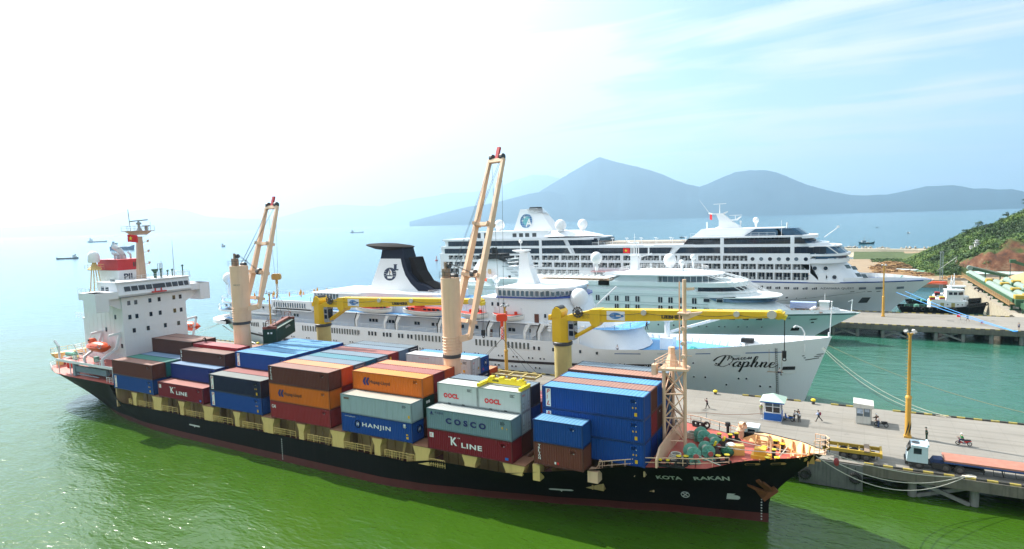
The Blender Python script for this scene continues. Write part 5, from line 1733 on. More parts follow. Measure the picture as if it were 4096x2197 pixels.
dp_=port_mesh('porthole',.20)
def drow(me,nm,xs,z,y=None,off=.045):
 for x in xs:
  yy=DY-dhb(x,z)-off if y is None else y
  inst(me,nm,dap,(x,yy,z))
fr_=lambda a,n,s:[a+i*s for i in range(n)]
drow(d1,'window',fr_(-84.2,5,.75)+fr_(-79,2,.8)+fr_(-71.2,5,.8)+fr_(-63.8,7,.95)+fr_(-53.4,11,.86)+fr_(-43.2,0,1)+fr_(-27.1,9,.96)+fr_(-17.5,3,1.0)+fr_(-10.6,6,.97)+fr_(-2.6,6,.93),8.45)
drow(d2,'window',[-45.6,-44.6,-41.2,-40.2,-39.2,-36.6,-35.6,-34.6,-32.0,-31.0,-29.3,-28.3],8.5)
drow(pane_mesh('window',.5,.75,.08,.04),'window',[3.4,4.5,7.7,8.7,13.5,17.0],8.2 if False else 8.15)
px_=[]
for x in(-88,-81.5,-76.5,-71.5,-68.2,-62.6,-58,-53,-47.5,-42.5,-36,-31,-26,-21.4,-14.6,-11,-5.1,-1.6,2,4.6,10.4,13.9,17.0,21.2,26.2):
 px_+=[x,x+.85]
drow(dp_,'porthole',px_,5.95)
drow(dp_,'porthole',[-13,-9.5,-8.6,-6,-5.1,-2,-1.1,3.4,4.3,29,30,34.6,36.6,42.4,43.7],3.9)
drow(dp_,'porthole',[34.8,42.9,38.8,41.0],6.9);drow(dp_,'porthole',[46.0,47.7,40.2],2.5)
wu=pane_mesh('window',.42,1.25,.06,.04,0,GLB)
for i in range(14):inst(wu,'window',dap,(-74.2+i*.88,DY-10.13,14.2))
wv=pane_mesh('window',.8,.75,.08,.05)
for x in(-96,-90,-82.5,-80.5,-77,-76.3):inst(wv,'window',dap,(x,DY-8.64,12.8))
for x in(-94.5,-93.9,-93.3,-92.7,-92.1):inst(d2,'window',dap,(x,DY-7.65,10.4))
for x in(-69.5,-68.4,-43,-42,-41,-37.8,-36.8,-35.8,-29,-28.2,-24,-22.7,-15.8,-12,-5.5,-3.6,-2.7,1.5):inst(wv,'window',dap,(x,DY-7.64,11.2))
wl_=pane_mesh('window',.5,.8,.08,.05)
for x in(-8.6,-6.6,-5.2,-3.8,5.9,8.2):inst(wl_,'window',dap,(x,DY-9.64,16.9 if x<0 else 14.9))
b=MB();b.box((-12.5,DY-7.5,13.4),(-10,DY-7.42,15.5)).cut();b.box((3.4,DY-9.66,13.4),(4.4,DY-9.62,15.2)).cut();b.box((-9.2,DY-7.66,9.0),(-8.0,DY-7.62,11));b.build('door',dap,M('brown_door',(.12,.035,.02),.5))
def ship_boat(x0,x1,z,kind,label,grp='white lifeboats with orange covers along the liner'):
 xm=(x0+x1)/2;y=DY-DH+.55;Lh=(x1-x0)/2;k=Lh/5.5
 t=thing('lifeboat',label,'lifeboat',(xm,y,z),grp)
 rg=[]
 for i in range(13):
  u=-1+2*i/12
  w=max((1-abs(u)**2.4)**.7 if abs(u)<1 else .03,.03)*1.35
  sh=.45*u*u
  rg.append([(xm+u*Lh*(1 if q>0 else .9),y+a*w,z+h_+sh)for a,h_,q in((-.05,0,0),(-.6,.25,.5),(-1,.85,1),(-1.0,1.25,1),(1.0,1.25,1),(1,.85,1),(.6,.25,.5),(.05,0,0))])
 MB().loft(rg).build('hull',t,WHITE,smooth=40)
 b=MB()
 if kind:
  b.loft([[(xm+u*Lh*.86,y+a*1.2*(1-abs(u)**4)**.5,z+1.2+.4*u*u+h_*(1-u**6))for a,h_ in((-1,0),(-.92,.85),(.92,.85),(1,0))]for u in[-.98+1.96*i/10 for i in range(11)]])
  b.box((xm-Lh*.35,y-.7,z+2.0),(xm-Lh*.05,y+.7,z+2.85));b.box((xm-Lh*.4,y-.8,z+2.85),(xm,y+.8,z+2.95))
 else:
  b.loft([[(xm+u*Lh*.93,y+a*1.22*(1-abs(u)**3)**.6,z+1.27+.42*u*u+h_*(1-u*u))for a,h_ in((-1,0),(0,.18),(1,0))]for u in[-.99+1.98*i/10 for i in range(11)]],closed=False)
  for u in(-.2,.45):b.box((xm+u*Lh,y-.25,z+1.3),(xm+u*Lh+.5,y+.25,z+2.1))
 b.build('cover',t,M('boat_cover_red',(.62,.045,.018),.6,var=.15,scale=1.5))
 if kind:
  b=MB()
  for q in(-.72,-.45,.1,.3,.5,.7):
   b.box((xm+q*Lh,y-1.22,z+1.6),(xm+q*Lh+.75,y-1.1,z+1.98)).cut()
  b.build('cabin_window',t,GLD)
 b=MB()
 rp=[(xm+u*Lh,y-1.39*max((1-abs(u)**2.4),0)**.7-.02,z+1.05+.45*u*u)for u in[-.97+1.94*i/12 for i in range(13)]]
 b.path(rp,.05);b.build('grab_line',t,M('grab_line_grey',(.2,.2,.2),.7))
 d=MB()
 for u in(-.82,.82):
  d.cut()if u>0 else None;d.path([(xm+u*Lh,y+2.2,13.4),(xm+u*Lh,y+2.0,z+2.2),(xm+u*Lh,y+.8,z+3.0),(xm+u*Lh,y,z+2.7)],.16,n=6);d.tube((xm+u*Lh,y,z+2.7),(xm+u*Lh,y,z+1.6),.05)
 d.build('davit',dap,WHITE)
 return t
ship_boat(-45.6,-34.2,13.35,1,'white lifeboat with red cabin, aftmost one along the liner under the yellow crane boom')
ship_boat(-31.0,-18.6,13.35,1,'white lifeboat with red windowed cabin just behind the tan crane post')
ship_boat(-15.6,-7.7,13.4,0,'open white lifeboat with red cover partly behind the tan crane jib')
ship_boat(-6.8,1.0,13.4,0,'open white lifeboat with red cover behind the orange crane hook')
b=MB()
for j in range(3):
 for i in range(4):b.tube((6.6+j*.9+i*.08,51.4,12.0+i*.55),(7.4+j*.9+i*.08,51.4,12.0+i*.55),.3,n=10)
for x in(6.8,8.8):b.bar((x,51.5,9.9),(x,51.5,14),.1)
b.build('liferaft_rack',dap,WHITE)
b=MB();b.bar((2.5,52,10),(6,52,13),.9,.12);b.rail([(2.5,51.6,10),(6,51.6,13)],1,2,1,.04);b.build('stairs',dap,WHITE)
b=MB()
for i in range(26):
 x=18+i*1.42
 z1=dap_top(dtp(x))if False else 9.0+(max(x-17.5,0)/40)**1.6*3.2
 b.bar((x,DY+dhb(x,8.5)-.55,8.2),(x,DY+dhb(x,9)-.1,z1),.12).cut()
b.build('bulwark_stay',dap,WHITE)
b=MB();b.box((27.3,59.5,8.15),(29.8,62.5,10.4));b.tube((28.4,61,10.4),(28.4,61,13.6),.55,n=12);b.bar((28.6,61,11.3),(38,63.5,14.2),.45,.5);b.box((27.2,60.3,13.6),(29.6,61.7,13.8));b.build('deck_crane',dap,WHITE)
b=MB();b.lathe((44.6,61.2,8.15),[(2.4,0),(2.2,1.2),(1.5,2.2),(.6,2.5),(0,2.55)],18);b.tube((42.2,60,8.15),(42.2,60,9.9),.5,n=10);b.ball((42.2,59.7,9.9),.65,10);b.build('ventilator_house',dap,WHITE,smooth=40)
b=MB();b.box((42.6,59.6,10.5),(44.8,61,11.2));b.build('black_cover',dap,BLK)
b=MB()
for x,y in((47.5,59.7),(49,61.5),(48.2,63),(50.3,60.7)):b.tube((x,y-.9,9.1),(x,y+.9,9.1),.75,n=12);b.box((x-.8,y-1.1,8.15),(x+.8,y+1.1,8.6))
b.build('windlass',dap,M('windlass_grey',(.28,.33,.36),.5,rust=.1))
b=MB();b.loft([[(33+u*5,DY-2.5+1.6*v_,8.4+(.5+.25*math.sin(u*9+v_*3))*(1-abs(v_))*1.2)for v_ in(-1,-.5,0,.5,1)]for u in[i/8 for i in range(9)]],closed=False,cap0=False,cap1=False);b.build('teal_tarpaulin',dap,M('teal_tarp',(.02,.30,.30),.7,var=.2))
b=MB()
for x,y in((40,57.2),(36.5,56.2),(33.5,57)):b.lathe((x,y,8.15),[(.9,0),(.8,.5),(.3,.7)],10).cut()
b.build('rope_heap',dap,ROPE)
b=MB();b.box((51.6,60.6,8.2),(52.4,61.8,9.4));b.build('orange_locker',dap,M('locker_orange',(.7,.12,.03),.5))
b=MB();b.tube((57.3,DY,11.5),(57.6,DY,18.4),.09,n=6);b.tube((57.2,DY,11.5),(57.2,DY,13),.16);b.ball((57.6,DY,18.5),.18,8);b.path([(53.4,59.5,9.5),(53.4,59.5,13),(52.9,59.4,13.9),(52.0,59.2,14.3),(51.6,59.1,13.9)],.14,n=6);b.build('jackstaff',dap,WHITE)
b=MB();b.lathe((18.5,56,12.5),[(0,0)],3)if False else b.bar((14.8,56,16.4),(19,58,20.6),.28);b.build('derrick',dap,WHITE)
def stroke(b,pts,w0,w1,y_of,off=.06):
 P=catmull([(x,0,z)for x,z in pts],7)
 n=len(P)
 base=len(b.v)
 for i,p in enumerate(P):
  d=(P[min(i+1,n-1)]-P[max(i-1,0)]).normalized()
  k=abs(d.z)**1.3 if d.z<0.1 else .12
  w=w0+(w1-w0)*k
  nrm=V((-d.z,0,d.x))
  for s in(-1,1):
   q=p+nrm*w*s*.5
   b.v.append(V((q.x,y_of(q.x,q.z)-off,q.z)))
 for i in range(n-1):
  q=(base+2*i,base+2*i+1,base+2*i+3,base+2*i+2)
  b.f.append(q);b.m.append(0)
dy_of=lambda x,z:DY-dhb(x,z)
def script(b,strokes,x0,z0,s,shear,w0,w1,yf):
 for st in strokes:
  stroke(b,[(x0+(x+z*shear)*s,z0+z*s)for x,z in st],w0*s,w1*s,yf)
S_={'D':[[(1.25,2.1),(1.0,1.1),(.65,.15),(.1,.25),(.35,.6),(.9,.1),(1.6,.0),(2.4,.6),(2.6,1.5),(2.0,2.1),(1.0,2.15),(.1,1.7),(-.35,1.0)]],'a':[[(.95,.85),(.5,1.0),(.05,.55),(.2,.05),(.6,.2),(.95,.85)],[(.98,1.0),(.85,.3),(1.0,.02),(1.4,.4)]],'p':[[(.15,1.0),(.1,0),(0,-1.0)],[(.12,.6),(.5,1.0),(.85,.8),(.8,.25),(.4,0),(.1,.2)],[(.5,.02),(.9,.05),(1.3,.4)]],'h':[[(.0,.4),(.4,1.3),(.45,2.0),(.15,1.9),(.1,1.0),(.1,0)],[(.1,.5),(.5,1.0),(.75,.8),(.7,.2),(.95,.02),(1.3,.4)]],'n':[[(.1,1.0),(.1,0)],[(.1,.5),(.5,1.0),(.75,.8),(.7,.2),(.95,.02),(1.3,.4)]],'e':[[(.1,.45),(.6,.6),(.6,.95),(.25,.95),(.05,.4),(.35,.02),(.9,.15),(1.3,.6)]],'P':[[(.6,1.9),(.45,1.0),(.15,0)],[(.0,1.4),(.5,2.0),(1.3,1.9),(1.3,1.2),(.5,.95)]],'r':[[(0,.3),(.25,1.0),(.55,.85),(.45,.1),(.8,.3)]],'i':[[(.1,.9),(.1,.1),(.45,.3)]],'c':[[(.65,.85),(.25,.95),(.05,.4),(.4,.02),(.8,.3)]],'s':[[(0,.2),(.35,1.0),(.5,.4),(.2,.02),(.7,.3)]]}
b=MB()
x=38.3
for c_,adv in(('D',2.75),('a',1.3),('p',1.3),('h',1.3),('n',1.25),('e',1.2)):
 script(b,S_[c_],x,6.35,1.08,.42,.07,.34,dy_of);x+=adv*1.16
b.build('lettering',dap,M('name_black',(.01,.01,.013),.5))
b=MB();x=40.7
for c_,adv in(('P',1.3),('r',.75),('i',.5),('n',1.15),('c',.75),('e',1.05),('s',.6),('s',.6)):
 script(b,S_[c_],x,7.65+(x-40.7)*.09,.46,.3,.14,.38,dy_of);x+=adv*.62
b.build('lettering',dap,MATS['name_black'])
def dpatch(nm,pts,mt,off=.05):
 b=MB();b.add([(x,dy_of(x,z)-off,z)for x,z in pts],[tuple(range(len(pts)))]);return b.build(nm,dap,mt)
for k in range(3):
 z=9.0-k*.38;dpatch('bow_stripe',[(53.0+k*.25,z-.35),(56.4-k*.35,z+.05),(56.4-k*.35,z+.2),(53.0+k*.25,z-.2)],MATS['name_black'])
b=MB();x0_,x1_=49.7,51.9
b.add([(x0_,dy_of(x0_,5.2)-.1,5.2),(x1_,dy_of(x1_,5.3)-.1,5.3),(x1_,dy_of(x1_,6.0)-.1,6.0),(x0_,dy_of(x0_,5.9)-.1,5.9)],[(0,1,2,3)]);b.build('anchor_pocket',dap,WHITE)
dpatch('anchor_recess',[(49.75,5.95),(51.85,6.05),(51.9,6.7),(49.9,6.6)],BLK,.09)
b=MB()
lx=48.9
for q in(-.14,.14):
 b.path([(lx+q,dy_of(lx,z)-.12,z)for z in[1.0,3,5,7,9,10.3]],.035)
for i in range(24):z=1.2+i*.38;b.bar((lx-.14,dy_of(lx,z)-.12,z),(lx+.14,dy_of(lx,z)-.12,z),.05)
b.build('rope_ladder',dap,BLK)
for xa,xb in((20.5,25.5),(31,38),(43.9,50.0)):
 z=lambda x:7.95+(x-17.5)*.045
 dpatch('mooring_slot',[(xa,z(xa)),(xb,z(xb)),(xb,z(xb)+.16),(xa,z(xa)+.16)],M('slot_blue',(.03,.12,.35),.5))
for x in(28.6,41.4):dpatch('fairlead_plate',[(x,8.4),(x+1.6,8.5),(x+1.6,8.85),(x,8.75)],M('pale_plate',(.6,.66,.7),.4))
UM=M('sunshade_orange',(.80,.30,.02),.8)
um=MB().lathe((0,0,.9),[(.14,-.9),(.16,.1),(.3,.2),(.2,.9),(.04,1.35)],8)
ume=bpy.data.meshes.new('sunshade');ume.from_pydata([tuple(p)for p in um.v],[],um.f);ume.materials.append(UM)
spots=[(-88,56,0),(-85,55.5,0),(-82.3,57.5,0),(-79.5,56.5,0),(-86,61,0),(-79,60.5,0),(-76.5,62,0),(-75.6,62.5,0),(-71,57.5,1),(-69.5,62,1),(-67.5,59,1),(-65,61,1),(-63.5,60,1)]
for i,(x,y,k)in enumerate(spots):
 o=bpy.data.objects.new('sunshade',ume);COL.objects.link(o);o.location=(x,y,14.13 if not k else 15.43)
 tag(o,'folded orange sunshade on the aft sun deck of the classic liner','sunshade','folded orange sunshades on the liner')
lo=MB().box((-.95,-.3,.28),(.5,.3,.34));lo.add([(.5,-.3,.3),(1.0,-.3,.75),(1.0,.3,.75),(.5,.3,.3)],[(0,1,2,3)])
for q in(-.8,.4):
 for w_ in(-.25,.25):lo.bar((q,w_,0),(q,w_,.3),.05)
lme=bpy.data.meshes.new('sun_lounger');lme.from_pydata([tuple(p)for p in lo.v],[],lo.f);lme.materials.append(M('lounger_blue',(.12,.25,.6),.6))
for x,y,z in((-98,56,14.13),(-96.5,58,14.13),(-95,61,14.13),(-93,56.5,14.13),(-91,58,14.13),(-90,54.5,14.13),(-84,59,14.13),(-81,54,14.13)):
 o=bpy.data.objects.new('sun_lounger',lme);COL.objects.link(o);o.location=(x,y,z);o.rotation_euler=(0,0,RN.uniform(-.5,.5))
 tag(o,'blue sun lounger on the rounded stern deck of the classic liner','sun lounger','sun loungers on the liner stern')
# pale green white yacht style cruise ship
sea_=thing('cruise_ship','pale greenish white cruise ship lying between the two other liners','cruise ship',(-4,121.5,0),'cruise ships moored at the piers')
SY,SH=121.5,9.5
SL=62.6+71
def stp(x):return(x+71)/SL
swl=[(0,4),(stp(-60),9),(stp(-40),9.5),(stp(10),9.5),(stp(25),7.6),(stp(38),4.3),(stp(46),1.8),(1,.1)]
sdk=[(0,7.5),(stp(-60),9.5),(stp(22),9.5),(stp(34),8.6),(stp(44),6.6),(stp(52),4.2),(stp(58),2.0),(1,.1)]
sbow=lambda z:51.5 if z<1 else 51.5+11.1*((z-1)/7.1)**1.1
sstern=lambda z:-71
stop_=lambda t:7.6 if t<stp(40)else 7.6+.5*((t-stp(40))/(1-stp(40)))
hull(sea_,'hull',SY,sstern,sbow,swl,sdk,stop_,[-1,0,.5,1,2,3,4,5,6,7,99],[PALEG],lambda z:0,n=100,knuckle=1.2)
def shb(x,z):
 lo,hi=0.,1.
 for _ in range(40):
  t=(lo+hi)/2
  if lerp(sstern(z),sbow(z),t)<x:lo=t
  else:hi=t
 f=max(0,min(1,z/stop_(t)))**1.2
 return lerp(itp(swl,t),itp(sdk,t),f)
b=MB();band(b,shb,SY,40,61.5,lambda x:7.15+(x-40)*.02,lambda x:7.4+(x-40)*.02);b.build('dark_stripe',sea_,NAVY)
b=MB()
b.loft([[(x,SY-max(shb(x,7.5)-.02,.02),7.62+max(0,x-57)*.0),(x,SY-max(shb(x,7.5)-.3,.01),8.7+(x-40)*.012 if x<57 else 8.9-(x-57)*.16),(x,SY+max(shb(x,7.5)-.3,.01),8.7+(x-40)*.012 if x<57 else 8.9-(x-57)*.16),(x,SY+max(shb(x,7.5)-.02,.02),7.62)]for x in[36+i*1.02 for i in range(27)]],closed=False,cap0=False,cap1=False)if False else None
for sg in(-1,1):
 b.loft([[(x,SY+sg*max(shb(x,7.5)-.05,.02),7.5),(x,SY+sg*max(shb(x,7.5)-.2,.01),(8.75 if x<57 else 8.75-(x-57)*.12))]for x in[34+i*1.06 for i in range(27)]],closed=False,cap0=False,cap1=False)
b.loft([[(x,SY-max(shb(x,7.5)-.3,.01),8.7-(x-56)*.1),(x,SY+max(shb(x,7.5)-.3,.01),8.7-(x-56)*.1)]for x in(55.5,57,58.5,60,61.5)],closed=False)
b.build('bow_bulwark',sea_,WHITE)
b=MB();b.loft([[(x,SY-max(shb(x,7.4)-.3,.02),7.45),(x,SY+max(shb(x,7.4)-.3,.02),7.45)]for x in[30+i for i in range(27)]],closed=False,cap0=False,cap1=False);b.build('bow_deck',sea_,M('teak',(.30,.19,.10),.7,var=.15))
b=MB()
tier(b,-68,46.5,SY,9.45,7.6,9.2,14,x1t=44.0)
tier(b,-66,43.8,SY,9.5,9.2,11.85,17,x1t=38.5)
tier(b,-64,38.2,SY,9.55,11.85,13.45,15,x1t=36.5)
tier(b,-60,33,SY,8.6,13.45,14.6,12)
tier(b,-6,35.0,SY,9.3,14.6,15.85,13)
tier(b,-45,-2,SY,9.3,14.6,15.85,.5)
tier(b,-2,12.5,SY,8.8,15.85,17.6,1,x0t=1)
ss=b.build('superstructure',sea_,PALEG,smooth=30)
b=MB();tier(b,12.5,26,SY,8.2,15.85,17.55,10);b.build('lounge_glazing',sea_,GLW)
b=MB()
for i in range(9):b.bar((13+i*1.6,SY-8.25,15.85),(13+i*1.6,SY-8.25,17.6),.1)
for i in range(9):
 a=-pi/2+pi*i/8
 b.bar((25+3*math.cos(a),SY+7.6*math.sin(a),17.8),(31+4.2*math.cos(a),SY+8.4*math.sin(a),15.9),.16)
 b.bar((31+3.5*math.cos(a),SY+8.0*math.sin(a),15.7),(36.5+4*math.cos(a),SY+7.4*math.sin(a),12.6),.16)
b.build('window_strut',sea_,WHITE)
b=MB();tier(b,-1.5,28.6,SY,9.2,17.55,17.9,12);tier(b,0,27.5,SY,8.6,17.9,18.6,11,x1t=22,hbt=6.5,x0t=4);b.build('curved_roof',sea_,WHITE,smooth=40)
b=MB();tier(b,24.6,34.6,SY,8.75,13.5,14.55,11.5);b.build('bridge_glazing',sea_,GLD)
b=MB();tier(b,30.5,42.9,SY,9.58,10.75,11.75,14.5,x1t=40.7);b.build('forward_glazing',sea_,glass('slope_glass',(.10,.17,.27),.12))
b=MB();tier(b,24,37.2,SY,9.57,12.95,13.35,14).cut();tier(b,33,43.9,SY,9.5,11.78,12.1,14);b.build('eyebrow',sea_,WHITE,smooth=30)
b=MB()
for z in(9.25,9.95,11.9,12.4):b.box((-64,SY-9.62,z),(26,SY-9.52,z+.09))
for i in range(7):b.box((-1,SY-8.87,16.0+i*.2),(11.5,SY-8.8,16.06+i*.2))
b.build('seam',sea_,M('seam_grey',(.42,.50,.53),.5))
w3=pane_mesh('balcony_window',1.25,1.65,.22,.08,1,GLD,WHITE)
for z in(10.85,8.4):
 for x in(-18.5,-15.4,-12.3,-9.2,-6.1,-3,-.2,3,6.1,12.8,15.7,18.9,22.3)if z>9 else(-.2,3,6.1,12.8,15.7,18.9,22.3):
  inst(w3,'balcony_window',sea_,(x,SY-9.6,z))
w4=pane_mesh('window',1.6,.95,.12,.07,0,GLD,WHITE)
for x in(25.6,29.1):inst(w4,'window',sea_,(x,SY-9.6,11.15))
for x in(25.6,29.1,32.6,36.2):inst(w4,'window',sea_,(x,SY-9.55,8.4))
for x in(21.8,25.2,28.6,32,35.4,38.7):inst(w4,'window',sea_,(x,SY-shb(x,6.3)-.05,6.3))
sp_=port_mesh('porthole',.26)
for x in(-10,-6,9,12,16.3,18.5,23,25.1,28.3,29.8,33.2,35.4,39):inst(sp_,'porthole',sea_,(x,SY-shb(x,3.6)-.05,3.6))
def stext(s,x0,x1,z,h):
 o=text(s,M('seal_grey_lettering',(.05,.09,.11),.5),sea_,(x0,0,z),(1,0,0),(0,0,1),h,x1-x0,bold=.01)
 for v_ in o.data.vertices:v_.co.y=SY-shb(v_.co.x+ORG[sea_].x,v_.co.z+ORG[sea_].z)-.06-ORG[sea_].y
stext('SEABOURN PRIDE',39.9,46.3,6.15,.5)
def spatch(nm,pts,mt,off=.06):
 b=MB();b.add([(x,SY-shb(x,z)-off,z)for x,z in pts],[tuple(range(len(pts)))]);return b.build(nm,sea_,mt)
spatch('anchor_recess',[(46.0,2.6),(48.0,2.7),(48.3,3.6),(46.4,3.5)],BLK);spatch('mooring_port',[(50.6,5.9),(52.2,6.05),(52.7,6.4),(51.2,6.3)],BLK);spatch('mooring_port',[(51,5.0),(51.7,5.05),(51.8,5.4),(51.1,5.35)],BLK)
b=MB();b.box((1.3,120.4,18.4),(3.6,122.6,22.8));b.box((1.0,120,22.8),(4,123,23));b.bar((3.6,121.5,22.2),(7.6,121.5,23.5),.9,.3)
for x in(1.6,3.3):
 for y in(120.4,122.4):b.tube((x,y,23),(x,y,26.8),.13,n=6)
b.torus((2.4,121.4,26.8),1.3,.12);b.tube((2.4,121.5,23),(2.4,121.5,29.5),.16,.06,n=8);b.box((5.2,120.6,25.6),(8.2,122.4,25.8));b.tube((6.7,121.5,23),(6.7,121.5,25.6),.25)
for z in(26,27.4,28.4):b.bar((2.4,120.6,z),(2.4,122.4,z),.1)
smast=b.build('radar_mast',sea_,WHITE)
b=MB().ball((.6,121.4,26.9),.35,10);b.build('radar_dome',smast,WHITE)
dome(sea_,(13.2,121,21.5),1.9,.3);dome(sea_,(17.3,118.5,21.0),.85,2.0);dome(sea_,(20,121,22.4),.85,2.6);dome(sea_,(-8.5,117.5,22.4),1.8,2.2)
b=MB();prail(b,0,24,SY,7.2,18.6,8);b.build('roof_railing',sea_,WHITE)
b=MB()
rg=[]
for x,z,w in((-58,13.6,4.2),(-55,17.5,4.2),(-52.3,21.8,3.6),(-45,22.0,3.4),(-41,20.3,3.4),(-34,16.6,3.6),(-29,14.6,3.6)):
 rg.append([(x,SY-w,13.5),(x,SY-w*.95,13.5+(z-13.5)*.6),(x,SY-w*.6,z-.2),(x,SY,z),(x,SY+w*.6,z-.2),(x,SY+w*.95,13.5+(z-13.5)*.6),(x,SY+w,13.5)])
b.loft(rg,closed=False)
sf=b.build('funnel',sea_,PALEG,smooth=30)
b=MB();b.box((-52,SY-3.6,21.9),(-41.5,SY+3.6,22.6));b.box((-51.5,SY-3,22.6),(-43,SY+3,23.5))
for x in(-50.6,-49.4,-47.0,-45.8):b.tube((x,SY-1,23.5),(x-.4,SY-1,25.6),.55,n=10)
b.build('exhaust_stack',sf,BLK)
b=MB()
for i in range(6):b.box((-41.5+i*.3,SY-3.2,20.2+i*.32),(-38.5+i*.2,SY+3.2,20.3+i*.32))
for i in range(6):b.prism([(-42.5+i*1.6,19.6-i*.95),(-39.8+i*1.6,19.6-i*.95),(-39.4+i*1.6,19.2-i*.95),(-42+i*1.6,19.2-i*.95)],'y',SY-3.7,SY-3.62)
b.build('louvre',sf,M('louvre_grey',(.35,.40,.42),.5))
b=MB().prism([(-47.6,18.5),(-46.4,18.5),(-46.3,17.2),(-47,16.6),(-47.7,17.2)],'y',SY-4.15,SY-4.05);b.build('shield_emblem',sf,M('pale_gold',(.55,.48,.30),.5))
b=MB();b.box((-27,SY-8,15.85),(-3,SY-3,16.0));b.build('sun_deck',sea_,M('teak2',(.36,.24,.14),.7))
aw=MB()
for i in range(12):aw.tube((-26+i*1.9,SY-7,15.9),(-26+i*1.9,SY-7,17.0),.05,n=5)
for i in range(11):aw.prism([(-26+i*1.9,17.0),(-24.5+i*1.9,17.5),(-24.3+i*1.9,17.3),(-25.6+i*1.9,16.9)],'y',SY-8,SY-4)
aw.build('awning_row',sea_,WCLOTH)
b=MB().loft([[(-4+u*8-2,SY-3+3*v_,18.3-1.1*(v_*v_+(u-.5)**2))for v_ in(-1,-.5,0,.5,1)]for u in[i/8 for i in range(9)]],closed=False,cap0=False,cap1=False);b.build('sail_canopy',sea_,WCLOTH)
b=MB();prail(b,-45,-2,SY,9.2,15.85,.5);b.build('sun_deck_railing',sea_,WHITE)
t=thing('lifeboat','orange tender in the boat recess of the pale green white cruise ship','tender',(-14,113,13.6))
MB().loft([[(-14+u*5,113.2+a*1.3*max((1-u**4),.02)**.5,13.7+h_+.3*u*u)for a,h_ in((-.2,0),(-1,.6),(-.9,1.2),(.9,1.2),(1,.6),(.2,0))]for u in[-.99+1.98*i/10 for i in range(11)]]).build('hull',t,ORANGE)
t=thing('lifeboat','orange rescue boat with black cradle beside the shell shaped funnel','rescue boat',(-46,115,15.8))
MB().loft([[(-45+u*6,115.2+a*1.3*max((1-u**4),.02)**.5,14.4+h_+.5*max(u,0)**2)for a,h_ in((-.5,0),(-1,.5),(-.8,1.1),(.8,1.1),(1,.5),(.5,0))]for u in[-.99+1.98*i/10 for i in range(11)]]).build('hull',t,M('rescue_red_orange',(.75,.08,.015),.5))
b=MB();b.box((-52,114.6,13.6),(-38,116.2,14.4));b.bar((-51.5,116,14),(-51.5,116,16.6),.6);b.bar((-38.5,116,14),(-38.5,116,16.6),.6);b.build('cradle',t,BLK)
b=MB();b.box((53.0,120,7.6),(55.2,123,10.6));b.box((52.8,119.8,10.6),(55.4,123.2,10.75));b.tube((54.2,121.5,10.8),(54.2,121.5,12.8),.06);b.bar((52,121,9.2),(50.8,120,8.5),.5);b.bar((56,121,9.2),(57.6,121,8.8),.5);b.build('bow_winch_house',sea_,WHITE)
b=MB();b.box((45.5,124.5,8.2),(52,127,9.8));b.build('blue_striped_awning',sea_,M('pale_blue_cloth',(.35,.45,.7),.8,var=.2,scale=3))
b=MB();b.tube((60.4,SY,8.2),(60.6,SY,11.4),.12);b.bar((60.6,SY,11.2),(59.6,SY,10.9),.12);b.build('jackstaff',sea_,WHITE)
bm_=MB();
lme2=lme.copy();lme2.materials[0]=M('lounger_brown',(.25,.11,.05),.7)
for i in range(5):
 o=bpy.data.objects.new('sun_lounger',lme2);COL.objects.link(o);o.location=(47.0+i*1.5,118.6,7.9);o.rotation_euler=(0,0,2.4)
 tag(o,'brown deck chair on the bow of the pale green white cruise ship','sun lounger','brown deck chairs on the bow')
# largest cruise ship with blue stripe
az=thing('cruise_ship','largest white cruise ship with blue stripe and globe emblem on its funnel','cruise ship',(-8,170.8,0),'cruise ships moored at the piers')
AY,AH=170.8,12.75
AL=82.5+98
def atp(x):return(x+98)/AL
awl=[(0,7),(atp(-85),12),(atp(-60),12.75),(atp(28),12.75),(atp(45),9.5),(atp(58),5.5),(atp(67),2.4),(1,.1)]
adk=[(0,11.5),(atp(-85),12.75),(atp(48),12.75),(atp(58),11.6),(atp(67),8.8),(atp(75),5.0),(atp(80),2.0),(1,.1)]
abow=lambda z:71.5 if z<2 else 71.5+11*((z-2)/10.2)**1.15
astern=lambda z:-98
atop=lambda t:11.9+(0 if t<atp(50)else .5*((t-atp(50))/(1-atp(50)))**1.5)
hull(az,'hull',AY,astern,abow,awl,adk,atop,[-1,0,.5,1,2,3.5,5,6.5,8,9.5,11,99],[HULLW],lambda z:0,n=100,knuckle=1.15)
def ahb(x,z):
 lo,hi=0.,1.
 for _ in range(40):
  t=(lo+hi)/2
  if lerp(astern(z),abow(z),t)<x:lo=t
  else:hi=t
 f=max(0,min(1,z/atop(t)))**1.15
 return lerp(itp(awl,t),itp(adk,t),f)
b=MB();band(b,ahb,AY,-97,82,lambda x:11.55+max(0,x-50)*.014,lambda x:11.95+max(0,x-50)*.014,off=.08,sides=(-1,1));b.build('blue_stripe',az,M('stripe_blue',(.012,.07,.30),.4))
FY=AY-AH
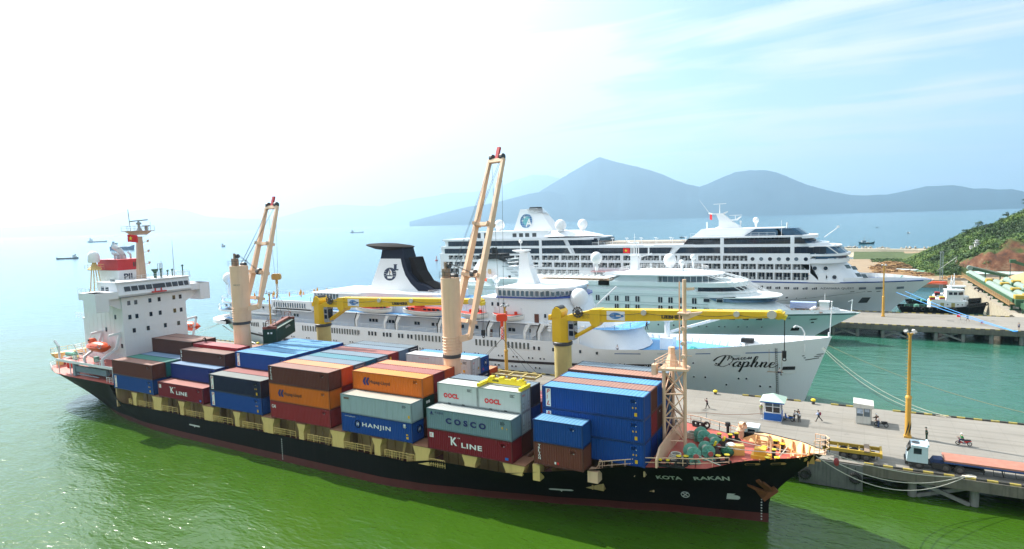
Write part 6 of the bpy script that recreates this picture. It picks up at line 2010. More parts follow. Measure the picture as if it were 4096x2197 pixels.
ROWS=[(12.55,14.95,[(-95,-87),(-85.5,-79),(-77.5,-70),(-68,-61),(-59,-51.5),(-49.5,-42),(-41.5,-36.8),(-36.3,-31.5),(13.3,20.8),(21.7,26.9),(27.4,32.1),(32.6,37.5),(37.9,42.8),(43.3,48.2),(48.6,50.8)]),(15.95,17.75,[(-95,-90),(-89,-81),(-80,-73),(-72,-65),(-64,-57),(-56,-49),(-47.3,-43),(-42,-36.8),(-36.2,-31.4),(-30.6,-25.9),(-25.1,-20.2),(-19.6,-14.8),(-13.8,-9.2),(-8.6,-3.9),(-3,3.2),(4,8.8),(9.4,14.4),(15,20.8),(21.6,26.8),(27.4,32.2),(32.7,37.6),(38,42.9),(43.3,48.2)]),(18.75,20.5,[(-92,-85),(-84,-76),(-75,-69),(-68,-60),(-59,-48.5),(-47.2,-40),(-38.9,-31.4),(-30.7,-23),(-22.4,-15),(-13.8,-8),(-7,-.5),(.3,6),(7,12.4),(13.3,20.8),(21.6,29.5)])]
fb=MB()
XA,XB=-96.5,48.5
TH=.35
zb0=11.9
for z0,z1,ops in ROWS:
 fb.box((XA,FY,zb0),(XB if z0>13 else 56,FY+TH,z0))
 xs=XA
 for a,c in ops:
  fb.box((xs,FY,z0),(a,FY+TH,z1));xs=c
 fb.box((xs,FY,z0),(XB if z0>13 else 53,FY+TH,z1))
 zb0=z1
fb.box((XA,FY,zb0),(XB,FY+TH,21.0))
fb.build('balcony_facade',az,HULLW)
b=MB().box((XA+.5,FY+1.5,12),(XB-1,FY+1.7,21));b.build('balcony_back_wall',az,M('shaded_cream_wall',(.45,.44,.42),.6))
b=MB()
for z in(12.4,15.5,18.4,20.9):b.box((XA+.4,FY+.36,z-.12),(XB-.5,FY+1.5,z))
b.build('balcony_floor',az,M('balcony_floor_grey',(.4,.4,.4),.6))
nd=0
dm=MB().box((-.8,-.03,-.85),(.8,.03,.85));dm.mat(1)
for q in(-.84,0,.8):dm.box((q-.04,-.06,-.87),(q+.05,-.031,.87))
dme=bpy.data.meshes.new('balcony_door');dme.from_pydata([tuple(p)for p in dm.v],[],dm.f);dme.materials.append(GLD);dme.materials.append(WHITE);dme.polygons.foreach_set('material_index',dm.m)
rest=MB()
rl=MB();dv=MB();ch=MB()
for z0,z1,ops in ROWS:
 for a,c in ops:
  n=max(1,round((c-a)/2.5))
  w=(c-a)/n
  for i in range(n):
   x=a+(i+.5)*w
   zc_=(z0+z1)/2
   if x>-40 and nd<100:
    inst(dme,'balcony_door',az,(x,FY+1.45,zc_),scale=(w/2*.95,1,(z1-z0)/1.75));nd+=1
   else:
    rest.box((x-w*.42,FY+1.4,z0+.05),(x+w*.42,FY+1.49,z1-.1))
   ch.box((x-.35,FY+.7,z0+.02),(x+.35,FY+1.1,z0+.42));ch.box((x-.35,FY+1.05,z0+.4),(x+.35,FY+1.12,z0+.85))
   if i:dv.box((x-w/2-.06,FY+.05,z0),(x-w/2+.06,FY+1.5,z1)).cut()
  rl.box((a,FY+.1,z0+.85),(c,FY+.16,z0+.92))
  k=int((c-a)/.4)
  for i in range(k):rl.box((a+(i+.5)*(c-a)/k-.015,FY+.11,z0),(a+(i+.5)*(c-a)/k+.015,FY+.15,z0+.85))
o=rest.build('balcony_door_row',az,GLD);o['kind']='stuff'
rl.build('balcony_railing',az,GREYST);dv.build('balcony_divider',az,WHITE);o=ch.build('balcony_chair',az,WHITE);o['kind']='stuff'
b=MB()
tier(b,-97,55.5,AY,AH-.02,20.95,21.25,8)
tier(b,-96,55,AY,12.3,21.25,23.4,9)
tier(b,-96,53.5,AY,AH-.02,23.3,24.35,9)
tier(b,12,49,AY,12.2,24.35,26.1,9,x1t=47)
tier(b,9.5,50.2,AY,AH-.02,26.0,27.0,9,x0t=10.5)
tier(b,-94,-27,AY,12.2,24.35,26.6,1)
tier(b,-95,-25,AY,AH-.02,26.5,27.35,3)
tier(b,-80,-44,AY-2,9.5,27.3,30.3,1)
tier(b,-46,-26.5,AY-2,10.5,27.9,30.0,7,x1t=-36,hbt=8)
tier(b,-6,40,AY,9,27,29.5,4,x0t=0)if False else tier(b,10.6,40,AY,9,27,29.5,1,x0t=13.5)
asup=b.build('superstructure',az,HULLW,smooth=30)
b=MB()
tier(b,48.4,64.6,AY,AH-.05,11.9,18.1,13,x1t=58.3)
tier(b,48.4,59.4,AY,AH+.9,18.1,19.4,8)
tier(b,48.4,58.8,AY,AH-.6,19.4,19.55,8);tier(b,48.4,59.8,AY,AH,20.3,21.0,9)
b.build('forward_house',az,HULLW,smooth=30)
b=MB();tier(b,50,58.9,AY,AH-.5,19.4,20.3,8.5);tier(b,46,59.0,AY,AH-.2,21.0,23.2,9,x1t=56.5)
b.build('bridge_glazing',az,GLB)
b=MB()
for i in range(11):
 a=-pi/2+pi*i/10
 b.bar((50+9.1*math.cos(a),AY+12.6*math.sin(a),21),(48+8.6*math.cos(a),AY+12.3*math.sin(a),23.3),.14)
P=plan(46,57.0,AY,12.6,9,n=24)
for p,q in zip(P[:25],P[1:25]):b.bar((*p,23.35),(*q,23.35),.5,.25)
b.bar((53.3,FY+.2,23.5),(56.6,FY+1.0,20.9),.3)
b.build('glazing_frame',az,WHITE)
b=MB();tier(b,38.5,47.5,AY,9.6,27,29.3,7,x1t=44.5);b.build('lookout_glazing',az,GLB)
b=MB();b.prism([(28,27.02),(46,27.02),(42.5,29.3),(31.5,29.3)],'y',AY-9.6,AY-9.4);tier(b,43,51.5,AY,11.6,24.3,26.0,9,x1t=48);b.build('side_glazing',az,glass('tinted_glass',(.03,.07,.12)))
def longwin(x0,x1,z0,z1,sl0=0,sl1=0):
 b=MB();b.prism([(x0+sl0,z0)if sl0>0 else(x0,z0),(x1-(sl1 if sl1>0 else 0),z0)if sl1>0 else(x1,z0),(x1+(sl1 if sl1<0 else 0),z1),(x0-(sl0 if sl0<0 else 0),z1)],'y',FY+.02,FY+.4)
 w_=b.build('long_window',az,GLD)
 q=MB();n=max(1,int((x1-x0)/1.8))
 for i in range(1,n):q.box((x0+(x1-x0)*i/n-.04,FY-.01,z0),(x0+(x1-x0)*i/n+.04,FY+.018,z1))
 q.build('mullion',w_,M('mullion_dark',(.02,.03,.05),.4))
for a,c,s0,s1 in((-94,-74.5,0,0),(-73.2,-48.4,0,0),(-47.1,-35,0,-1.0),(-34,4.2,1.0,1.2),(5.4,20.8,-1.6,0),(21.8,42.7,0,0),(43.8,53,0,0)):longwin(a,c,21.3,23.4,s0,s1)
for a,c,s0,s1 in((-92,-74.5,0,0),(-73,-48.4,0,0),(-47.1,-37,0,-1.0),(-36,-26,1,0),(8.2,20.8,-1.7,0),(21.9,42.7,0,0),(43.8,47.4,0,-1.6)):longwin(a,c,24.4,26.45,s0,s1)
b=MB()
for z,xa,xb in((21.25,-96,54),(23.4,-96,52)):
 xs=sorted([-94.9,-74.5,-73.2,-48.4,-47.1,20.8,21.8,42.7,43.8])
for x in(-73.9,-47.8,21.3,43.2):b.box((x-.6,FY,21.2),(x+.6,FY+.5,26.6 if x<-30 or x>9 else 23.4)).cut()
b.prism([(-35,21.25),(-34,21.25),(-35.2,23.4),(-36.2,23.4)],'y',FY,FY+.5).cut();b.prism([(3.4,21.25),(5.0,21.25),(7.2,23.4),(5,23.4)],'y',FY,FY+.5)
b.build('window_pier',az,HULLW)
pa=port_mesh('porthole',.62,GLW);pb=port_mesh('porthole',.62)
for i,x in enumerate((31.1,33.8,36.5,39.2,41.9,44.4,47.2)):inst(pb if i%2==0 else pa,'porthole',az,(x,FY-.03,19.4))
for x,z in((49.8,16.5),(52.9,16.5),(52.8,13.7),(55.4,13.7)):inst(pb,'porthole',az,(x,FY+(.0 if x<51 else .12+(x-52)*.10),z))
sq=pane_mesh('window',1.5,1.25,.25,.07,2,GLD,WHITE)
for x in(-20,-17.3,-14.6,30.9 if False else 33.6,36.2,38.9,41.6,44.3,47.0,49.7):inst(sq,'window',az,(x,AY-ahb(x,10)-.05,10.05))
sq2=pane_mesh('window',.75,.65,.12,.05)
for x in(38.8,41.5):inst(sq2,'window',az,(x,AY-ahb(x,6.6)-.05,6.6))
p3=port_mesh('porthole',.18)
for x in(44.4,47.0):inst(p3,'porthole',az,(x,AY-ahb(x,6.4)-.05,6.4))
def atext(s,x0,x1,z,h,mt):
 o=text(s,mt,az,(x0,0,z),(1,0,0),(0,0,1),h,x1-x0)
 for v_ in o.data.vertices:v_.co.y=AY-ahb(v_.co.x+ORG[az].x,v_.co.z+ORG[az].z)-.07-ORG[az].y
atext('AZAMARA QUEST',51.4,60.9,9.45,.78,NAVY)
def apatch(nm,pts,mt,off=.07):
 b=MB();b.add([(x,AY-ahb(x,z)-off,z)for x,z in pts],[tuple(range(len(pts)))]);return b.build(nm,az,mt)
for x in(62.2,66.8,72.6):apatch('mooring_port',[(x,9.4),(x+2.0,9.5),(x+2.0,10.25),(x,10.2)],M('port_shade',(.14,.17,.22),.5,var=.6,scale=1.5))
for x in(59.7,64.5,67):apatch('mooring_slot',[(x,8.55),(x+1.2,8.6),(x+1.4,8.8),(x+.2,8.75)],DKGREY)
apatch('anchor_recess',[(62.0,4.6),(64.6,4.7),(65.6,6.6),(63.2,6.55)],DKGREY)
fwn=MB()
for(x,z)in((58.9,16.8),(60.7,16.4),(61.9,14.2),(63.5,13.9)):fwn.prism([(x-.9,z+.6),(x+.4,z+.7),(x+1.2,z-.5),(x-.1,z-.55)],'y',FY+3.0,FY+3.2).cut()
fwn.build('raked_window',az,GLW)
b=MB()
for sg in(-1,1):
 b.loft([[(x,AY+sg*max(ahb(x,11.5)-.05,.02),11.8+max(0,x-50)*.013),(x,AY+sg*max(ahb(x,11.5)-.15,.01),13.4-(max(0,x-70)**1.3)*.03)]for x in[58+i for i in range(24)]],closed=False,cap0=False,cap1=False)
 for i in range(9):x=60+i*2.4;b.bar((x,AY+sg*max(ahb(x,11.5)-.7,.1),11.9),(x,AY+sg*max(ahb(x,11.5)-.2,.05),13.2),.14)
b.build('bow_bulwark',az,WHITE)
b=MB();b.loft([[(x,AY-max(ahb(x,11.5)-.3,.02),11.85),(x,AY+max(ahb(x,11.5)-.3,.02),11.85)]for x in[54+i for i in range(27)]],closed=False,cap0=False,cap1=False);b.build('bow_deck',az,M('pale_deck',(.42,.46,.48),.6))
b=MB();b.bar((73,169,11.9),(74.2,169,13.6),.3);b.box((71,167,11.9),(72.5,170,12.5));b.build('bow_gear',az,GREENM)
b=MB()
fp=[(-63.4,30.2),(-45.2,30.2),(-50.6,37.0),(-51.2,37.3),(-57.6,39.0),(-60.8,39.2)]
sideprism(b,fp,AY-2,lambda z:4.2-(z-30)*.18)
afun=b.build('funnel',az,WHITE)
b=MB()
for i in range(5):b.prism([(-57.8+i*.9*.5,39.2-i*.55),(-53.0+i*.6,39.2-i*.55),(-52.5+i*.6,38.95-i*.55),(-57.3+i*.45,38.95-i*.55)],'y',AY-5.2,AY+1.2)
b.build('louvre',afun,WHITE)
b=MB();b.box((-56.8,AY-4.4,37.0),(-52.9,AY+.4,39.3));b.prism([(-57,39.2),(-53.2,39.2),(-53.0,39.9),(-56.4,39.9)],'y',AY-4.2,AY+.2);b.build('stack_core',afun,DKGREY)
gy=AY-2-(4.2-(34.4-30)*.18)-.08
gx,gz,gr=-57.6,34.3,2.95
b=MB();b.add([(gx+gr*.96*math.cos(2*pi*i/32),gy-.12-(gz-34.3)*0,gz+gr*math.sin(2*pi*i/32))for i in range(32)],[tuple(range(32))])
gl=b.build('globe_emblem',afun,M('globe_blue',(.03,.13,.30),.4,var=.4,scale=.35))
b=MB();b.add([(gx+.1+gr*.55*math.cos(2*pi*i/20),gy-.14,gz+.1+gr*.62*math.sin(2*pi*i/20))for i in range(20)],[tuple(range(20))]);b.build('teal_glow_disc',gl,M('globe_teal',(.08,.42,.44),.4))
b=MB()
for k in(-.6,-.3,0,.3,.6):
 w=gr*.95*(1-k*k)**.5
 b.path([(gx+(-1+2*i/8)*w,gy-.17,gz+k*gr+.0)for i in range(9)],.045,n=4)
 b.path([(gx+k*gr*.96*math.cos((-.5+i/8)*pi),gy-.17,gz+gr*math.sin((-.5+i/8)*pi))for i in range(9)],.045,n=4)
b.path([(gx+gr*.96*math.cos(2*pi*i/24),gy-.17,gz+gr*math.sin(2*pi*i/24))for i in range(25)],.07,n=4)
b.build('meridian',gl,M('meridian_pale',(.55,.68,.75),.5))
text('A',WL,gl,(gx-.1,gy-.24,gz-2.4),(1,0,.0),(.0,0,1),3.3,2.9,bold=.02)
b=MB()
for x,z,s in((-.7,1.5,.9),(-1.6,.1,.65)):
 b.add([(gx+x,gy-.26,gz+z+s),(gx+x+s*.16,gy-.26,gz+z+s*.16),(gx+x+s,gy-.26,gz+z),(gx+x+s*.16,gy-.26,gz+z-s*.16),(gx+x,gy-.26,gz+z-s),(gx+x-s*.16,gy-.26,gz+z-s*.16),(gx+x-s,gy-.26,gz+z),(gx+x-s*.16,gy-.26,gz+z+s*.16)],[tuple(range(8))])
b.build('star_mark',gl,WL)
for o_ in[gl]+list(gl.children):
 for v_ in o_.data.vertices:v_.co.y+=(v_.co.z+ORG[gl].z-gz)*.18
b=MB()
for x in(-60,-57,-54.2,-51):b.box((x-.9,AY-11.56,27.9),(x+.9,AY-11.5,29.4)).cut()
for x in(-77,-73.7,-72):b.box((x-.8,AY-11.56,27.6),(x+.8,AY-11.5,29.8)).cut()
b.build('louvre_window',az,DKGREY)
b=MB();b.box((-27.5,AY-10.5,24.4),(-24.5,AY+8,26.9));b.build('lounge_glazing',az,GLD)
for c,r,s in(((-70.2,165,32.9),2.15,.3),((-40.2,161,32.2),2.25,2.4),((-33.8,168,32.4),1.95,.8),((30.8,168,32.2),1.0,1.6),((25.6,169,31.8),.35,1.2)):dome(az,c,r,s)
b=MB()
for i in range(12):b.tube((-24+i*2.8,FY+1.5+(i%2)*8,24.35),(-24+i*2.8,FY+1.5+(i%2)*8,26.6),.07,n=5);b.box((-24.5+i*2.8,FY+1.2+(i%2)*8,26.6),(-23.5+i*2.8,FY+1.8+(i%2)*8,26.75)).cut()
b.build('deck_lamp',az,WHITE)
b=MB();b.rail([(-26,FY+.2,24.35),(8,FY+.2,24.35)],1.1,2,2.5,.05);b.build('pool_deck_railing',az,WHITE)
b=MB();b.rail([(10.6,FY+.3,27),(38,FY+.3,27)],1.1,2,2.5,.045);b.build('sun_deck_railing',az,WHITE)
b=MB();b.box((-24,FY+9,24.36),(5,FY+22,25.3));b.build('pool_surround',az,M('teak3',(.42,.35,.28),.7,var=.2))
b=MB()
sideprism(b,[(16.6,29.5),(26.5,29.5),(22.8,32.2),(20.2,34.6),(17.6,34.6),(18.6,32.3),(18.6,30.5)],168,lambda z:1.6-(z-29)*.14)
b.loft([[(x,168-w,z),(x,168+w,z),(x,168+w,z+.35),(x,168-w,z+.35)]for x,z,w in((15,34.9,.6),(16.2,34.6,1.6),(20,34.6,1.6),(21.4,35.3,.5))]);b.prism([(18.8,32.0),(24.6,32.3),(26,33.6),(25.6,33.6),(24.2,32.7),(19,32.5)],'y',167,169)
b.tube((18.7,168,35),(18.7,168,38),.15);b.bar((16.6,168,38.2),(20.9,168,38.3),.35,.2);b.tube((24,168,32.7),(24,168,34),.12);b.bar((22,168,34.1),(26.2,168,34.1),.3,.18);b.tube((15.2,168,35),(11.6,168,40.0),.1,.04);b.tube((14.3,168,29.5),(14.3,168,32),.2)
b.build('radar_mast',az,WHITE)
b=MB();b.tube((52,169,26),(56,169,29.2),.12);b.tube((52,171,26),(56,170,29.2),.12);b.box((55.6,169,29),(56.4,170,29.7));b.tube((41,165,29.3),(41,165,31.2),.25);b.tube((39.9,FY+.4,27),(39.9,FY+.4,32),.06);b.build('bow_mast',az,WHITE)
t=thing('lifeboat','white tender with red canopy on the flank of the largest cruise ship','tender',(-12,157.6,12.3))
MB().loft([[(-19+u*7,157.6+a*1.5*max((1-u**4),.02)**.5,12.5+h_)for a,h_ in((-.4,0),(-1,.7),(-1,1.7),(1,1.7),(1,.7),(.4,0))]for u in[-.99+1.98*i/10 for i in range(11)]]).build('hull',t,WHITE)
b=MB().box((-26,156,14.4),(-11.5,159,14.75));b.build('canopy',t,REDP)
b=MB().box((-24.5,156.08,13.5),(-13,156.14,14.1));b.build('cabin_window',t,GLD)
# yellow quay cranes
def quay_crane(x,y,tipx,label):
 t=thing('quay_crane',label,'crane',(x,y,3.4),'yellow fixed cranes standing on the pier')
 b=MB();b.lathe((x,y,0),[(1.6,3.4),(1.6,4.0),(1.42,4.05),(1.42,14.1)],24);b.build('column',t,YELOLD,smooth=40)
 b=MB().lathe((x,y,0),[(1.5,14.1),(1.62,14.2),(1.62,14.6),(1.5,14.7)],24);b.build('slewing_ring',t,DKGREY,smooth=40)
 b=MB();b.prism([(x-1.35,y-1.1),(x+.3,y-1.35),(x+1.35,y-.8),(x+1.35,y+.8),(x+.3,y+1.35),(x-1.35,y+1.1)],'z',14.7,18.7)
 b.prism([(x-1.5,18.7),(x+.3,18.7),(x+.5,19.6),(x+.0,20.2),(x-.6,20.4),(x-1.1,20.0),(x-1.3,19.3)],'y',y-1.3,y+1.3)
 b.box((x-2.1,y-.9,18.2),(x-1.56,y+.9,19.0))
 b.build('tower',t,YEL)
 b=MB();b.tube((x-.45,y-1.0,19.9),(x-.45,y+1.0,19.9),.62,n=16);b.build('sheave',t,DKGREY)
 b=MB();b.box((x+1.56,y-1.2,15.2),(x+2.5,y+.4,18.2));cab=b.build('operator_cab',t,GREYST)
 b=MB();b.box((x+1.7,y-1.23,15.9),(x+2.4,y-1.2,16.7));b.box((x+1.7,y-1.23,17.0),(x+2.4,y-1.2,17.8));b.box((x+2.5,y-1,16),(x+2.53,y+.2,17.8));b.build('cab_window',cab,GLD)
 L_=tipx-x
 P=[(x+.4,18.75),(x+1.0,19.05),(x+5.6,20.15),(x+7.4,20.3),(tipx-1.0,21.05),(tipx+.1,20.9),(tipx+.1,20.5),(tipx-1.0,20.25),(x+7.6,18.35),(x+.9,18.25)]
 b=MB().prism(P,'y',y-.95,y+.95);b.prism([(x+5.2,20.2),(x+6.9,20.35),(x+6.9,18.1),(x+6.3,17.5),(x+5.6,17.6),(x+5.2,18.2)],'y',y-1.08,y+1.08)
 boom=b.build('boom',t,YEL)
 b=MB()
 for u in(.42,.62,.82):b.tube((x+L_*u,y-1.25,19.75+1.0*u),(x+L_*u,y-1.0,19.75+1.0*u),.42,n=14).cut()
 b.tube((tipx-1.4,y-1.3,20.7),(tipx-1.4,y-1.0,20.7),.6,n=16).cut()
 b.build('pulley',boom,M('pulley_pale',(.55,.53,.45),.5))
 b=MB();c=V((x+3.2,y-1.1,19.75));b.tube(c-V((0,.15,0)),c+V((0,.1,0)),.38,n=12);b.torus(c,.78,.09,axis=(0,1,0),n=18)
 for i in range(11):
  a=2*pi*i/11;b.bar(c,c+V((math.cos(a)*.95,0,math.sin(a)*.95)),.1)
 b.build('cable_reel',boom,DKGREY)
 b=MB().tube((x+1.6,y-.4,15.2),(x+6.1,y-.4,17.8),.3,n=10).cut();b.tube((x+1.6,y+.4,15.2),(x+6.1,y+.4,17.8),.3,n=10);b.build('luffing_cylinder',t,YEL)
 b=MB().tube((tipx-.6,y-.7,20.6),(tipx-.6,y+.7,20.6),.62,n=16);b.bar((tipx-.6,y,20.6),(tipx+.35,y,20.2),1.2,.6);b.build('boom_head',boom,YELB)
 b=MB()
 for q in(-.25,.25):b.tube((tipx+.1,y+q,20.3),(tipx+.1,y+q,15.6),.035,n=4)
 b.box((tipx-.15,y-.3,14.7),(tipx+.35,y+.3,15.6));b.torus((tipx+.1,y,14.45),.22,.08,axis=(0,1,0),n=10)
 b.build('hoist_hook',boom,BLK)
 text('LIEBHERR',KL_,boom,(x+L_*.50,y-.975,19.4),(1,0,.02),(0,0,1),.52,3.7,bold=.05)
 b=MB().box((x+8.0,y-.985,18.75),(x+10.9,y-.955,20.15));sg=b.build('logo_sign',boom,WHITE)
 b=MB();b.add([(x+9.4+.95*math.cos(2*pi*i/20),y-1.0,19.45+.5*math.sin(2*pi*i/20))for i in range(20)],[tuple(range(20))]);b.prism([(x+10.2,19.2),(x+10.75,19.35),(x+10.75,19.55),(x+10.2,19.7)],'y',y-1.0,y-.99);b.build('oval_emblem',sg,M('emblem_blue',(.06,.22,.50),.4))
 b=MB()
 for k in(-.25,0,.25):b.box((x+8.6,y-1.02,19.42+k),(x+9.25,y-1.005,19.46+k))
 b.box((x+9.5,y-1.02,19.35),(x+10.3,y-1.005,19.6));b.build('emblem_line',sg,WL)
 for i in range(4):text(('MAIN OPERATION','SWL 40 T  3.5 - 16 M','GRAB OPERATION','SWL 32 T  3.5 - 20 M')[i],KL_,boom,(x+3.9,y-.97,19.3-i*.18),(1,0,0),(0,0,1),.11,1.5)
 P=[(x+3.2,y-1.05,19.7)]
 b=MB()
 pr_=V((x+3.5,y-1.06,19.6))
 for u in(.42,.62,.82,.97):
  q=V((x+L_*u,y-1.06,19.7+1.0*u));b.path(sag(pr_,q,.35,6),.03,4);pr_=q
 b.build('cable',boom,BLK)
 return t
quay_crane(-34.2,30,4.3,'aft yellow crane on the pier, its boom passing behind the tan crane post')
quay_crane(19.6,30,52.7,'forward yellow crane on the pier, its boom reaching above the bow of the liner')
# lamp posts
def lamp_post(x,y,z0,top,label,heads=4,dark=False):
 t=thing('lamp_post',label,'lamp post',(x,y,z0),'tall yellow lamp posts on the piers')
 k=z0+(top-z0)*.38
 b=MB();b.box((x-.45,y-.45,z0),(x+.45,y+.45,z0+.25));b.lathe((x,y,0),[(.36,z0+.25),(.33,k),(.42,k+.02),(.36,k+.3),(.22,k+.45),(.17,top-.3),(.35,top),(.35,top+.1)],12)
 b.build('post',t,LAMPY,smooth=40)
 b=MB()
 n=int((top-z0)/.45)
 for i in range(n):b.bar((x-.42,y-.1,z0+1+i*.42),(x+.0,y-.1,z0+1+i*.42),.045)
 b.build('rung',t,LAMPY)
 if y<100 and not dark:
  b=MB();b.prism([(x-.3,z0+.5),(x+.1,z0+2.4),(x+.1,z0+1.6),(x-.3,z0+.2)],'y',y-.39,y-.36);b.prism([(x+.12,z0+1.0),(x+.36,z0+2.3),(x+.36,z0+1.5),(x+.12,z0+.3)],'y',y-.39,y-.36);b.build('stripe',t,BLK)
 for i in range(heads):
  a=pi*.25+2*pi*i/heads
  d=V((math.cos(a),math.sin(a),0))
  c=V((x,y,top+.35))+d*.6
  b=MB();b.bar(V((x,y,top+.05)),c,.08);b.bar(c-d*.1+V((0,0,.12)),c+d*.25-V((0,0,.12)),.42,.28)
  b.build('floodlight',t,M('floodlight_grey',(.30,.30,.29),.5)if not dark else GREYST)
lamp_post(67.7,37,3.4,17.7,'yellow lamp post with floodlights beside the flatbed truck and man in green')
lamp_post(68.4,147,3.5,18.2,'yellow lamp post standing on the farther pier before the largest ship')
lamp_post(1.1,43.5,3.4,17.6,'yellow lamp post on the pier behind the long spreader frame',dark=True)
lamp_post(-66,43.0,3.4,18.0,'yellow lamp post behind the hanging green container',dark=True)
# kiosk and booth
t=thing('kiosk','blue and white ticket kiosk with pale green hipped roof on the pier','kiosk',(50.6,38.3,3.4))
b=MB();b.box((49.4,36.9,3.45),(51.8,39.6,4.55));b.build('counter',t,BLUEP)
b=MB();b.box((49.45,36.95,4.55),(51.75,39.55,4.65))
for x in(49.45,50.55,51.6):
 for y in(36.95,39.4):b.box((x,y,4.65),(x+.14,y+.14,6.2))
b.box((49.45,36.97,5.5),(51.75,37.03,5.6));b.box((49.35,36.85,3.4),(51.85,39.65,3.46));b.build('post',t,WHITE)
b=MB();b.box((49.6,37.2,4.65),(51.6,39.3,5.4));b.build('interior',t,M('kiosk_inside',(.07,.055,.05),.7,var=.6,scale=5))
b=MB();b.box((49.5,36.99,5.6),(51.7,37.0,6.15));b.build('glass',t,GLW)
b=MB();b.box((48.95,36.45,6.2),(52.25,40.05,6.42));b.build('fascia',t,BLUEP)
b=MB();c=(50.6,38.25,7.3);q=[(48.85,36.35,6.42),(52.35,36.35,6.42),(52.35,40.15,6.42),(48.85,40.15,6.42)]
b.add(q+[c],[(0,1,4),(1,2,4),(2,3,4),(3,0,4),(3,2,1,0)]);b.build('roof',t,M('kiosk_roof',(.42,.56,.46),.5,var=.1,scale=2))
t=thing('guard_booth','white guard booth with flat tilted roof beside two parked motorbikes','booth',(62.4,41.6,3.4))
b=MB();b.box((61.5,40.4,3.55),(63.4,42.6,4.6))
for x in(61.5,62.4,63.28):
 for y in(40.4,42.48):b.box((x,y,4.6),(x+.12,y+.12,5.9))
b.box((61.6,40.5,3.4),(63.3,42.5,3.55));b.build('wall',t,M('booth_white',(.62,.62,.58),.5,streak=.2))
b=MB();b.box((61.62,40.42,4.6),(63.28,42.5,5.85));b.build('glass',t,GLW)
b=MB();b.box((61.65,40.38,5.0),(62.4,40.41,5.8));b.box((62.6,40.38,5.3),(63.2,40.41,5.75));pp=b.build('poster',t,M('poster_blue_white',(.35,.42,.52),.6,var=.9,scale=4))
b=MB();b.prism([(61.15,5.9),(63.75,5.9),(63.75,6.4),(61.15,6.6)],'y',39.95,43.0);b.build('roof',t,M('booth_roof',(.60,.58,.52),.6,streak=.2))
b=MB().box((63.45,41.2,3.6),(63.5,42.4,5.8));b.build('door',t,GREYST)
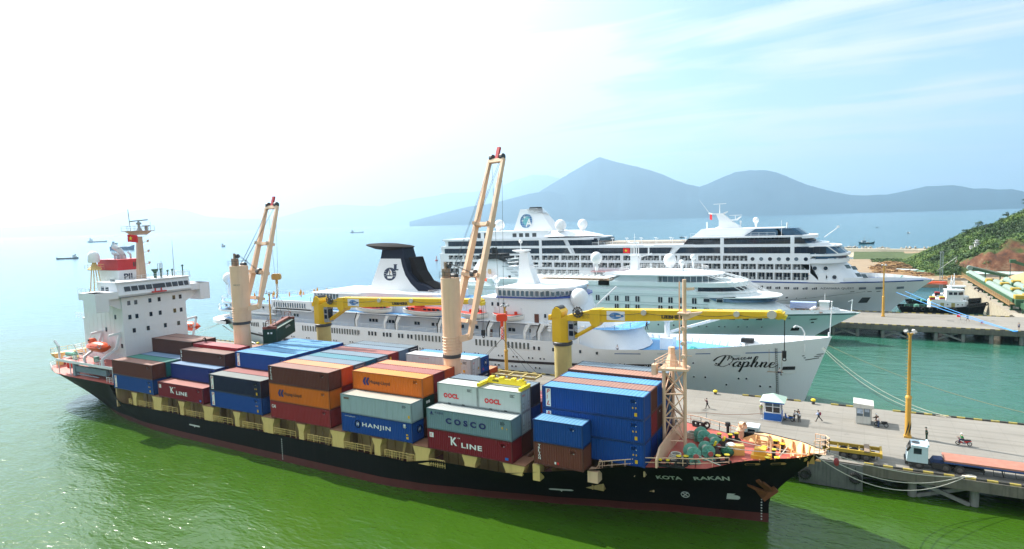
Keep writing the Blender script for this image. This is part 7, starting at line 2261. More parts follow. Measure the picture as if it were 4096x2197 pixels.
# people
def skinobj(name,parent,mt,chain,edges,rad,sub=1):
 me=bpy.data.meshes.new(name)
 me.from_pydata([tuple(p)for p in chain],edges,[])
 me.materials.append(mt)
 bm=bmesh.new();bm.from_mesh(me);sl=bm.verts.layers.skin.verify()
 bm.verts.ensure_lookup_table()
 for i,r in enumerate(rad):
  bm.verts[i][sl].radius=(r,r)if not isinstance(r,tuple)else r
  bm.verts[i][sl].use_root=i==0
 bm.to_mesh(me);bm.free()
 o=bpy.data.objects.new(name,me)
 COL.objects.link(o)
 if parent:o.parent=parent
 mo=o.modifiers.new('skin','SKIN');mo.use_smooth_shade=True
 if sub:
  ms=o.modifiers.new('sub','SUBSURF');ms.levels=ms.render_levels=sub
 return o
def person(x,y,z,head,label,shirt,trouser,stride=.0,arms=((0,.1),(0,.1)),knee=(0,0),hair=HAIR,hat=None,skirt=False,pose='stand',h=1.66,bag=None,scale=1.0,fingers=True):
 """arms: (swing forward, elbow bend) left and right; figure faces +x before turning"""
 J=[];E=[];Rr=[]
 def add(p,par,r):
  J.append(V(p));Rr.append(r)
  if par is not None:E.append((par,len(J)-1))
  return len(J)-1
 sit=pose in('sit','crouch')
 hz=.92 if not sit else(.55 if pose=='sit' else .30)
 pel=add((0,0,hz),None,(.13,.16))
 lean=.06 if not sit else(.12 if pose=='sit' else .32)
 ch=add((lean*.6,0,hz+.26),pel,(.105,.15));sh=add((lean,0,hz+.46),ch,(.10,.17));nk=add((lean+.01,0,hz+.57),sh,.055)
 hd=add((lean+.03,0,hz+.67),nk,(.085,.078));tp=add((lean+.02,0,hz+.76),hd,(.07,.068));add((lean+.12,0,hz+.655),hd,.018)
 armj=[]
 for s,(sw,el)in zip((1,-1),arms):
  a=add((lean,s*.19,hz+.46),sh,.055)
  e=V((lean+math.sin(sw)*.28,s*.24,hz+.46-math.cos(sw)*.28));ei=add(e,a,.042)
  w=e+V((math.sin(sw+el)*.25,-s*.02,-math.cos(sw+el)*.25));wi=add(w,ei,.031)
  d=V((math.sin(sw+el),0,-math.cos(sw+el)))
  pm_=add(w+d*.08,wi,.028)
  armj.append((a,ei,wi))
  if fingers:
   up_=V((0,1,0))
   for k,ln_ in enumerate((.065,.078,.072,.055)):
    f1=add(w+d*(.09+ln_*.55)+up_*(k-1.5)*.021,pm_,.009);add(w+d*(.09+ln_)+up_*(k-1.5)*.021+d.cross(up_)*.018,f1,.008)
   add(w+d*.07+up_*(-s)*.045+d.cross(up_)*.03,wi,.010)
 legj=[]
 for s,sw,kn in((1,stride,knee[0]),(-1,-stride,knee[1])):
  hp=add((0,s*.095,hz-.04),pel,.085)
  if pose=='sit':
   k=V((.38,s*.16,hz-.08));an=V((.36,s*.16,hz-.46))
  elif pose=='crouch':
   k=V((.34,s*.18,.46));an=V((.05,s*.16,.07))
  else:
   k=V((math.sin(sw)*.43,s*.10,hz-.04-math.cos(sw)*.42));an=k+V((math.sin(sw-kn)*.42,0,-math.cos(sw-kn)*.42))
  ki=add(k,hp,.062);ai=add(an,ki,.042);add(an+V((.15,0,-.03)),ai,.035)
  legj.append((hp,ki,ai))
 k=h/1.68*scale
 J2=[p*k for p in J]
 R2=[tuple(q*k for q in r)if isinstance(r,tuple)else r*k for r in Rr]
 body=skinobj('person',None,SKIN,J2,E,R2)
 body.location=(x,y,z);body.rotation_euler=(0,0,head);ORG[body]=V((0,0,0))
 tag(body,label,'person')
 G=1.16
 cj=[J2[pel]+V((0,0,-.03)),J2[ch],J2[sh]];ce=[(0,1),(1,2)];cr=[tuple(q*G for q in R2[i])for i in(pel,ch,sh)]
 for a,e,w in armj:
  n=len(cj);cj+=[J2[a],J2[e].lerp(J2[a],.15)];ce+=[(2,n),(n,n+1)];cr+=[R2[a]*1.25,R2[e]*1.35]
  if shirt[1]:cj.append(J2[w].lerp(J2[e],.12));ce.append((n+1,n+2));cr.append(R2[w]*1.45)
 skinobj('shirt',body,shirt[0],cj,ce,cr)
 cj=[J2[pel]];ce=[];cr=[tuple(q*1.08 for q in R2[pel])]
 for a,e,w in legj:
  n=len(cj);cj+=[J2[a],J2[e]];ce+=[(0,n),(n,n+1)];cr+=[R2[a]*1.18,R2[e]*1.22]
  if trouser[1]:cj.append(J2[w]);ce.append((n+1,n+2));cr.append(R2[w]*1.45)
 skinobj('trousers',body,trouser[0],cj,ce,cr)
 hc_=(J2[hd]+J2[tp])/2
 b=MB()
 if hat is None:
  b.lathe(hc_+V((-.012*k,0,0)),[(.098*k,-.02*k),(.104*k,.04*k),(.08*k,.09*k),(.0,.115*k)],12);b.build('hair',body,hair,smooth=True)
 elif hat[1]=='helmet':
  b.lathe(hc_+V((-.01*k,0,0)),[(.118*k,-.03*k),(.128*k,.04*k),(.10*k,.10*k),(0,.135*k)],14);b.build('helmet',body,hat[0],smooth=True)
 else:
  b.lathe(hc_,[(.16*k,.02*k),(.165*k,.03*k),(.10*k,.04*k),(.095*k,.10*k),(0,.125*k)],14);b.build('hat',body,hat[0],smooth=True)
 b=MB()
 for q in(-1,1):b.ball(J2[hd]+V((.078,q*.03,.03))*k,.010*k,6)
 b.build('eyes',body,BLK)
 b=MB()
 for a,e,w in legj:b.box(J2[w]+V((-.07,-.045,-.085))*k,J2[w]+V((.19,.045,-.015))*k)
 b.build('shoes',body,BLK)
 return body
def cl(name,c):return M('cloth_'+name,c,.9,var=.08,scale=3)
wsh,blk_,pur,gry,navy_,grn,jean,beige,lime=cl('white',(.74,.75,.78)),cl('black',(.015,.015,.018)),cl('purple',(.09,.03,.06)),cl('grey',(.16,.15,.14)),cl('navy',(.02,.03,.08)),cl('green',(.015,.06,.035)),cl('denim',(.04,.07,.16)),cl('beige',(.45,.38,.28)),cl('lime',(.40,.50,.12))
lav=cl('lavender',(.50,.55,.75));kgreen=cl('bright_green',(.02,.30,.07))
Z1=3.4
person(40.6,39.3,Z1,pi+.3,'person in dark purple shirt raising both hands to the face while walking on the pier',(pur,0),(blk_,1),.32,((1.0,1.7),(1.0,1.7)),(.1,.3))
person(48.7,39.6,Z1,-pi/2,'person in lime vest, beige trousers and white hat beside the blue kiosk',(lime,0),(beige,1),.05,((.3,.6),(.1,.2)),hat=(WCLOTH,'hat'))
person(53.5,38.0,Z1,0.2,'person in white shirt and black trousers standing right behind the blue motorbike',(wsh,1),(blk_,1),.05,((.2,.5),(.6,1.4)))
person(54.2,37.9,Z1,pi*.8,'person in white shirt and grey trousers, nearest of the three talking by the kiosk',(wsh,1),(gry,1),.08,((.3,1.2),(.2,.5)))
person(54.0,38.8,Z1,-2.0,'person with dark hair in black top standing behind two in white shirts',(blk_,0),(blk_,1),.05,((.4,1.5),(1.2,.6)))
o=person(56.7,39.3,Z1,pi,'person in white shirt walking alone with a blue box and red backpack',(lav,1),(blk_,1),.42,((.6,.9),(.4,.8)),(.05,.45))
b=MB().box((.22,-.05,1.05),(.52,.32,1.38));tag(b.build('carried_box',None,M('carton_blue',(.10,.25,.45),.6),loc=(0,0,0)),'blue box held by the person with the red backpack','box').location=(56.7-.44,39.3-.1,Z1-0.0)
bb=MB();bb.lathe((-.2,0,1.0),[(.09,0),(.15,.08),(.14,.35),(.07,.45)],10);bo=bb.build('backpack',o,M('backpack_red',(.25,.02,.05),.7))
person(69.85,36.9,Z1,2.8,'person in dark green uniform and cap standing beside the tall lamp post',(grn,1),(grn,1),.05,((-.2,.5),(-.2,.5)),hat=(cl('cap_green',(.02,.05,.03)),'hat'))
person(64.35,39.8,Z1,pi,'person in white shirt and jeans standing by the black motorbike at the booth',(wsh,0),(jean,1),.08,((.5,.9),(.3,.6)))
person(64.15,40.8,Z1,pi*.9,'person in dark jacket and white helmet behind the black motorbike',(blk_,1),(navy_,1),.0,((.5,.8),(.5,.8)),hat=(WCLOTH,'helmet'))
person(73.75,36.35,Z1+.28,pi,'person in bright green shirt and white helmet riding the red motorbike',(kgreen,0),(navy_,1),.0,((.95,.35),(.95,.35)),pose='sit',hat=(WCLOTH,'helmet'))
person(-41.3,8.6,14.32,-1.2,'worker in black crouching on the bright red container, white helmet',(blk_,1),(blk_,1),.0,((.9,.4),(.9,.4)),pose='crouch',hat=(WCLOTH,'helmet'))
person(88.1,145.0,3.5,pi*.75,'person in dark clothes striding on the farther pier beside a red flag',(blk_,1),(navy_,0),.38,((.5,.5),(-.3,.3)),(.05,.4))
person(97.2,134.6,3.5,pi/2,'person in grey blue shirt and shorts near the blue mooring ropes',(cl('greyblue',(.20,.25,.34)),0),(navy_,0),.12,((.1,.2),(-.1,.2)))
person(100.2,192,3.5,-pi/2,'person in white top and black trousers below the green conveyor',(wsh,0),(blk_,1),.2,((.6,.9),(.6,.9)),hat=(WCLOTH,'hat'))
person(-13.1,52.4,8.96,-pi/2,'left one of two people in white at the liner rail',(wsh,0),(wsh,1),arms=((.6,.9),(.6,.9)),fingers=False)
person(-12.2,52.4,8.96,-pi/2,'right one of two people in white at the liner rail',(wsh,0),(beige,1),arms=((.6,.9),(.6,.9)),fingers=False)
person(-9.4,52.4,8.96,-pi/2,'person in white leaning over the liner rail below the orange hook',(wsh,0),(jean,1),arms=((.6,.9),(.6,.9)),fingers=False)
person(3.4,52.3,13.38,-pi/2,'person in white overalls at the top of the liner side stairs',(wsh,1),(wsh,1),.1,arms=((.3,.5),(.3,.5)),hat=(BLUEP,'helmet'),fingers=False)
person(25.6,56.3,12.53,-.4,'sailor in dark overalls on the terrace steps above the liner foredeck',(blk_,1),(navy_,1),.2,arms=((.5,.5),(.3,.4)),fingers=False)
person(20.9,52.6,8.16,-pi/2,'person in white standing at the liner bulwark by the sloping front',(wsh,0),(navy_,1),arms=((.5,.9),(.5,.9)),fingers=False)
person(49.5,56.3,5.75,0,'painter in white sitting outside the liner bow beside the rope ladder',(wsh,0),(navy_,1),arms=((1.0,.5),(.7,.5)),pose='sit',fingers=False)
b=MB();b.bar((47.6,56.2,6.2),(50.2,56.6,6.2),.3,.06);
for q in(47.9,50.0):b.tube((q,56.3,6.2),(q,56.0+(.2),10.3),.025,n=4)
tag(b.build('painting_stage',None,M('plank',(.25,.16,.09),.8),loc=(47.6,56.2,6.2)),'painter plank hung on ropes from the liner bow','plank')
# motorbikes
def motorbike(x,y,head,col,label,z=3.4):
 t=thing('motorbike',label,'motorbike',(x,y,z),'motorbikes on the pier',rz=head)
 for q in(-.62,.62):
  b=MB().torus((q,0,.29),.24,.05,axis=(0,1,0),n=18);w=b.build('wheel',t,BLK)
  b=MB()
  for i in range(8):a=2*pi*i/8;b.bar((q,0,.29),(q+.22*math.cos(a),0,.29+.22*math.sin(a)),.018)
  b.tube((q,-.06,.29),(q,.06,.29),.06);b.build('spokes',w,GREYST)
 b=MB();b.prism([(-.8,.72),(-.1,.62),(.05,.45),(.35,.55),(.5,.95),(.58,.9),(.45,.4),(.1,.25),(-.25,.3),(-.45,.55),(-.85,.66)],'y',-.09,.09);b.bar((.62,0,.55),(.62,0,.52),.12,.3);b.build('fairing',t,col)
 b=MB();b.prism([(-.75,.74),(.0,.68),(.05,.78),(-.3,.82),(-.75,.84)],'y',-.12,.12);b.build('seat',t,BLK)
 b=MB();b.tube((.48,0,.95),(.62,0,.29),.035);b.bar((.42,-.33,1.0),(.42,.33,1.0),.04);b.tube((-.2,0,.35),(-.62,0,.3),.05);b.box((-.2,-.12,.22),(.15,.12,.45));b.tube((-.1,-.14,.3),(-.75,-.14,.36),.04);b.tube((.42,.25,1.0),(.36,.3,1.18),.015);b.build('chassis',t,GREYST)
 b=MB().ball((.56,0,.95),.1,8);b.build('headlight',t,GLW)
 return t
motorbike(52.7,38.0,2.6,BLUEP,'blue motorbike parked beside the blue kiosk')
motorbike(64.7,40.3,pi-.1,BLK,'black motorbike standing at the white guard booth')
motorbike(73.85,36.35,pi,REDP,'red motorbike ridden along the pier by a person in green')
# lorry, trailers
TY=M('tyre_dusty',(.035,.032,.030),.85,var=.3)
HUB=M('wheel_hub',(.09,.08,.075),.7,var=.3)
def wheel(t,x,y,z,r=.52,w=.34):
 b=MB().lathe((x,y-w/2,z),[(r*.6,0),(r,.04),(r,w-.04),(r*.6,w)],20,axis=(0,1,0));k=b.build('wheel',t,TY,smooth=40)
 b=MB().lathe((x,y-w/2-.02,z),[(r*.55,0),(r*.5,.05),(r*.25,-.06),(.02,-.06)],14,axis=(0,1,0));b.build('hub',k,HUB)
t=thing('lorry','white blue cab over lorry pulling a reddish flatbed trailer along the pier edge','lorry',(67.0,26.4,3.4))
b=MB();y0,y1=25.15,27.55
b.prism([(66.85,4.2),(69.0,4.2),(69.0,6.2),(67.35,6.25),(66.95,5.3)],'y',y0,y1);b.box((68.9,y0+.1,6.2),(69.1,y1-.1,6.45));cabo=b.build('cab',t,M('cab_pale_blue',(.50,.62,.68),.4,var=.06,streak=.15))
b=MB();b.box((67.55,y0-.02,5.25),(68.35,y0+.01,5.95));b.add([(66.96,y0+.15,5.35),(66.96,y1-.15,5.35),(67.3,y1-.2,6.15),(67.3,y0+.2,6.15),(66.93,y0+.15,5.35),(66.93,y1-.15,5.35),(67.27,y1-.2,6.15),(67.27,y0+.2,6.15)],[(4,5,6,7),(0,3,2,1)]);b.build('cab_window',cabo,GLD)
b=MB();b.box((66.7,y0,3.85),(67.0,y1,4.25));b.box((67.0,y0+.4,3.9),(74.5,y1-.4,4.15));b.box((69.4,y0,3.8),(70.4,y0+.7,4.3));b.box((67.3,y0+.01,4.0),(69.0,y0+.3,4.22));b.bar((66.85,y0-.3,5.6),(67.2,y0,6.1),.08,.3);b.build('chassis',t,M('truck_black',(.025,.023,.022),.7,var=.3))
b=MB();b.prism([(69.3,4.2),(70.9,4.2),(70.5,4.75),(69.6,4.7)],'y',y0+.5,y1-.5);b.build('tarpaulin',t,M('tarp_dark_blue',(.03,.05,.13),.8,var=.3,scale=2))
b=MB();b.tube((67.8,26.35,6.23),(67.8,26.35,6.32),.4,n=14);b.build('roof_hatch',cabo,DKGREY)
for x in(68.1,70.75,72.1):
 for y in(25.4,27.3):wheel(t,x,y,3.92)
tr=thing('flatbed_trailer','long flatbed trailer with reddish deck coupled behind the pale blue lorry cab','trailer',(76,26.6,3.4))
b=MB().box((70.6,25.2,4.72),(83,28.0,4.92));b.build('deck',tr,M('trailer_deck_red',(.40,.17,.12),.8,var=.22,scale=1.2,rust=.3,rcol=(.45,.36,.30)))
b=MB();b.box((70.6,25.15,4.55),(83,25.3,4.715));b.box((70.6,27.9,4.55),(83,28.05,4.715));b.build('side_beam',tr,M('trailer_blue',(.02,.06,.20),.6,rust=.2))
b=MB();b.box((70.8,26,4.2),(83,26.4,4.55));b.box((70.8,27,4.2),(83,27.4,4.55))
for x in(74.2,76.0):b.bar((x,25.5,4.6),(x+.2,25.5,3.7),.12)
for x in(75.2,76.2,77.2,78.2):b.bar((x,25.3,4.5),(x+.1,25.3,3.8),.05);b.bar((x,25.3,3.8),(x+1,25.3,3.78),.04)
b.build('chassis',tr,MATS['truck_black'])
for x in(79.5,80.8,82.1):
 for y in(25.5,27.6):wheel(tr,x,y,3.92)
tr=thing('chassis_trailer','empty yellow skeleton trailer parked on the pier just past the black bow','trailer',(61,26.2,3.4))
b=MB()
for y in(25.0,27.2):b.box((57.8,y,4.3),(64.2,y+.25,4.72))
for x in(58.2,59.4,60.6,61.8,63.0):b.box((x,25.25,4.35),(x+.18,27.2,4.6))
b.box((64.1,24.75,4.2),(64.35,27.75,4.75));b.build('frame',tr,M('trailer_yellow',(.42,.27,.03),.6,var=.12,rust=.2))
b=MB();b.box((62.4,24.8,4.725),(63.0,27.6,4.85));b.box((57.7,24.8,4.725),(58.2,27.6,4.85));b.build('bolster',tr,M('bolster_brown',(.25,.18,.13),.8))
b=MB();b.box((60,25.6,3.8),(63.6,26.9,4.3));b.bar((63.8,25.3,4.3),(63.8,25.3,3.75),.1);b.build('axle_frame',tr,MATS['truck_black'])
for x in(60.15,61.4,62.65):
 for y in(25.3,27.0):wheel(tr,x,y,3.92)
t=thing('lorry','pale grey lorry cab standing behind the forecastle rail on the pier','lorry',(49.3,25.2,3.4))
b=MB();b.prism([(48.3,4.1),(50.2,4.1),(50.25,6.15),(48.55,6.2),(48.3,5.2)],'y',24.4,26.4);b.build('cab',t,M('cab_white',(.66,.70,.72),.4))
b=MB();b.box((48.9,24.38,5.2),(49.8,24.41,5.9));b.build('cab_window',t,GLD)
b=MB();b.box((46.8,24.6,3.9),(50.2,26.2,4.1));b.build('chassis',t,MATS['truck_black'])
for x in(47.3,49.3):
 for y in(24.7,26.1):wheel(t,x,y,3.9,.5)
# bollards, barrier rope, mooring lines
def bollard(x,y,label,z=3.4):
 b=MB();b.lathe((x,y,z),[(.26,0),(.24,.35),(.28,.5)],14);b.mat(1).lathe((x,y,z),[(.28,.5),(.38,.6),(.38,.74),(.26,.86),(0,.9)],14)
 tag(b.build('bollard',None,[DKGREY,YELB],smooth=40,loc=(x,y,z)),label,'bollard','mooring bollards on the pier edge')
bollard(55.5,48.3,'yellow topped bollard on the pier edge before the liner bow')
bollard(40.2,48.0,'low rusty bollard at the pier edge below the liner hull',3.25)
bollard(-78,48.2,'bollard at the pier edge below the liner stern')
for i,(x,y)in enumerate(((41.5,34.2),(49.2,37.3))):
 b=MB().lathe((x,y,3.4),[(.3,0),(.28,.06),(.05,.1),(.04,.95)],10)
 tag(b.build('barrier_post',None,GREYST,loc=(x,y,3.4)),['thin barrier post standing alone on the pier near the foremast','thin barrier post beside the blue kiosk'][i],'barrier post','barrier posts on the pier')
b=MB().path(sag((36,32.5,4.3),(41.5,34.2,4.3),.15)+sag((41.5,34.2,4.3),(49.2,37.3,4.3),.25),.035)
tag(b.build('barrier_rope',None,M('brown_rope',(.32,.15,.09),.9),loc=(41.5,34.2,4.3)),'brown barrier rope strung between thin posts up to the kiosk','rope')
def rope(p,q,s,label,mt=ROPE,r=.042,grp=None):
 b=MB().path(sag(p,q,s,16),r,5)
 return tag(b.build('mooring_rope',None,mt,loc=p),label,'rope',grp)
G_='mooring lines of the liner bow'
rope((56.3,57.5,10.8),(73.2,48.2,3.6),2.2,'pale mooring line from the liner bow to the pier, lower of the close pair',grp=G_)
rope((56.5,57.8,10.9),(73.8,48.4,3.6),1.8,'pale mooring line from the liner bow to the pier, upper of the close pair',grp=G_)
rope((56.6,58.2,10.9),(72.8,48.6,3.6),2.8,'thin dark mooring line sagging beside the pale pair at the liner bow',WIRE,.04,G_)
rope((57.2,58.6,11.2),(96,50.0,3.6),2.2,'long single line from the liner bow crossing the green water to the right edge',M('rope_olive',(.30,.30,.20),.9),.05,G_)
rope((58.9,10.8,8.4),(72.2,24.2,3.6),1.6,'mooring line from the black bow to the pier corner, hanging lower',grp='mooring lines of the black ship')
rope((58.8,11.2,8.9),(73.4,24.6,3.6),.8,'mooring line from the black bow to the pier corner, pulled straighter',grp='mooring lines of the black ship')
rope((57.8,9.6,8.9),(72.6,24.4,3.6),2.6,'slack mooring line from the black bow, lowest in front of the pier wall',grp='mooring lines of the black ship')
b=MB()
for i in range(6):b.torus((72.6+.1*i,24.55+.06*i,3.55),.35+.03*i,.06,n=12)
tag(b.build('rope_loop',None,ROPE,loc=(72.6,24.5,3.5)),'tangle of rope loops at the pier edge below the lorry','rope')
b=MB().lathe((59.6,11.4,7.9),[(.0,0),(.42,.05),(.42,.12),(.15,.2)],14,axis=(.8,-.5,.2));tag(b.build('rat_guard',None,M('rat_guard_red',(.25,.02,.02),.5),loc=(59.6,11.4,7.9)),'dark red rat guard disc on the bow mooring line','rat guard')
rope((72.2,160.0,9.2),(95.6,130.6,3.6),.5,'lower of two bright blue ropes from the striped bow across the farther pier',BLUEROPE,.09,'blue mooring ropes of the largest ship')
rope((74.6,161.2,9.4),(95.9,130.8,3.6),.5,'upper of two bright blue ropes from the striped bow across the farther pier',BLUEROPE,.09,'blue mooring ropes of the largest ship')
rope((64,161.5,9.0),(20,157.0,3.6),.5,'thin dark line slanting along the white hull below the ship name',WIRE,.05)
b=MB()
for i in range(5):b.torus((95.8,130.9+.05*i,3.55+.03*i),.45+.04*i,.08,n=12)
tag(b.build('rope_loop',None,BLUEROPE,loc=(95.8,130.9,3.5)),'heap of blue rope at the edge of the farther pier','rope')
for i,(p,q,lb)in enumerate((((-104.4,60,7.0),(-116,48,3.5),'stern line of the liner running left to the pier end'),((-103.3,56,7.2),(-109,48,3.5),'short stern line of the liner to the pier'),((-100,53.8,6.6),(-79,48.3,3.8),'thick white line from the liner stern to a bollard'))):
 rope(p,q,.4,lb,ROPE if i<2 else WCLOTH,.05 if i<2 else .16,'stern lines of the liner')
def flag(x,y,z,w,h,ang,label,star=True,pole=None,col=None):
 t=thing('flag',label,'flag',(x,y,z))
 d=V((math.cos(ang),math.sin(ang),0));s=V((-d.y,d.x,0))
 b=MB();n=10
 rg=[[V((x,y,z))+d*(w*i/n)+s*(.08*w*math.sin(i*.9))+V((0,0,hh-.1*w*(i/n)**2))for hh in(0,h)]for i in range(n+1)]
 b.loft(rg,closed=False,cap0=False,cap1=False);b.build('cloth',t,M('flag_red',(.70,.012,.015),.7,var=.05)if col is None else col)
 if star:
  b=MB();c=V((x,y,z))+d*w*.42+V((0,0,h*.48));R_=h*.32
  for off in(-.07,.07):
   P=[c+s*(off*w+.08*w*math.sin(.42*n*.9))+d*(R_*(1 if i%2==0 else .4)*math.sin(2*pi*i/10))+V((0,0,R_*(1 if i%2==0 else .4)*math.cos(2*pi*i/10)))for i in range(10)]
   b.add(P,[tuple(range(10))])
  b.build('star',t,YELB)
 if pole:
  b=MB().tube((x,y,z-pole),(x,y,z+h+.2),.05);b.build('pole',t,GREYST)
flag(-64,8.9,32.6,2.3,1.45,.3-pi*.0,'red flag with yellow star below the mast platform of the black container ship')
flag(-1.2,121.3,23.6,2.0,1.6,.3,'red flag with yellow star at the mast of the pale green white cruise ship')
flag(15.3,167.8,32.8,1.6,2.0,-.9,'plain red flag below the mast platform of the largest cruise ship',star=False)
flag(-104.8,61,15.2,1.4,.9,2.2,'small limp flag on the stern of the classic liner',star=False,pole=1.0,col=cl('flag_dark',(.2,.06,.08)))
flag(86.7,146.5,4.3,.9,.8,2.6,'red flag carried on the farther pier',star=False,pole=.8);flag(90.2,139.5,3.9,.6,.5,.2,'small red flag low on the farther pier surface',star=False,pole=.4)
b=MB()
for k in range(2):
 for q in range(6):b.tube((85.5+k*4.5+q*.35,140.8,3.5),(85.5+k*4.5+q*.35,140.8,4.6),.02,n=4)
 b.bar((85.5+k*4.5,140.8,4.6),(87.3+k*4.5,140.8,4.6),.04)
 tag(b.build('barrier_fence',None,GREYST,loc=(85.5+k*4.5,140.8,3.5)),['thin grey barrier on the farther pier beside the walking person','thin grey barrier on the farther pier beside the small flag'][k],'barrier');b=MB()
# shore on the right
EARTH=M('bare_earth',(.30,.22,.14),.95,var=.25,scale=.15,bump=.4)
b=MB()
b.prism([(99.8,156.7),(400,156.7),(400,520),(92,520),(92,395),(20,392),(20,268),(96,262),(99.8,248)],'z',-3,3.3)
struct(b.build('ground',None,EARTH))
b=MB();b.box((100.5,156.9,3.3),(113,262,3.345));struct(b.build('quay_pavement',None,M('pavement',(.38,.34,.28),.9,var=.2,scale=.15)))
STONE=M('stone_wall',(.34,.29,.21),.9,var=.3,scale=.9,bump=.6,streak=.3,rcol=(.16,.13,.09))
t=thing('sea_wall','pale stone sea wall along the shore below the green conveyors','wall',(99.2,200,0))
b=MB();b.loft([[(98.4,y,-2),(99.9,y,-2),(99.9,y,4.0),(99.2,y,4.0)]for y in[157.0+i*4.6 for i in range(20)]]);b.build('stone_face',t,STONE)
HX0,HX1,HY0,HY1=60,330,262,480
def tab(T,x):
 for(a,va),(c,vc)in zip(T[:-1],T[1:]):
  if x<=c:return va+(vc-va)*max(0,(x-a)/(c-a))
 return T[-1][1]
RID=[(78,0),(86,3.6),(90,6.2),(96,10),(102,13.4),(106.5,16.5),(111,19.2),(118,23.0),(123,23.6),(130.5,27.0),(137,31),(150,37),(200,52),(330,62)]
TOP=[(78,0),(88,2.2),(95,4.5),(100,6.0),(104,8.0),(109,11.0),(116,14.0),(128,18),(150,24),(200,34),(330,40)]
def hill(x,y):
 r,tp=max(tab(RID,x)-3.3,0),max(tab(TOP,x)-3.3,0)
 n=mnoise.fractal(V((x*.05,y*.05,1)),1,2,4)
 yb=284+2.5*mnoise.noise(V((x*.07,4,2)))+max(0,104-x)*.0
 if x<104:yb-=(104-x)*.35
 w=9 if x>104 else 9+(104-x)*1.2
 if y<yb:h=0
 elif y<yb+w:
  u=(y-yb)/w;h=tp*(u*u*(3-2*u))
 elif y<345:h=tp+(r-tp)*((y-yb-w)/(345-yb-w))**.85
 else:h=r*max(0,1-(y-345)/(110))
 if h<.02:return 3.1
 return 3.3+h*(1+.06*n)+(.5*n if h>.5 else 0)+((2.6*mnoise.fractal(V((x*.16,y*.2,7)),.8,2.1,5)+1.6*abs(mnoise.noise(V((x*.3,2,y*.1)))))*min(1,h/3)if y<yb+w+3 else 0)
nx,ny=190,120
b=MB()
rings=[]
for i in range(nx+1):
 x=HX0+(HX1-HX0)*(i/nx)**1.5
 rings.append([V((x,HY0+(HY1-HY0)*(j/ny)**1.3,hill(x,HY0+(HY1-HY0)*(j/ny)**1.3)))for j in range(ny+1)])
b.loft(rings,closed=False,cap0=False,cap1=False)
hmt,hnt,hb=newmat('hillside')
tc=hnt.nodes.new('ShaderNodeTexCoord');g1=hnt.nodes.new('ShaderNodeNewGeometry');sp1=hnt.nodes.new('ShaderNodeSeparateXYZ')
hnt.links.new(g1.outputs['Normal'],sp1.inputs[0])
n1=hnt.nodes.new('ShaderNodeTexNoise');n1.inputs['Scale'].default_value=.22;n1.inputs['Detail'].default_value=8;n1.inputs['Roughness'].default_value=.7
hnt.links.new(tc.outputs['Object'],n1.inputs['Vector'])
def ramp(src,stops):
 r=hnt.nodes.new('ShaderNodeValToRGB')
 hnt.links.new(src,r.inputs[0])
 while len(r.color_ramp.elements)<len(stops):r.color_ramp.elements.new(.5)
 for e,(p,c)in zip(r.color_ramp.elements,stops):e.position=p;e.color=(*c,1)
 return r.outputs[0]
rock=ramp(n1.outputs[0],[(.34,(.045,.03,.022)),(.45,(.12,.052,.030)),(.56,(.20,.085,.045)),(.68,(.28,.18,.11))])
grass=ramp(n1.outputs[0],[(.3,(.03,.055,.012)),(.6,(.07,.10,.025)),(.8,(.16,.14,.06))])
mr=hnt.nodes.new('ShaderNodeMapRange');mr.inputs[1].default_value=.66;mr.inputs[2].default_value=.80
hnt.links.new(sp1.outputs[2],mr.inputs[0])
mx=hnt.nodes.new('ShaderNodeMix');mx.data_type='RGBA'
hnt.links.new(mr.outputs[0],mx.inputs[0]);hnt.links.new(rock,mx.inputs[6]);hnt.links.new(grass,mx.inputs[7])
hnt.links.new(mx.outputs[2],hb.inputs['Base Color']);hb.inputs['Roughness'].default_value=.95
struct(b.build('hill',None,hmt,smooth=60))
LEAF=[M('leaf_dark',(.022,.055,.012),.7,var=.4,scale=.4),M('leaf_mid',(.055,.115,.018),.7,var=.4,scale=.4),M('leaf_light',(.12,.19,.028),.7,var=.35,scale=.4)]
RL2=random.Random(5)
def clump(b,c,r,n,sz,flat=.8):
 for _ in range(n):
  d=V((RL2.gauss(0,1),RL2.gauss(0,1),RL2.gauss(0,1)*flat)).normalized()*r*RL2.uniform(.55,1.0)
  d.z=abs(d.z)*.9-.1*r
  p=c+d
  a=V((RL2.uniform(-1,1),RL2.uniform(-1,1),RL2.uniform(-.6,.6))).normalized()*sz*RL2.uniform(.6,1.2)
  e=d.normalized().cross(a);e=e.normalized()*sz*.7 if e.length>1e-4 else V((0,0,sz*.7))
  b.add([p-a,p+e*.6,p+a,p-e*.6],[(0,1,2,3)])
b=MB()
for _ in range(5600):
 x=82+RL2.random()**1.5*120;y=272+RL2.random()*92
 z=hill(x,y)
 if z<3.6:continue
 gz=hill(x,y+1.5)-hill(x,y-1.5)
 if gz/3>.62 and x>103 and RL2.random()<.9:continue
 if x>104 and y<294+max(0,(x-128)*.05)and RL2.random()<.85:continue
 r=RL2.uniform(1.0,2.5)
 k=mnoise.noise(V((x*.06,y*.06,5)))+RL2.uniform(-.3,.3)
 b.mat(0 if k<-.12 else(1 if k<.28 else 2))
 clump(b,V((x,y,z+r*.2)),r,34,.5)
for _ in range(420):
 x=70+RL2.random()*28;y=368+RL2.random()*24
 b.mat(RL2.choice((0,1,1)));clump(b,V((x,y,3.4)),RL2.uniform(.6,1.5),14,.4)
o=b.build('shrubbery',None,LEAF);o['kind']='stuff'
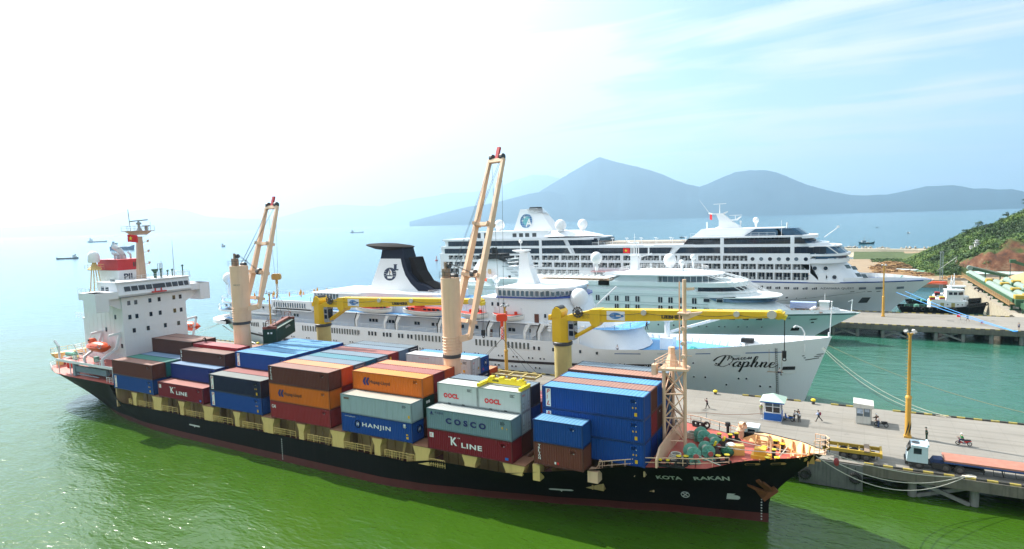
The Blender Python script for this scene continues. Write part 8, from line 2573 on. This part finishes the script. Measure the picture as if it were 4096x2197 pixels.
def tree(x,y,h,r,label,tone=0):
 z=hill(x,y)-.2
 t=thing('tree',label,'tree',(x,y,z),'trees on the hill crest')
 b=MB();b.tube((x,y,z),(x+.1*h*.3,y,z+h*.5),.13,.08,n=7)
 for i in range(4):a=i*1.6;b.tube((x+.1*h*.3,y,z+h*.45),(x+math.cos(a)*r*.6,y+math.sin(a)*r*.6,z+h*.75),.06,.03,n=5)
 b.build('trunk',t,M('bark',(.10,.07,.05),.9))
 b=MB()
 for i in range(9):
  b.mat(RL2.choice((tone,tone,1)));a=RL2.uniform(0,6.28);q=RL2.uniform(.2,.75)*r
  clump(b,V((x+math.cos(a)*q,y+math.sin(a)*q,z+h*RL2.uniform(.5,.92))),r*RL2.uniform(.35,.55),34,.28)
 b.build('crown',t,LEAF)
for i,(x,y,h,r,lb)in enumerate(((112,343,3.6,1.7,'small dark tree rising on the hill crest above the shrine'),(117.5,345,4.2,2.2,'dark tree with broad crown midway along the hill crest'),(129.5,345,4.0,2.0,'bushy tree on the hill crest near the right edge'),(136.5,344,7.5,2.6,'tallest tree on the hill crest at the right edge'),(106,340,3.2,1.6,'low tree where the hill crest starts to climb'))):tree(x,y,h,r,lb)
t=thing('shrine','small white shrine tower with curled roof on the green hillside','shrine',(112,308,hill(112,308)))
z=hill(112,308)
b=MB();b.box((109.5,306,z-.6),(114.5,310,z+.3));b.box((111.2,307.2,z+.3),(113,309,z+2.4));b.box((111.5,307.5,z+2.4),(112.7,308.7,z+3.6));b.box((109.2,306.4,z+.3),(110.4,307.6,z+1.3));b.build('tower',t,M('shrine_white',(.62,.60,.57),.7,streak=.3))
b=MB()
for zz,s in((z+2.4,1.5),(z+3.6,1.1)):b.loft([[(112.1-s,308.1-s,zz+.25),(112.1+s,308.1-s,zz+.25),(112.1+s,308.1+s,zz+.25),(112.1-s,308.1+s,zz+.25)],[(112.1-s*.8,308.1-s*.8,zz),(112.1+s*.8,308.1-s*.8,zz),(112.1+s*.8,308.1+s*.8,zz),(112.1-s*.8,308.1+s*.8,zz)],[(112.1-s*.2,308.1-s*.2,zz+.6),(112.1+s*.2,308.1-s*.2,zz+.6),(112.1+s*.2,308.1+s*.2,zz+.6),(112.1-s*.2,308.1+s*.2,zz+.6)]])
b.build('roof',t,M('shrine_roof',(.42,.42,.42),.6))
b=MB()
for i in range(26):
 x=94.5+i*.33;y=288+i*.28;b.box((x,y,hill(x,y)+.2),(x+.4,y+1.3,hill(x,y)+.75))
b.bar((94.5,288,hill(94.5,288)+1.5),(103,295.2,hill(103,295.2)+1.4),.1,.2)
tag(b.build('hill_stairs',None,M('stair_white',(.66,.66,.62),.7),loc=(98,291,8)),'white stairway climbing the hill from its foot','stairs')
def lattice(x,y,z,h,w,label):
 b=MB()
 for dx in(-w,w):
  for dy in(-w,w):b.bar((x+dx,y+dy,z),(x+dx,y+dy,z+h),.12)
 for i in range(int(h/1.2)):
  zz=z+i*1.2
  b.bar((x-w,y-w,zz),(x+w,y-w,zz+1.2),.07);b.bar((x+w,y-w,zz),(x-w,y-w,zz+1.2),.07);b.bar((x-w,y-w,zz),(x+w,y-w,zz),.07)
 b.box((x-w*1.6,y-w,z+h),(x+w*1.6,y+w,z+h+.2))
 tag(b.build('lattice_mast',None,GREYST,loc=(x,y,z)),label,'mast')
lattice(91,235,0,17,.45,'grey lattice mast rising behind the tug boats')
for i,(x,y,h,lb)in enumerate(((112,232,9.6,'thin dark pole beside the yellow wood chip pile'),(117.5,322,5.5,'thin wooden pole on the hillside right of the shrine'))):
 b=MB().tube((x,y,3.3 if i==0 else hill(x,y)),(x,y,(3.3 if i==0 else hill(x,y))+h),.12,n=7);b.bar((x-.6,y,h+2.5 if i==0 else hill(x,y)+h-.5),(x+.6,y,h+2.5 if i==0 else hill(x,y)+h-.5),.1)
 tag(b.build('utility_pole',None,DKGREY,loc=(x,y,4)),lb,'pole')
# conveyors
GRN=M('conveyor_green',(.025,.10,.045),.6,var=.15,streak=.2);PGR=M('cover_pale_green',(.24,.32,.26),.5,var=.12,scale=.6,streak=.15,rcol=(.12,.15,.12));RST=M('walkway_rust',(.28,.16,.06),.8,rust=.3)
YCV=M('motor_yellow',(.48,.32,.03),.6,var=.12,streak=.2)
def cover(b,x,y0,y1,z,r,dz=0):
 n=10
 b.loft([[(x+r*math.cos(pi*i/n),y,z+r*math.sin(pi*i/n)+d)for i in range(n+1)]for y,d in((y0,0),(y1,dz))],closed=False)
t=thing('conveyor','long green conveyor with rounded pale cover and rusty walkway above the sea wall','conveyor',(103,210,3.3))
b=MB();cover(b,103.2,170,215,7.0,1.05);cover(b,103.2,218,257,7.2,1.0);b.build('cover',t,PGR,smooth=50)
b=MB();b.box((102.0,168,5.9),(104.4,258,6.98));b.box((102.0,165.5,5.2),(105,170,7.2));b.build('trough',t,GRN)
b=MB();b.box((100.6,166,5.75),(101.95,260,5.9));b.rail([(100.65,166,5.9),(100.65,260,5.9)],1.0,2,3,.05);b.bar((100.7,166,5.6),(100.7,260,5.6),.15,.4);b.build('walkway',t,RST)
for y in(172,182,190,199,208,216,228,240,252):
 b=MB();b.bar((102.2,y,3.3),(102.2,y,5.9),.5);b.bar((104.2,y,3.3),(104.2,y,5.9),.4);b.box((101.8,y-.6,3.3),(104.6,y+.6,3.7));b.build('leg',t,GRN)
b=MB();b.box((102.4,214.6,7.2),(104.2,217.8,8.5));b.box((102.2,167.5,7.2),(104.4,170.2,8.3));b.build('motor_cover',t,YCV)
def seg(x,y0,y1,z,r,k,label):
 t=thing('conveyor',label,'conveyor',(x,y0,z),'rows of short covered green conveyors')
 b=MB();cover(b,x,y0+2,y1,z,r);b.build('cover',t,PGR,smooth=50)
 b=MB();b.box((x-r*1.05,y0,z-.8),(x+r*1.05,y1,z-.02));b.tube((x-r*1.15,y0+.8,z),(x+r*1.15,y0+.8,z),.8,n=14);b.build('trough',t,GRN)
 b=MB();b.box((x-r*.9,y0+.4,z+.85),(x+r*.9,y0+3.4,z+1.5));b.build('motor_cover',t,YCV)
 for y in(y0+2,y1-2):b=MB().bar((x-r*.8,y,3.3),(x-r*.8,y,z-.8),.35);b.bar((x+r*.8,y,3.3),(x+r*.8,y,z-.8),.35);b.build('leg',t,GRN)
wd_=['nearest','second','third','fourth']
for j,(x,ys)in enumerate(((107.6,(161,178.5,195.5,213,231)),(112.4,(166,184,203,222,241)))):
 for i in range(4):
  seg(x,ys[i],ys[i+1]-1.2,5.9,1.3,i,'pale covered green conveyor section, %s one in the %s row from the sea wall'%(wd_[i],'first' if j==0 else 'second'))
t=thing('conveyor','green hopper conveyor with barred side at the right edge by the farther pier','conveyor',(104.5,161.5,3.3))
b=MB();b.box((103,158.5,5.0),(110,165,6.4));b.build('hopper',t,GRN)
b=MB();cover(b,105.2,158.6,165,6.4,1.5);b.build('cover',t,PGR,smooth=50)
b=MB()
for i in range(14):b.bar((103.1+i*.5,158.4,5.0),(103.1+i*.5,158.4,6.4),.09)
b.build('bar',t,GRN)
b=MB()
for x in(103.5,106.5,109.5):
 for y in(159,164.5):b.bar((x,y,3.3),(x,y,5.0),.3)
for x in(103.5,106.5):b.bar((x,158.9,3.3),(x+3,158.9,5.0),.15);b.bar((x+3,158.9,3.3),(x,158.9,5.0),.15)
b.build('leg_frame',t,GRN)
t=thing('conveyor','inclined green conveyor bridge in front of the earth bank','conveyor',(110,262,3.3))
b=MB();b.bar((104,262,8.6),(118,262,4.9),1.6,1.0);b.build('trough',t,GRN)
b=MB();b.bar((104.4,262,9.3),(117.6,262,5.8),1.5,.4);b.tube((103.6,261,8.8),(103.6,263,8.8),1.0,n=12);b.build('cover',t,PGR)
b=MB()
for x in(104.5,109,114):b.bar((x,261.4,3.3),(x,261.4,8.3-(x-104)*.26),.25);b.bar((x,262.6,3.3),(x,262.6,8.3-(x-104)*.26),.25)
b.build('leg',t,GRN)
b=MB();b.bar((119,268,11.2),(135,268,5),1.6,1.2);b.box((118,267,10.6),(120,269,12));tag(b.build('conveyor',None,GRN,loc=(119,268,8)),'dark green conveyor boom pointing up at the right edge below the bank','conveyor')
b=MB()
for i in range(40):
 for j in range(16):pass
rg=[]
for i in range(17):
 r=14*(1-i/16);rg.append([(126+r*math.cos(2*pi*k/28)*(1+.05*mnoise.noise(V((k,i*.5,1)))),258+r*.8*math.sin(2*pi*k/28),3.3+6.3*(i/16)**.9+.2*mnoise.noise(V((k*.7,i,3))))for k in range(28)])
b.loft(rg,cap0=False);tag(b.build('wood_chip_pile',None,M('wood_chips',(.50,.34,.17),.95,var=.15,scale=2,bump=.5),loc=(126,258,3.3),smooth=60),'tan heap of wood chips at the right edge behind the conveyors','heap')
t=thing('long_shed','long low pale green roofed shed below the earth bank','shed',(117,283,3.3))
b=MB();b.box((106,282,3.3),(140,286,4.6));b.build('wall',t,M('shed_wall',(.50,.52,.50),.7))
b=MB();b.prism([(281.2,4.6),(286.8,4.6),(284,5.5)],'x',105.5,141);b.build('roof',t,M('roof_pale_aqua',(.50,.66,.62),.5,var=.08))
t=thing('shed','pale shed with green sheet roof among the log piles','shed',(83,293,3.3))
b=MB();b.prism([(78.2,291),(86,288),(87.3,292),(79.5,295.5)],'z',3.3,5.2);b.build('wall',t,M('shed_pale',(.50,.52,.50),.7,streak=.3))
b=MB();b.prism([(77.8,290.8),(86,287.4),(87.8,292),(79.3,296)],'z',5.2,5.45);b.build('roof',t,M('shed_roof_grey',(.52,.58,.57),.6,var=.1))
b=MB();b.prism([(85.4,286.3),(89.2,285.8),(90.4,291),(86.4,292.2)],'z',4.7,4.95);b.build('lean_to_roof',t,M('sheet_green',(.20,.40,.26),.6))
LOGM=[M('log_brown',(.26,.15,.07),.9,var=.3),M('log_tan',(.46,.29,.14),.9,var=.25),M('log_dark',(.16,.09,.05),.9,var=.3)]
def logpile(cx,cy,w,d,h,n,label,pale=False):
 b=MB()
 for i in range(n):
  u,v_=RL2.uniform(-1,1),RL2.uniform(-1,1)
  k=max(0,1-(u*u+v_*v_)*.8)
  c=V((cx+u*w,cy+v_*d,3.4+h*k*RL2.uniform(.5,1)))
  a=RL2.gauss(0,.5);q=V((math.cos(a),math.sin(a),RL2.gauss(0,.12)))*RL2.uniform(1.0,2.2)
  b.mat(1 if pale else RL2.choice((0,1,2,1)));b.tube(c-q,c+q,.18,n=5)
 b.mat(0 if not pale else 1)
 b.lathe((cx,cy,3.3),[(w*1.0,0),(w*.7,h*.35),(w*.3,h*.62),(0,h*.7)],20)
 tag(b.build('log_pile',None,LOGM,loc=(cx,cy,3.3)),label,'log pile','piles of timber on the shore')
logpile(77.5,312,9,8,4.6,420,'tall brown pile of thin logs behind the striped bow');logpile(78,284,10,4,2.6,420,'low dark brown pile of logs just behind the striped bow');logpile(88,283,4,3,1.6,120,'small brown log heap right of the pale shed');logpile(101,268,5.5,2.5,1.6,160,'pale yellow stack of cut timber behind the tug boats',True)
b=MB();b.box((96,261.5,3.3),(112,262,4.4));tag(b.build('low_wall',None,CONC,loc=(96,261.5,3.3)),'low grey wall in front of the pale timber stack','wall')
for i,(x,y,lb)in enumerate(((101.2,218,'tractor tyre lying by the conveyor legs on the shore'),(100.9,224,'tyre fender lying on top of the sea wall'))):
 b=MB().torus((x,y,3.6),.7,.28,axis=(.2,-1,.3),n=16);tag(b.build('tyre',None,BLK,loc=(x,y,3.6)),lb,'tyre')
# breakwater with concrete armour blocks
t=thing('breakwater','long pale concrete breakwater wall with rubble foot across the bay entrance','breakwater',(60,485,0))
def bw(x):return 484-(x-73)*.35
b=MB();b.loft([[(x,bw(x)-1.6,-1),(x,bw(x)+6,-1),(x,bw(x)+6,5.0),(x,bw(x)-1.0,5.0)]for x in[-60+i*10 for i in range(20)]]);b.build('wall',t,M('breakwater_concrete',(.50,.45,.35),.9,var=.14,scale=.12,streak=.35,rcol=(.28,.24,.18)))
b=MB();b.loft([[(x,bw(x)-26+3*mnoise.noise(V((x*.1,1,1))),-.6),(x,bw(x)-14,1.2+.7*mnoise.noise(V((x*.3,3,1)))),(x,bw(x)-7,1.6+.6*mnoise.noise(V((x*.3,5,1)))),(x,bw(x)-1.7,2.3+.5*mnoise.noise(V((x*.25,8,1))))]for x in[-60+i*1.2 for i in range(160)]],closed=False,cap0=False,cap1=False);b.build('rubble_foot',t,M('rubble',(.42,.37,.28),.95,var=.4,scale=.5,bump=.6))
tp_=MB()
for d in((0,0,1),(.94,0,-.33),(-.47,.82,-.33),(-.47,-.82,-.33)):tp_.tube((0,0,0),V(d)*1.5,.75,.5,n=7)
tme=bpy.data.meshes.new('armour_block');tme.from_pydata([tuple(p)for p in tp_.v],[],tp_.f);tme.materials.append(M('armour_concrete',(.36,.33,.28),.9,var=.3))
for i in range(46):
 x=28+i*2.0+RL2.uniform(-.5,.5)
 if RL2.random()<.25:continue
 o=bpy.data.objects.new('armour_block',tme);COL.objects.link(o);o.location=(x,bw(x)+8.2+RL2.uniform(0,1.5),5.0+RL2.uniform(-.3,.6));o.rotation_euler=(RL2.uniform(0,6),RL2.uniform(0,6),RL2.uniform(0,6))
 tag(o,'four legged grey concrete block on the seaward side of the breakwater','concrete block','armour blocks along the breakwater')
# tug boats behind the farther pier
def tug(x,y,head,label,cabin,s=1.0,red=False):
 t=thing('tug_boat',label,'tug boat',(x,y,0),'tug boats moored behind the farther pier',rz=head)
 Lh=12.2*s
 rg=[]
 for i in range(15):
  u=-1+2*i/14
  w=3.7*s*(min(1,(1-max(u,0)**3.2))if u>0 else(1-.18*u**4))
  w=max(w,.3)
  zt=2.0*s+1.3*s*max(u,0)**1.7
  rg.append([(u*Lh*.93,-w*.75,-.5),(u*Lh,-w,zt),(u*Lh,-w+.25,zt),(u*Lh,-w+.3,zt-.7),(u*Lh,w-.3,zt-.7),(u*Lh,w-.25,zt),(u*Lh,w,zt),(u*Lh*.93,w*.75,-.5)])
 MB().loft(rg).build('hull',t,BLACK)
 b=MB();b.prism([(-3.5*s,-2.6*s),(6*s,-2.6*s),(7*s,-1.5*s),(7*s,1.5*s),(6*s,2.6*s),(-3.5*s,2.6*s)],'z',1.3*s,3.9*s);b.prism([(1.0*s,-2.0*s),(4.6*s,-2.0*s),(5.6*s,-1.1*s),(5.6*s,1.1*s),(4.6*s,2.0*s),(1.0*s,2.0*s)],'z',3.9*s,7.4*s)
 b.prism([(-3.3*s,3.9*s),(1.0*s,3.9*s),(.2*s,4.7*s),(-3.0*s,4.3*s)],'y',-2.5*s,2.5*s)
 hs=b.build('deckhouse',t,WHITE)
 b=MB();b.prism([(1.3*s,-2.05*s),(4.65*s,-2.05*s),(5.7*s,-1.1*s),(5.7*s,1.1*s),(4.65*s,2.05*s),(1.3*s,2.05*s)],'z',6.0*s,6.9*s);b.build('wheelhouse_window',hs,GLD)
 b=MB()
 for q in(1.3,2.6,3.9):b.box((q*s,-2.1*s,5.95*s),((q+.25)*s,-2.06*s,6.95*s))
 b.prism([(.8*s,-2.3*s),(4.9*s,-2.3*s),(6.1*s,-1.2*s),(6.1*s,1.2*s),(4.9*s,2.3*s),(.8*s,2.3*s)],'z',7.4*s,7.6*s);b.build('wheelhouse_roof',hs,WHITE)
 b=MB()
 for q in(-.8,2.2):b.box((q*s,-2.63*s,1.5*s),((q+1.0)*s,-2.6*s,3.4*s)).cut()
 b.build('door',hs,M('door_ochre',(.42,.36,.14),.6))
 b=MB()
 for q in(-1.9,1.2,4.0,5.2):b.tube((q*s,-2.64*s,2.9*s),(q*s,-2.55*s,2.9*s),.2*s,n=10)
 b.build('porthole',hs,GLD)
 for q in(-2.9,-.2):
  b=MB();b.box((q*s-.7,-2.3*s,3.9*s),(q*s+.7,-.9*s,5.4*s));f1=b.build('funnel',t,REDP if red else M('funnel_ochre',(.70,.48,.05),.5))
  b=MB();b.box((q*s-.74,-2.34*s,4.3*s),(q*s+.74,-.86*s,5.0*s));b.build('funnel_band',f1,M('funnel_band_red',(.40,.015,.02),.5)if not red else BLK)
 b=MB();b.tube((2.6*s,0,7.6*s),(2.6*s,0,12.2*s),.25*s,.1,n=8);b.tube((2.6*s,.6,7.6*s),(2.6*s,0,10.5*s),.08);b.tube((1.8*s,0,7.6*s),(2.6*s,0,10.8*s),.08);b.bar((2.6*s,-1,10.6*s),(2.6*s,1,10.6*s),.12);b.build('mast',t,WHITE)
 b=MB()
 for i in range(9):
  u=.55+.45*i/8;w=3.7*s*(1-u**3.2)+.1
  b.torus((u*Lh,-max(w,.2)-.1,1.9*s+1.2*s*u),.45*s,.2*s,axis=(.3,-1,0),n=12,m=6).cut()
 for i in range(6):b.torus((-8*s+i*2.2*s,-3.75*s,1.3*s),.45*s,.18*s,axis=(0,-1,0),n=12,m=6).cut()
 o=b.build('tyre_fender',t,BLK)
 b=MB();b.rail([(-11*s,-3.2*s,1.9*s),(-4*s,-3.2*s,1.9*s)],.9,2,1.5,.05);b.lathe((-7*s,0,1.3*s),[(.8,0),(.8,1),(.4,1.2)],10);b.build('deck_gear',t,GREENM)
tug(86.3,186.2,.10,'black tug boat with white deckhouse and red banded ochre funnels behind the farther pier',0)
tug(89,202,.12,'second tug boat with orange rescue boat, half hidden behind the nearer tug',0,.95,True)
t=thing('lifeboat','orange rescue boat on top of the farther tug','rescue boat',(88,202,8.0))
MB().loft([[(86.5+u*3,202+a*1.1*max((1-u**4),.02)**.5,7.6+h_)for a,h_ in((-.4,0),(-1,.5),(-.8,1.1),(.8,1.1),(1,.5),(.4,0))]for u in[-.99+1.98*i/8 for i in range(9)]]).build('hull',t,ORANGE)
# ships lying out in the bay
FBL=M('far_hull_blue',(.05,.10,.22),.6,var=.15);FGR=M('far_hull_grey',(.07,.08,.09),.6,var=.2);FWH=M('far_white',(.62,.62,.60),.6)
FGN=M('boat_teal',(.02,.10,.12),.6,var=.2);FTAN=M('far_deck_tan',(.35,.30,.22),.7)
def coaster(x,y,L_,head,hm,label,fb=.05,bow_up=.05,grp='ships lying at anchor in the bay',derr=True):
 t=thing('cargo_ship',label,'cargo ship',(x,y,0),grp,rz=head)
 B=L_*.15
 rg=[]
 for i in range(15):
  u=-1+2*i/14
  w=B/2*(1-max(0,(u-.5)/.5)**2*.98)*(1-max(0,(-u-.8)/.2)*.35)
  zt=L_*(fb+bow_up*max(0,(u-.55)/.45)**1.3+.03*max(0,(-u-.55)/.45))
  ov=1+.06*max(0,u)**4
  rg.append([(u*L_/2,-w*.8,-1),(u*L_/2*ov,-max(w,.1),zt),(u*L_/2*ov,max(w,.1),zt),(u*L_/2,w*.8,-1)])
 MB().loft(rg).build('hull',t,hm)
 zd=L_*fb
 b=MB();b.box((-L_*.42,-B*.42,zd),(-L_*.24,B*.42,zd+L_*.075));b.box((-L_*.40,-B*.4,zd+L_*.075),(-L_*.26,B*.4,zd+L_*.115));b.box((-L_*.37,-B*.45,zd+L_*.115),(-L_*.25,B*.45,zd+L_*.15));hs=b.build('deckhouse',t,FWH)
 b=MB();b.box((-L_*.249,-B*.4,zd+L_*.125),(-L_*.247,B*.4,zd+L_*.142));b.box((-L_*.36,-B*.452,zd+L_*.125),(-L_*.26,-B*.45,zd+L_*.142))
 for k in range(4):b.box((-L_*(.40-.04*k),-B*.425,zd+L_*.035),(-L_*(.385-.04*k),-B*.42,zd+L_*.055))
 b.build('window',hs,GLD)
 b=MB();b.box((-L_*.40,-B*.12,zd+L_*.15),(-L_*.34,B*.12,zd+L_*.20));b.build('funnel',t,hm)
 b=MB();b.tube((-L_*.29,0,zd+L_*.15),(-L_*.29,0,zd+L_*.25),L_*.004);b.tube((L_*.40,0,zd),(L_*.40,0,zd+L_*.19),L_*.005)
 if derr:b.tube((L_*.08,0,zd),(L_*.08,0,zd+L_*.17),L_*.005);b.tube((L_*.08,0,zd+L_*.04),(L_*.25,0,zd+L_*.15),L_*.003)
 b.build('mast',t,FWH)
 b=MB();b.box((-L_*.2,-B*.35,zd),(L_*.05,B*.35,zd+L_*.018));b.box((L_*.11,-B*.35,zd),(L_*.36,B*.35,zd+L_*.018));b.build('hatch',t,FTAN)
hd_=math.atan2(_X.y,_X.x)
coaster(-2548,1271,66,hd_+.25,FGR,'hazy grey cargo ship farthest left near the horizon',.06,.04)
coaster(-1235,647,58,hd_-.25,FBL,'blue hulled ship with raised bow just behind the exhaust pipes',.10,.07)
coaster(-908,393,26,hd_+pi+.35,FGR,'small dark coaster heading left in the pale water',.06,.05,derr=False)
coaster(-1065,753,24,hd_-.9,FGR,'small grey coaster seen obliquely between the mast and aft crane',.09,.05,derr=False)
coaster(-2068,2210,63,hd_+.1,FGR,'long low cargo ship near the horizon, right of the aft crane',.035,.05)
def fishing_boat(x,y,L_,head,hm,label,z=0):
 t=thing('fishing_boat',label,'fishing boat',(x,y,0),'small fishing boats beyond the breakwater',rz=head)
 rg=[]
 for i in range(13):
  u=-1+2*i/12
  w=L_*.13*max(1-abs(u)**2.5,.04)
  rg.append([(u*L_/2*.9,-w*.6,-.4),(u*L_/2,-w,L_*(.07+.09*u**2)),(u*L_/2,w,L_*(.07+.09*u**2)),(u*L_/2*.9,w*.6,-.4)])
 MB().loft(rg).build('hull',t,hm)
 b=MB();b.box((-L_*.3,-L_*.08,L_*.06),(-L_*.08,L_*.08,L_*.2));b.box((-L_*.32,-L_*.095,L_*.2),(-L_*.04,L_*.095,L_*.22));b.build('cabin',t,M('boat_cabin',(.30,.36,.40),.6,var=.3))
 b=MB();b.tube((-L_*.15,0,L_*.2),(-L_*.15,0,L_*.42),L_*.008);b.tube((L_*.15,0,L_*.06),(L_*.15,0,L_*.26),L_*.008);b.box((0,-L_*.06,L_*.06),(L_*.12,L_*.06,L_*.1));b.build('mast',t,FTAN)
fishing_boat(71,671,17,hd_,FGN,'dark teal fishing boat with cabin just beyond the breakwater')
fishing_boat(127,989,8.5,hd_+.6,FWH,'small white boat on the blue sea above the breakwater')
fishing_boat(98,1349,6,hd_,FGR,'tiny dark boat far out above the striped bow')
fishing_boat(404,2031,19,hd_,FGR,'dark boat near the horizon above the hill slope')
fishing_boat(-177,919,10,hd_,FGN,'dark boat just left of the mast deck of the largest ship')
t=thing('buoy','red and white channel buoy left of the forward tan crane','buoy',(-278,404,0))
b=MB();b.lathe((-278,404,-.3),[(1.4,0),(1.5,.6),(1.3,1.0),(.6,1.1)],14);b.build('float',t,REDP)
b=MB()
for i in range(4):a=i*pi/2;b.bar((-278+math.cos(a)*.6,404+math.sin(a)*.6,.8),(-278+math.cos(a)*.22,404+math.sin(a)*.22,3.6),.12)
b.lathe((-278,404,2.0),[(.45,0),(.35,.9)],10);b.lathe((-278,404,3.6),[(.3,0),(.3,.5),(0,.8)],10);b.build('cage',t,REDP)
b=MB();b.lathe((-278,404,1.3),[(.55,0),(.48,.5)],10);b.build('white_band',t,WHITE)
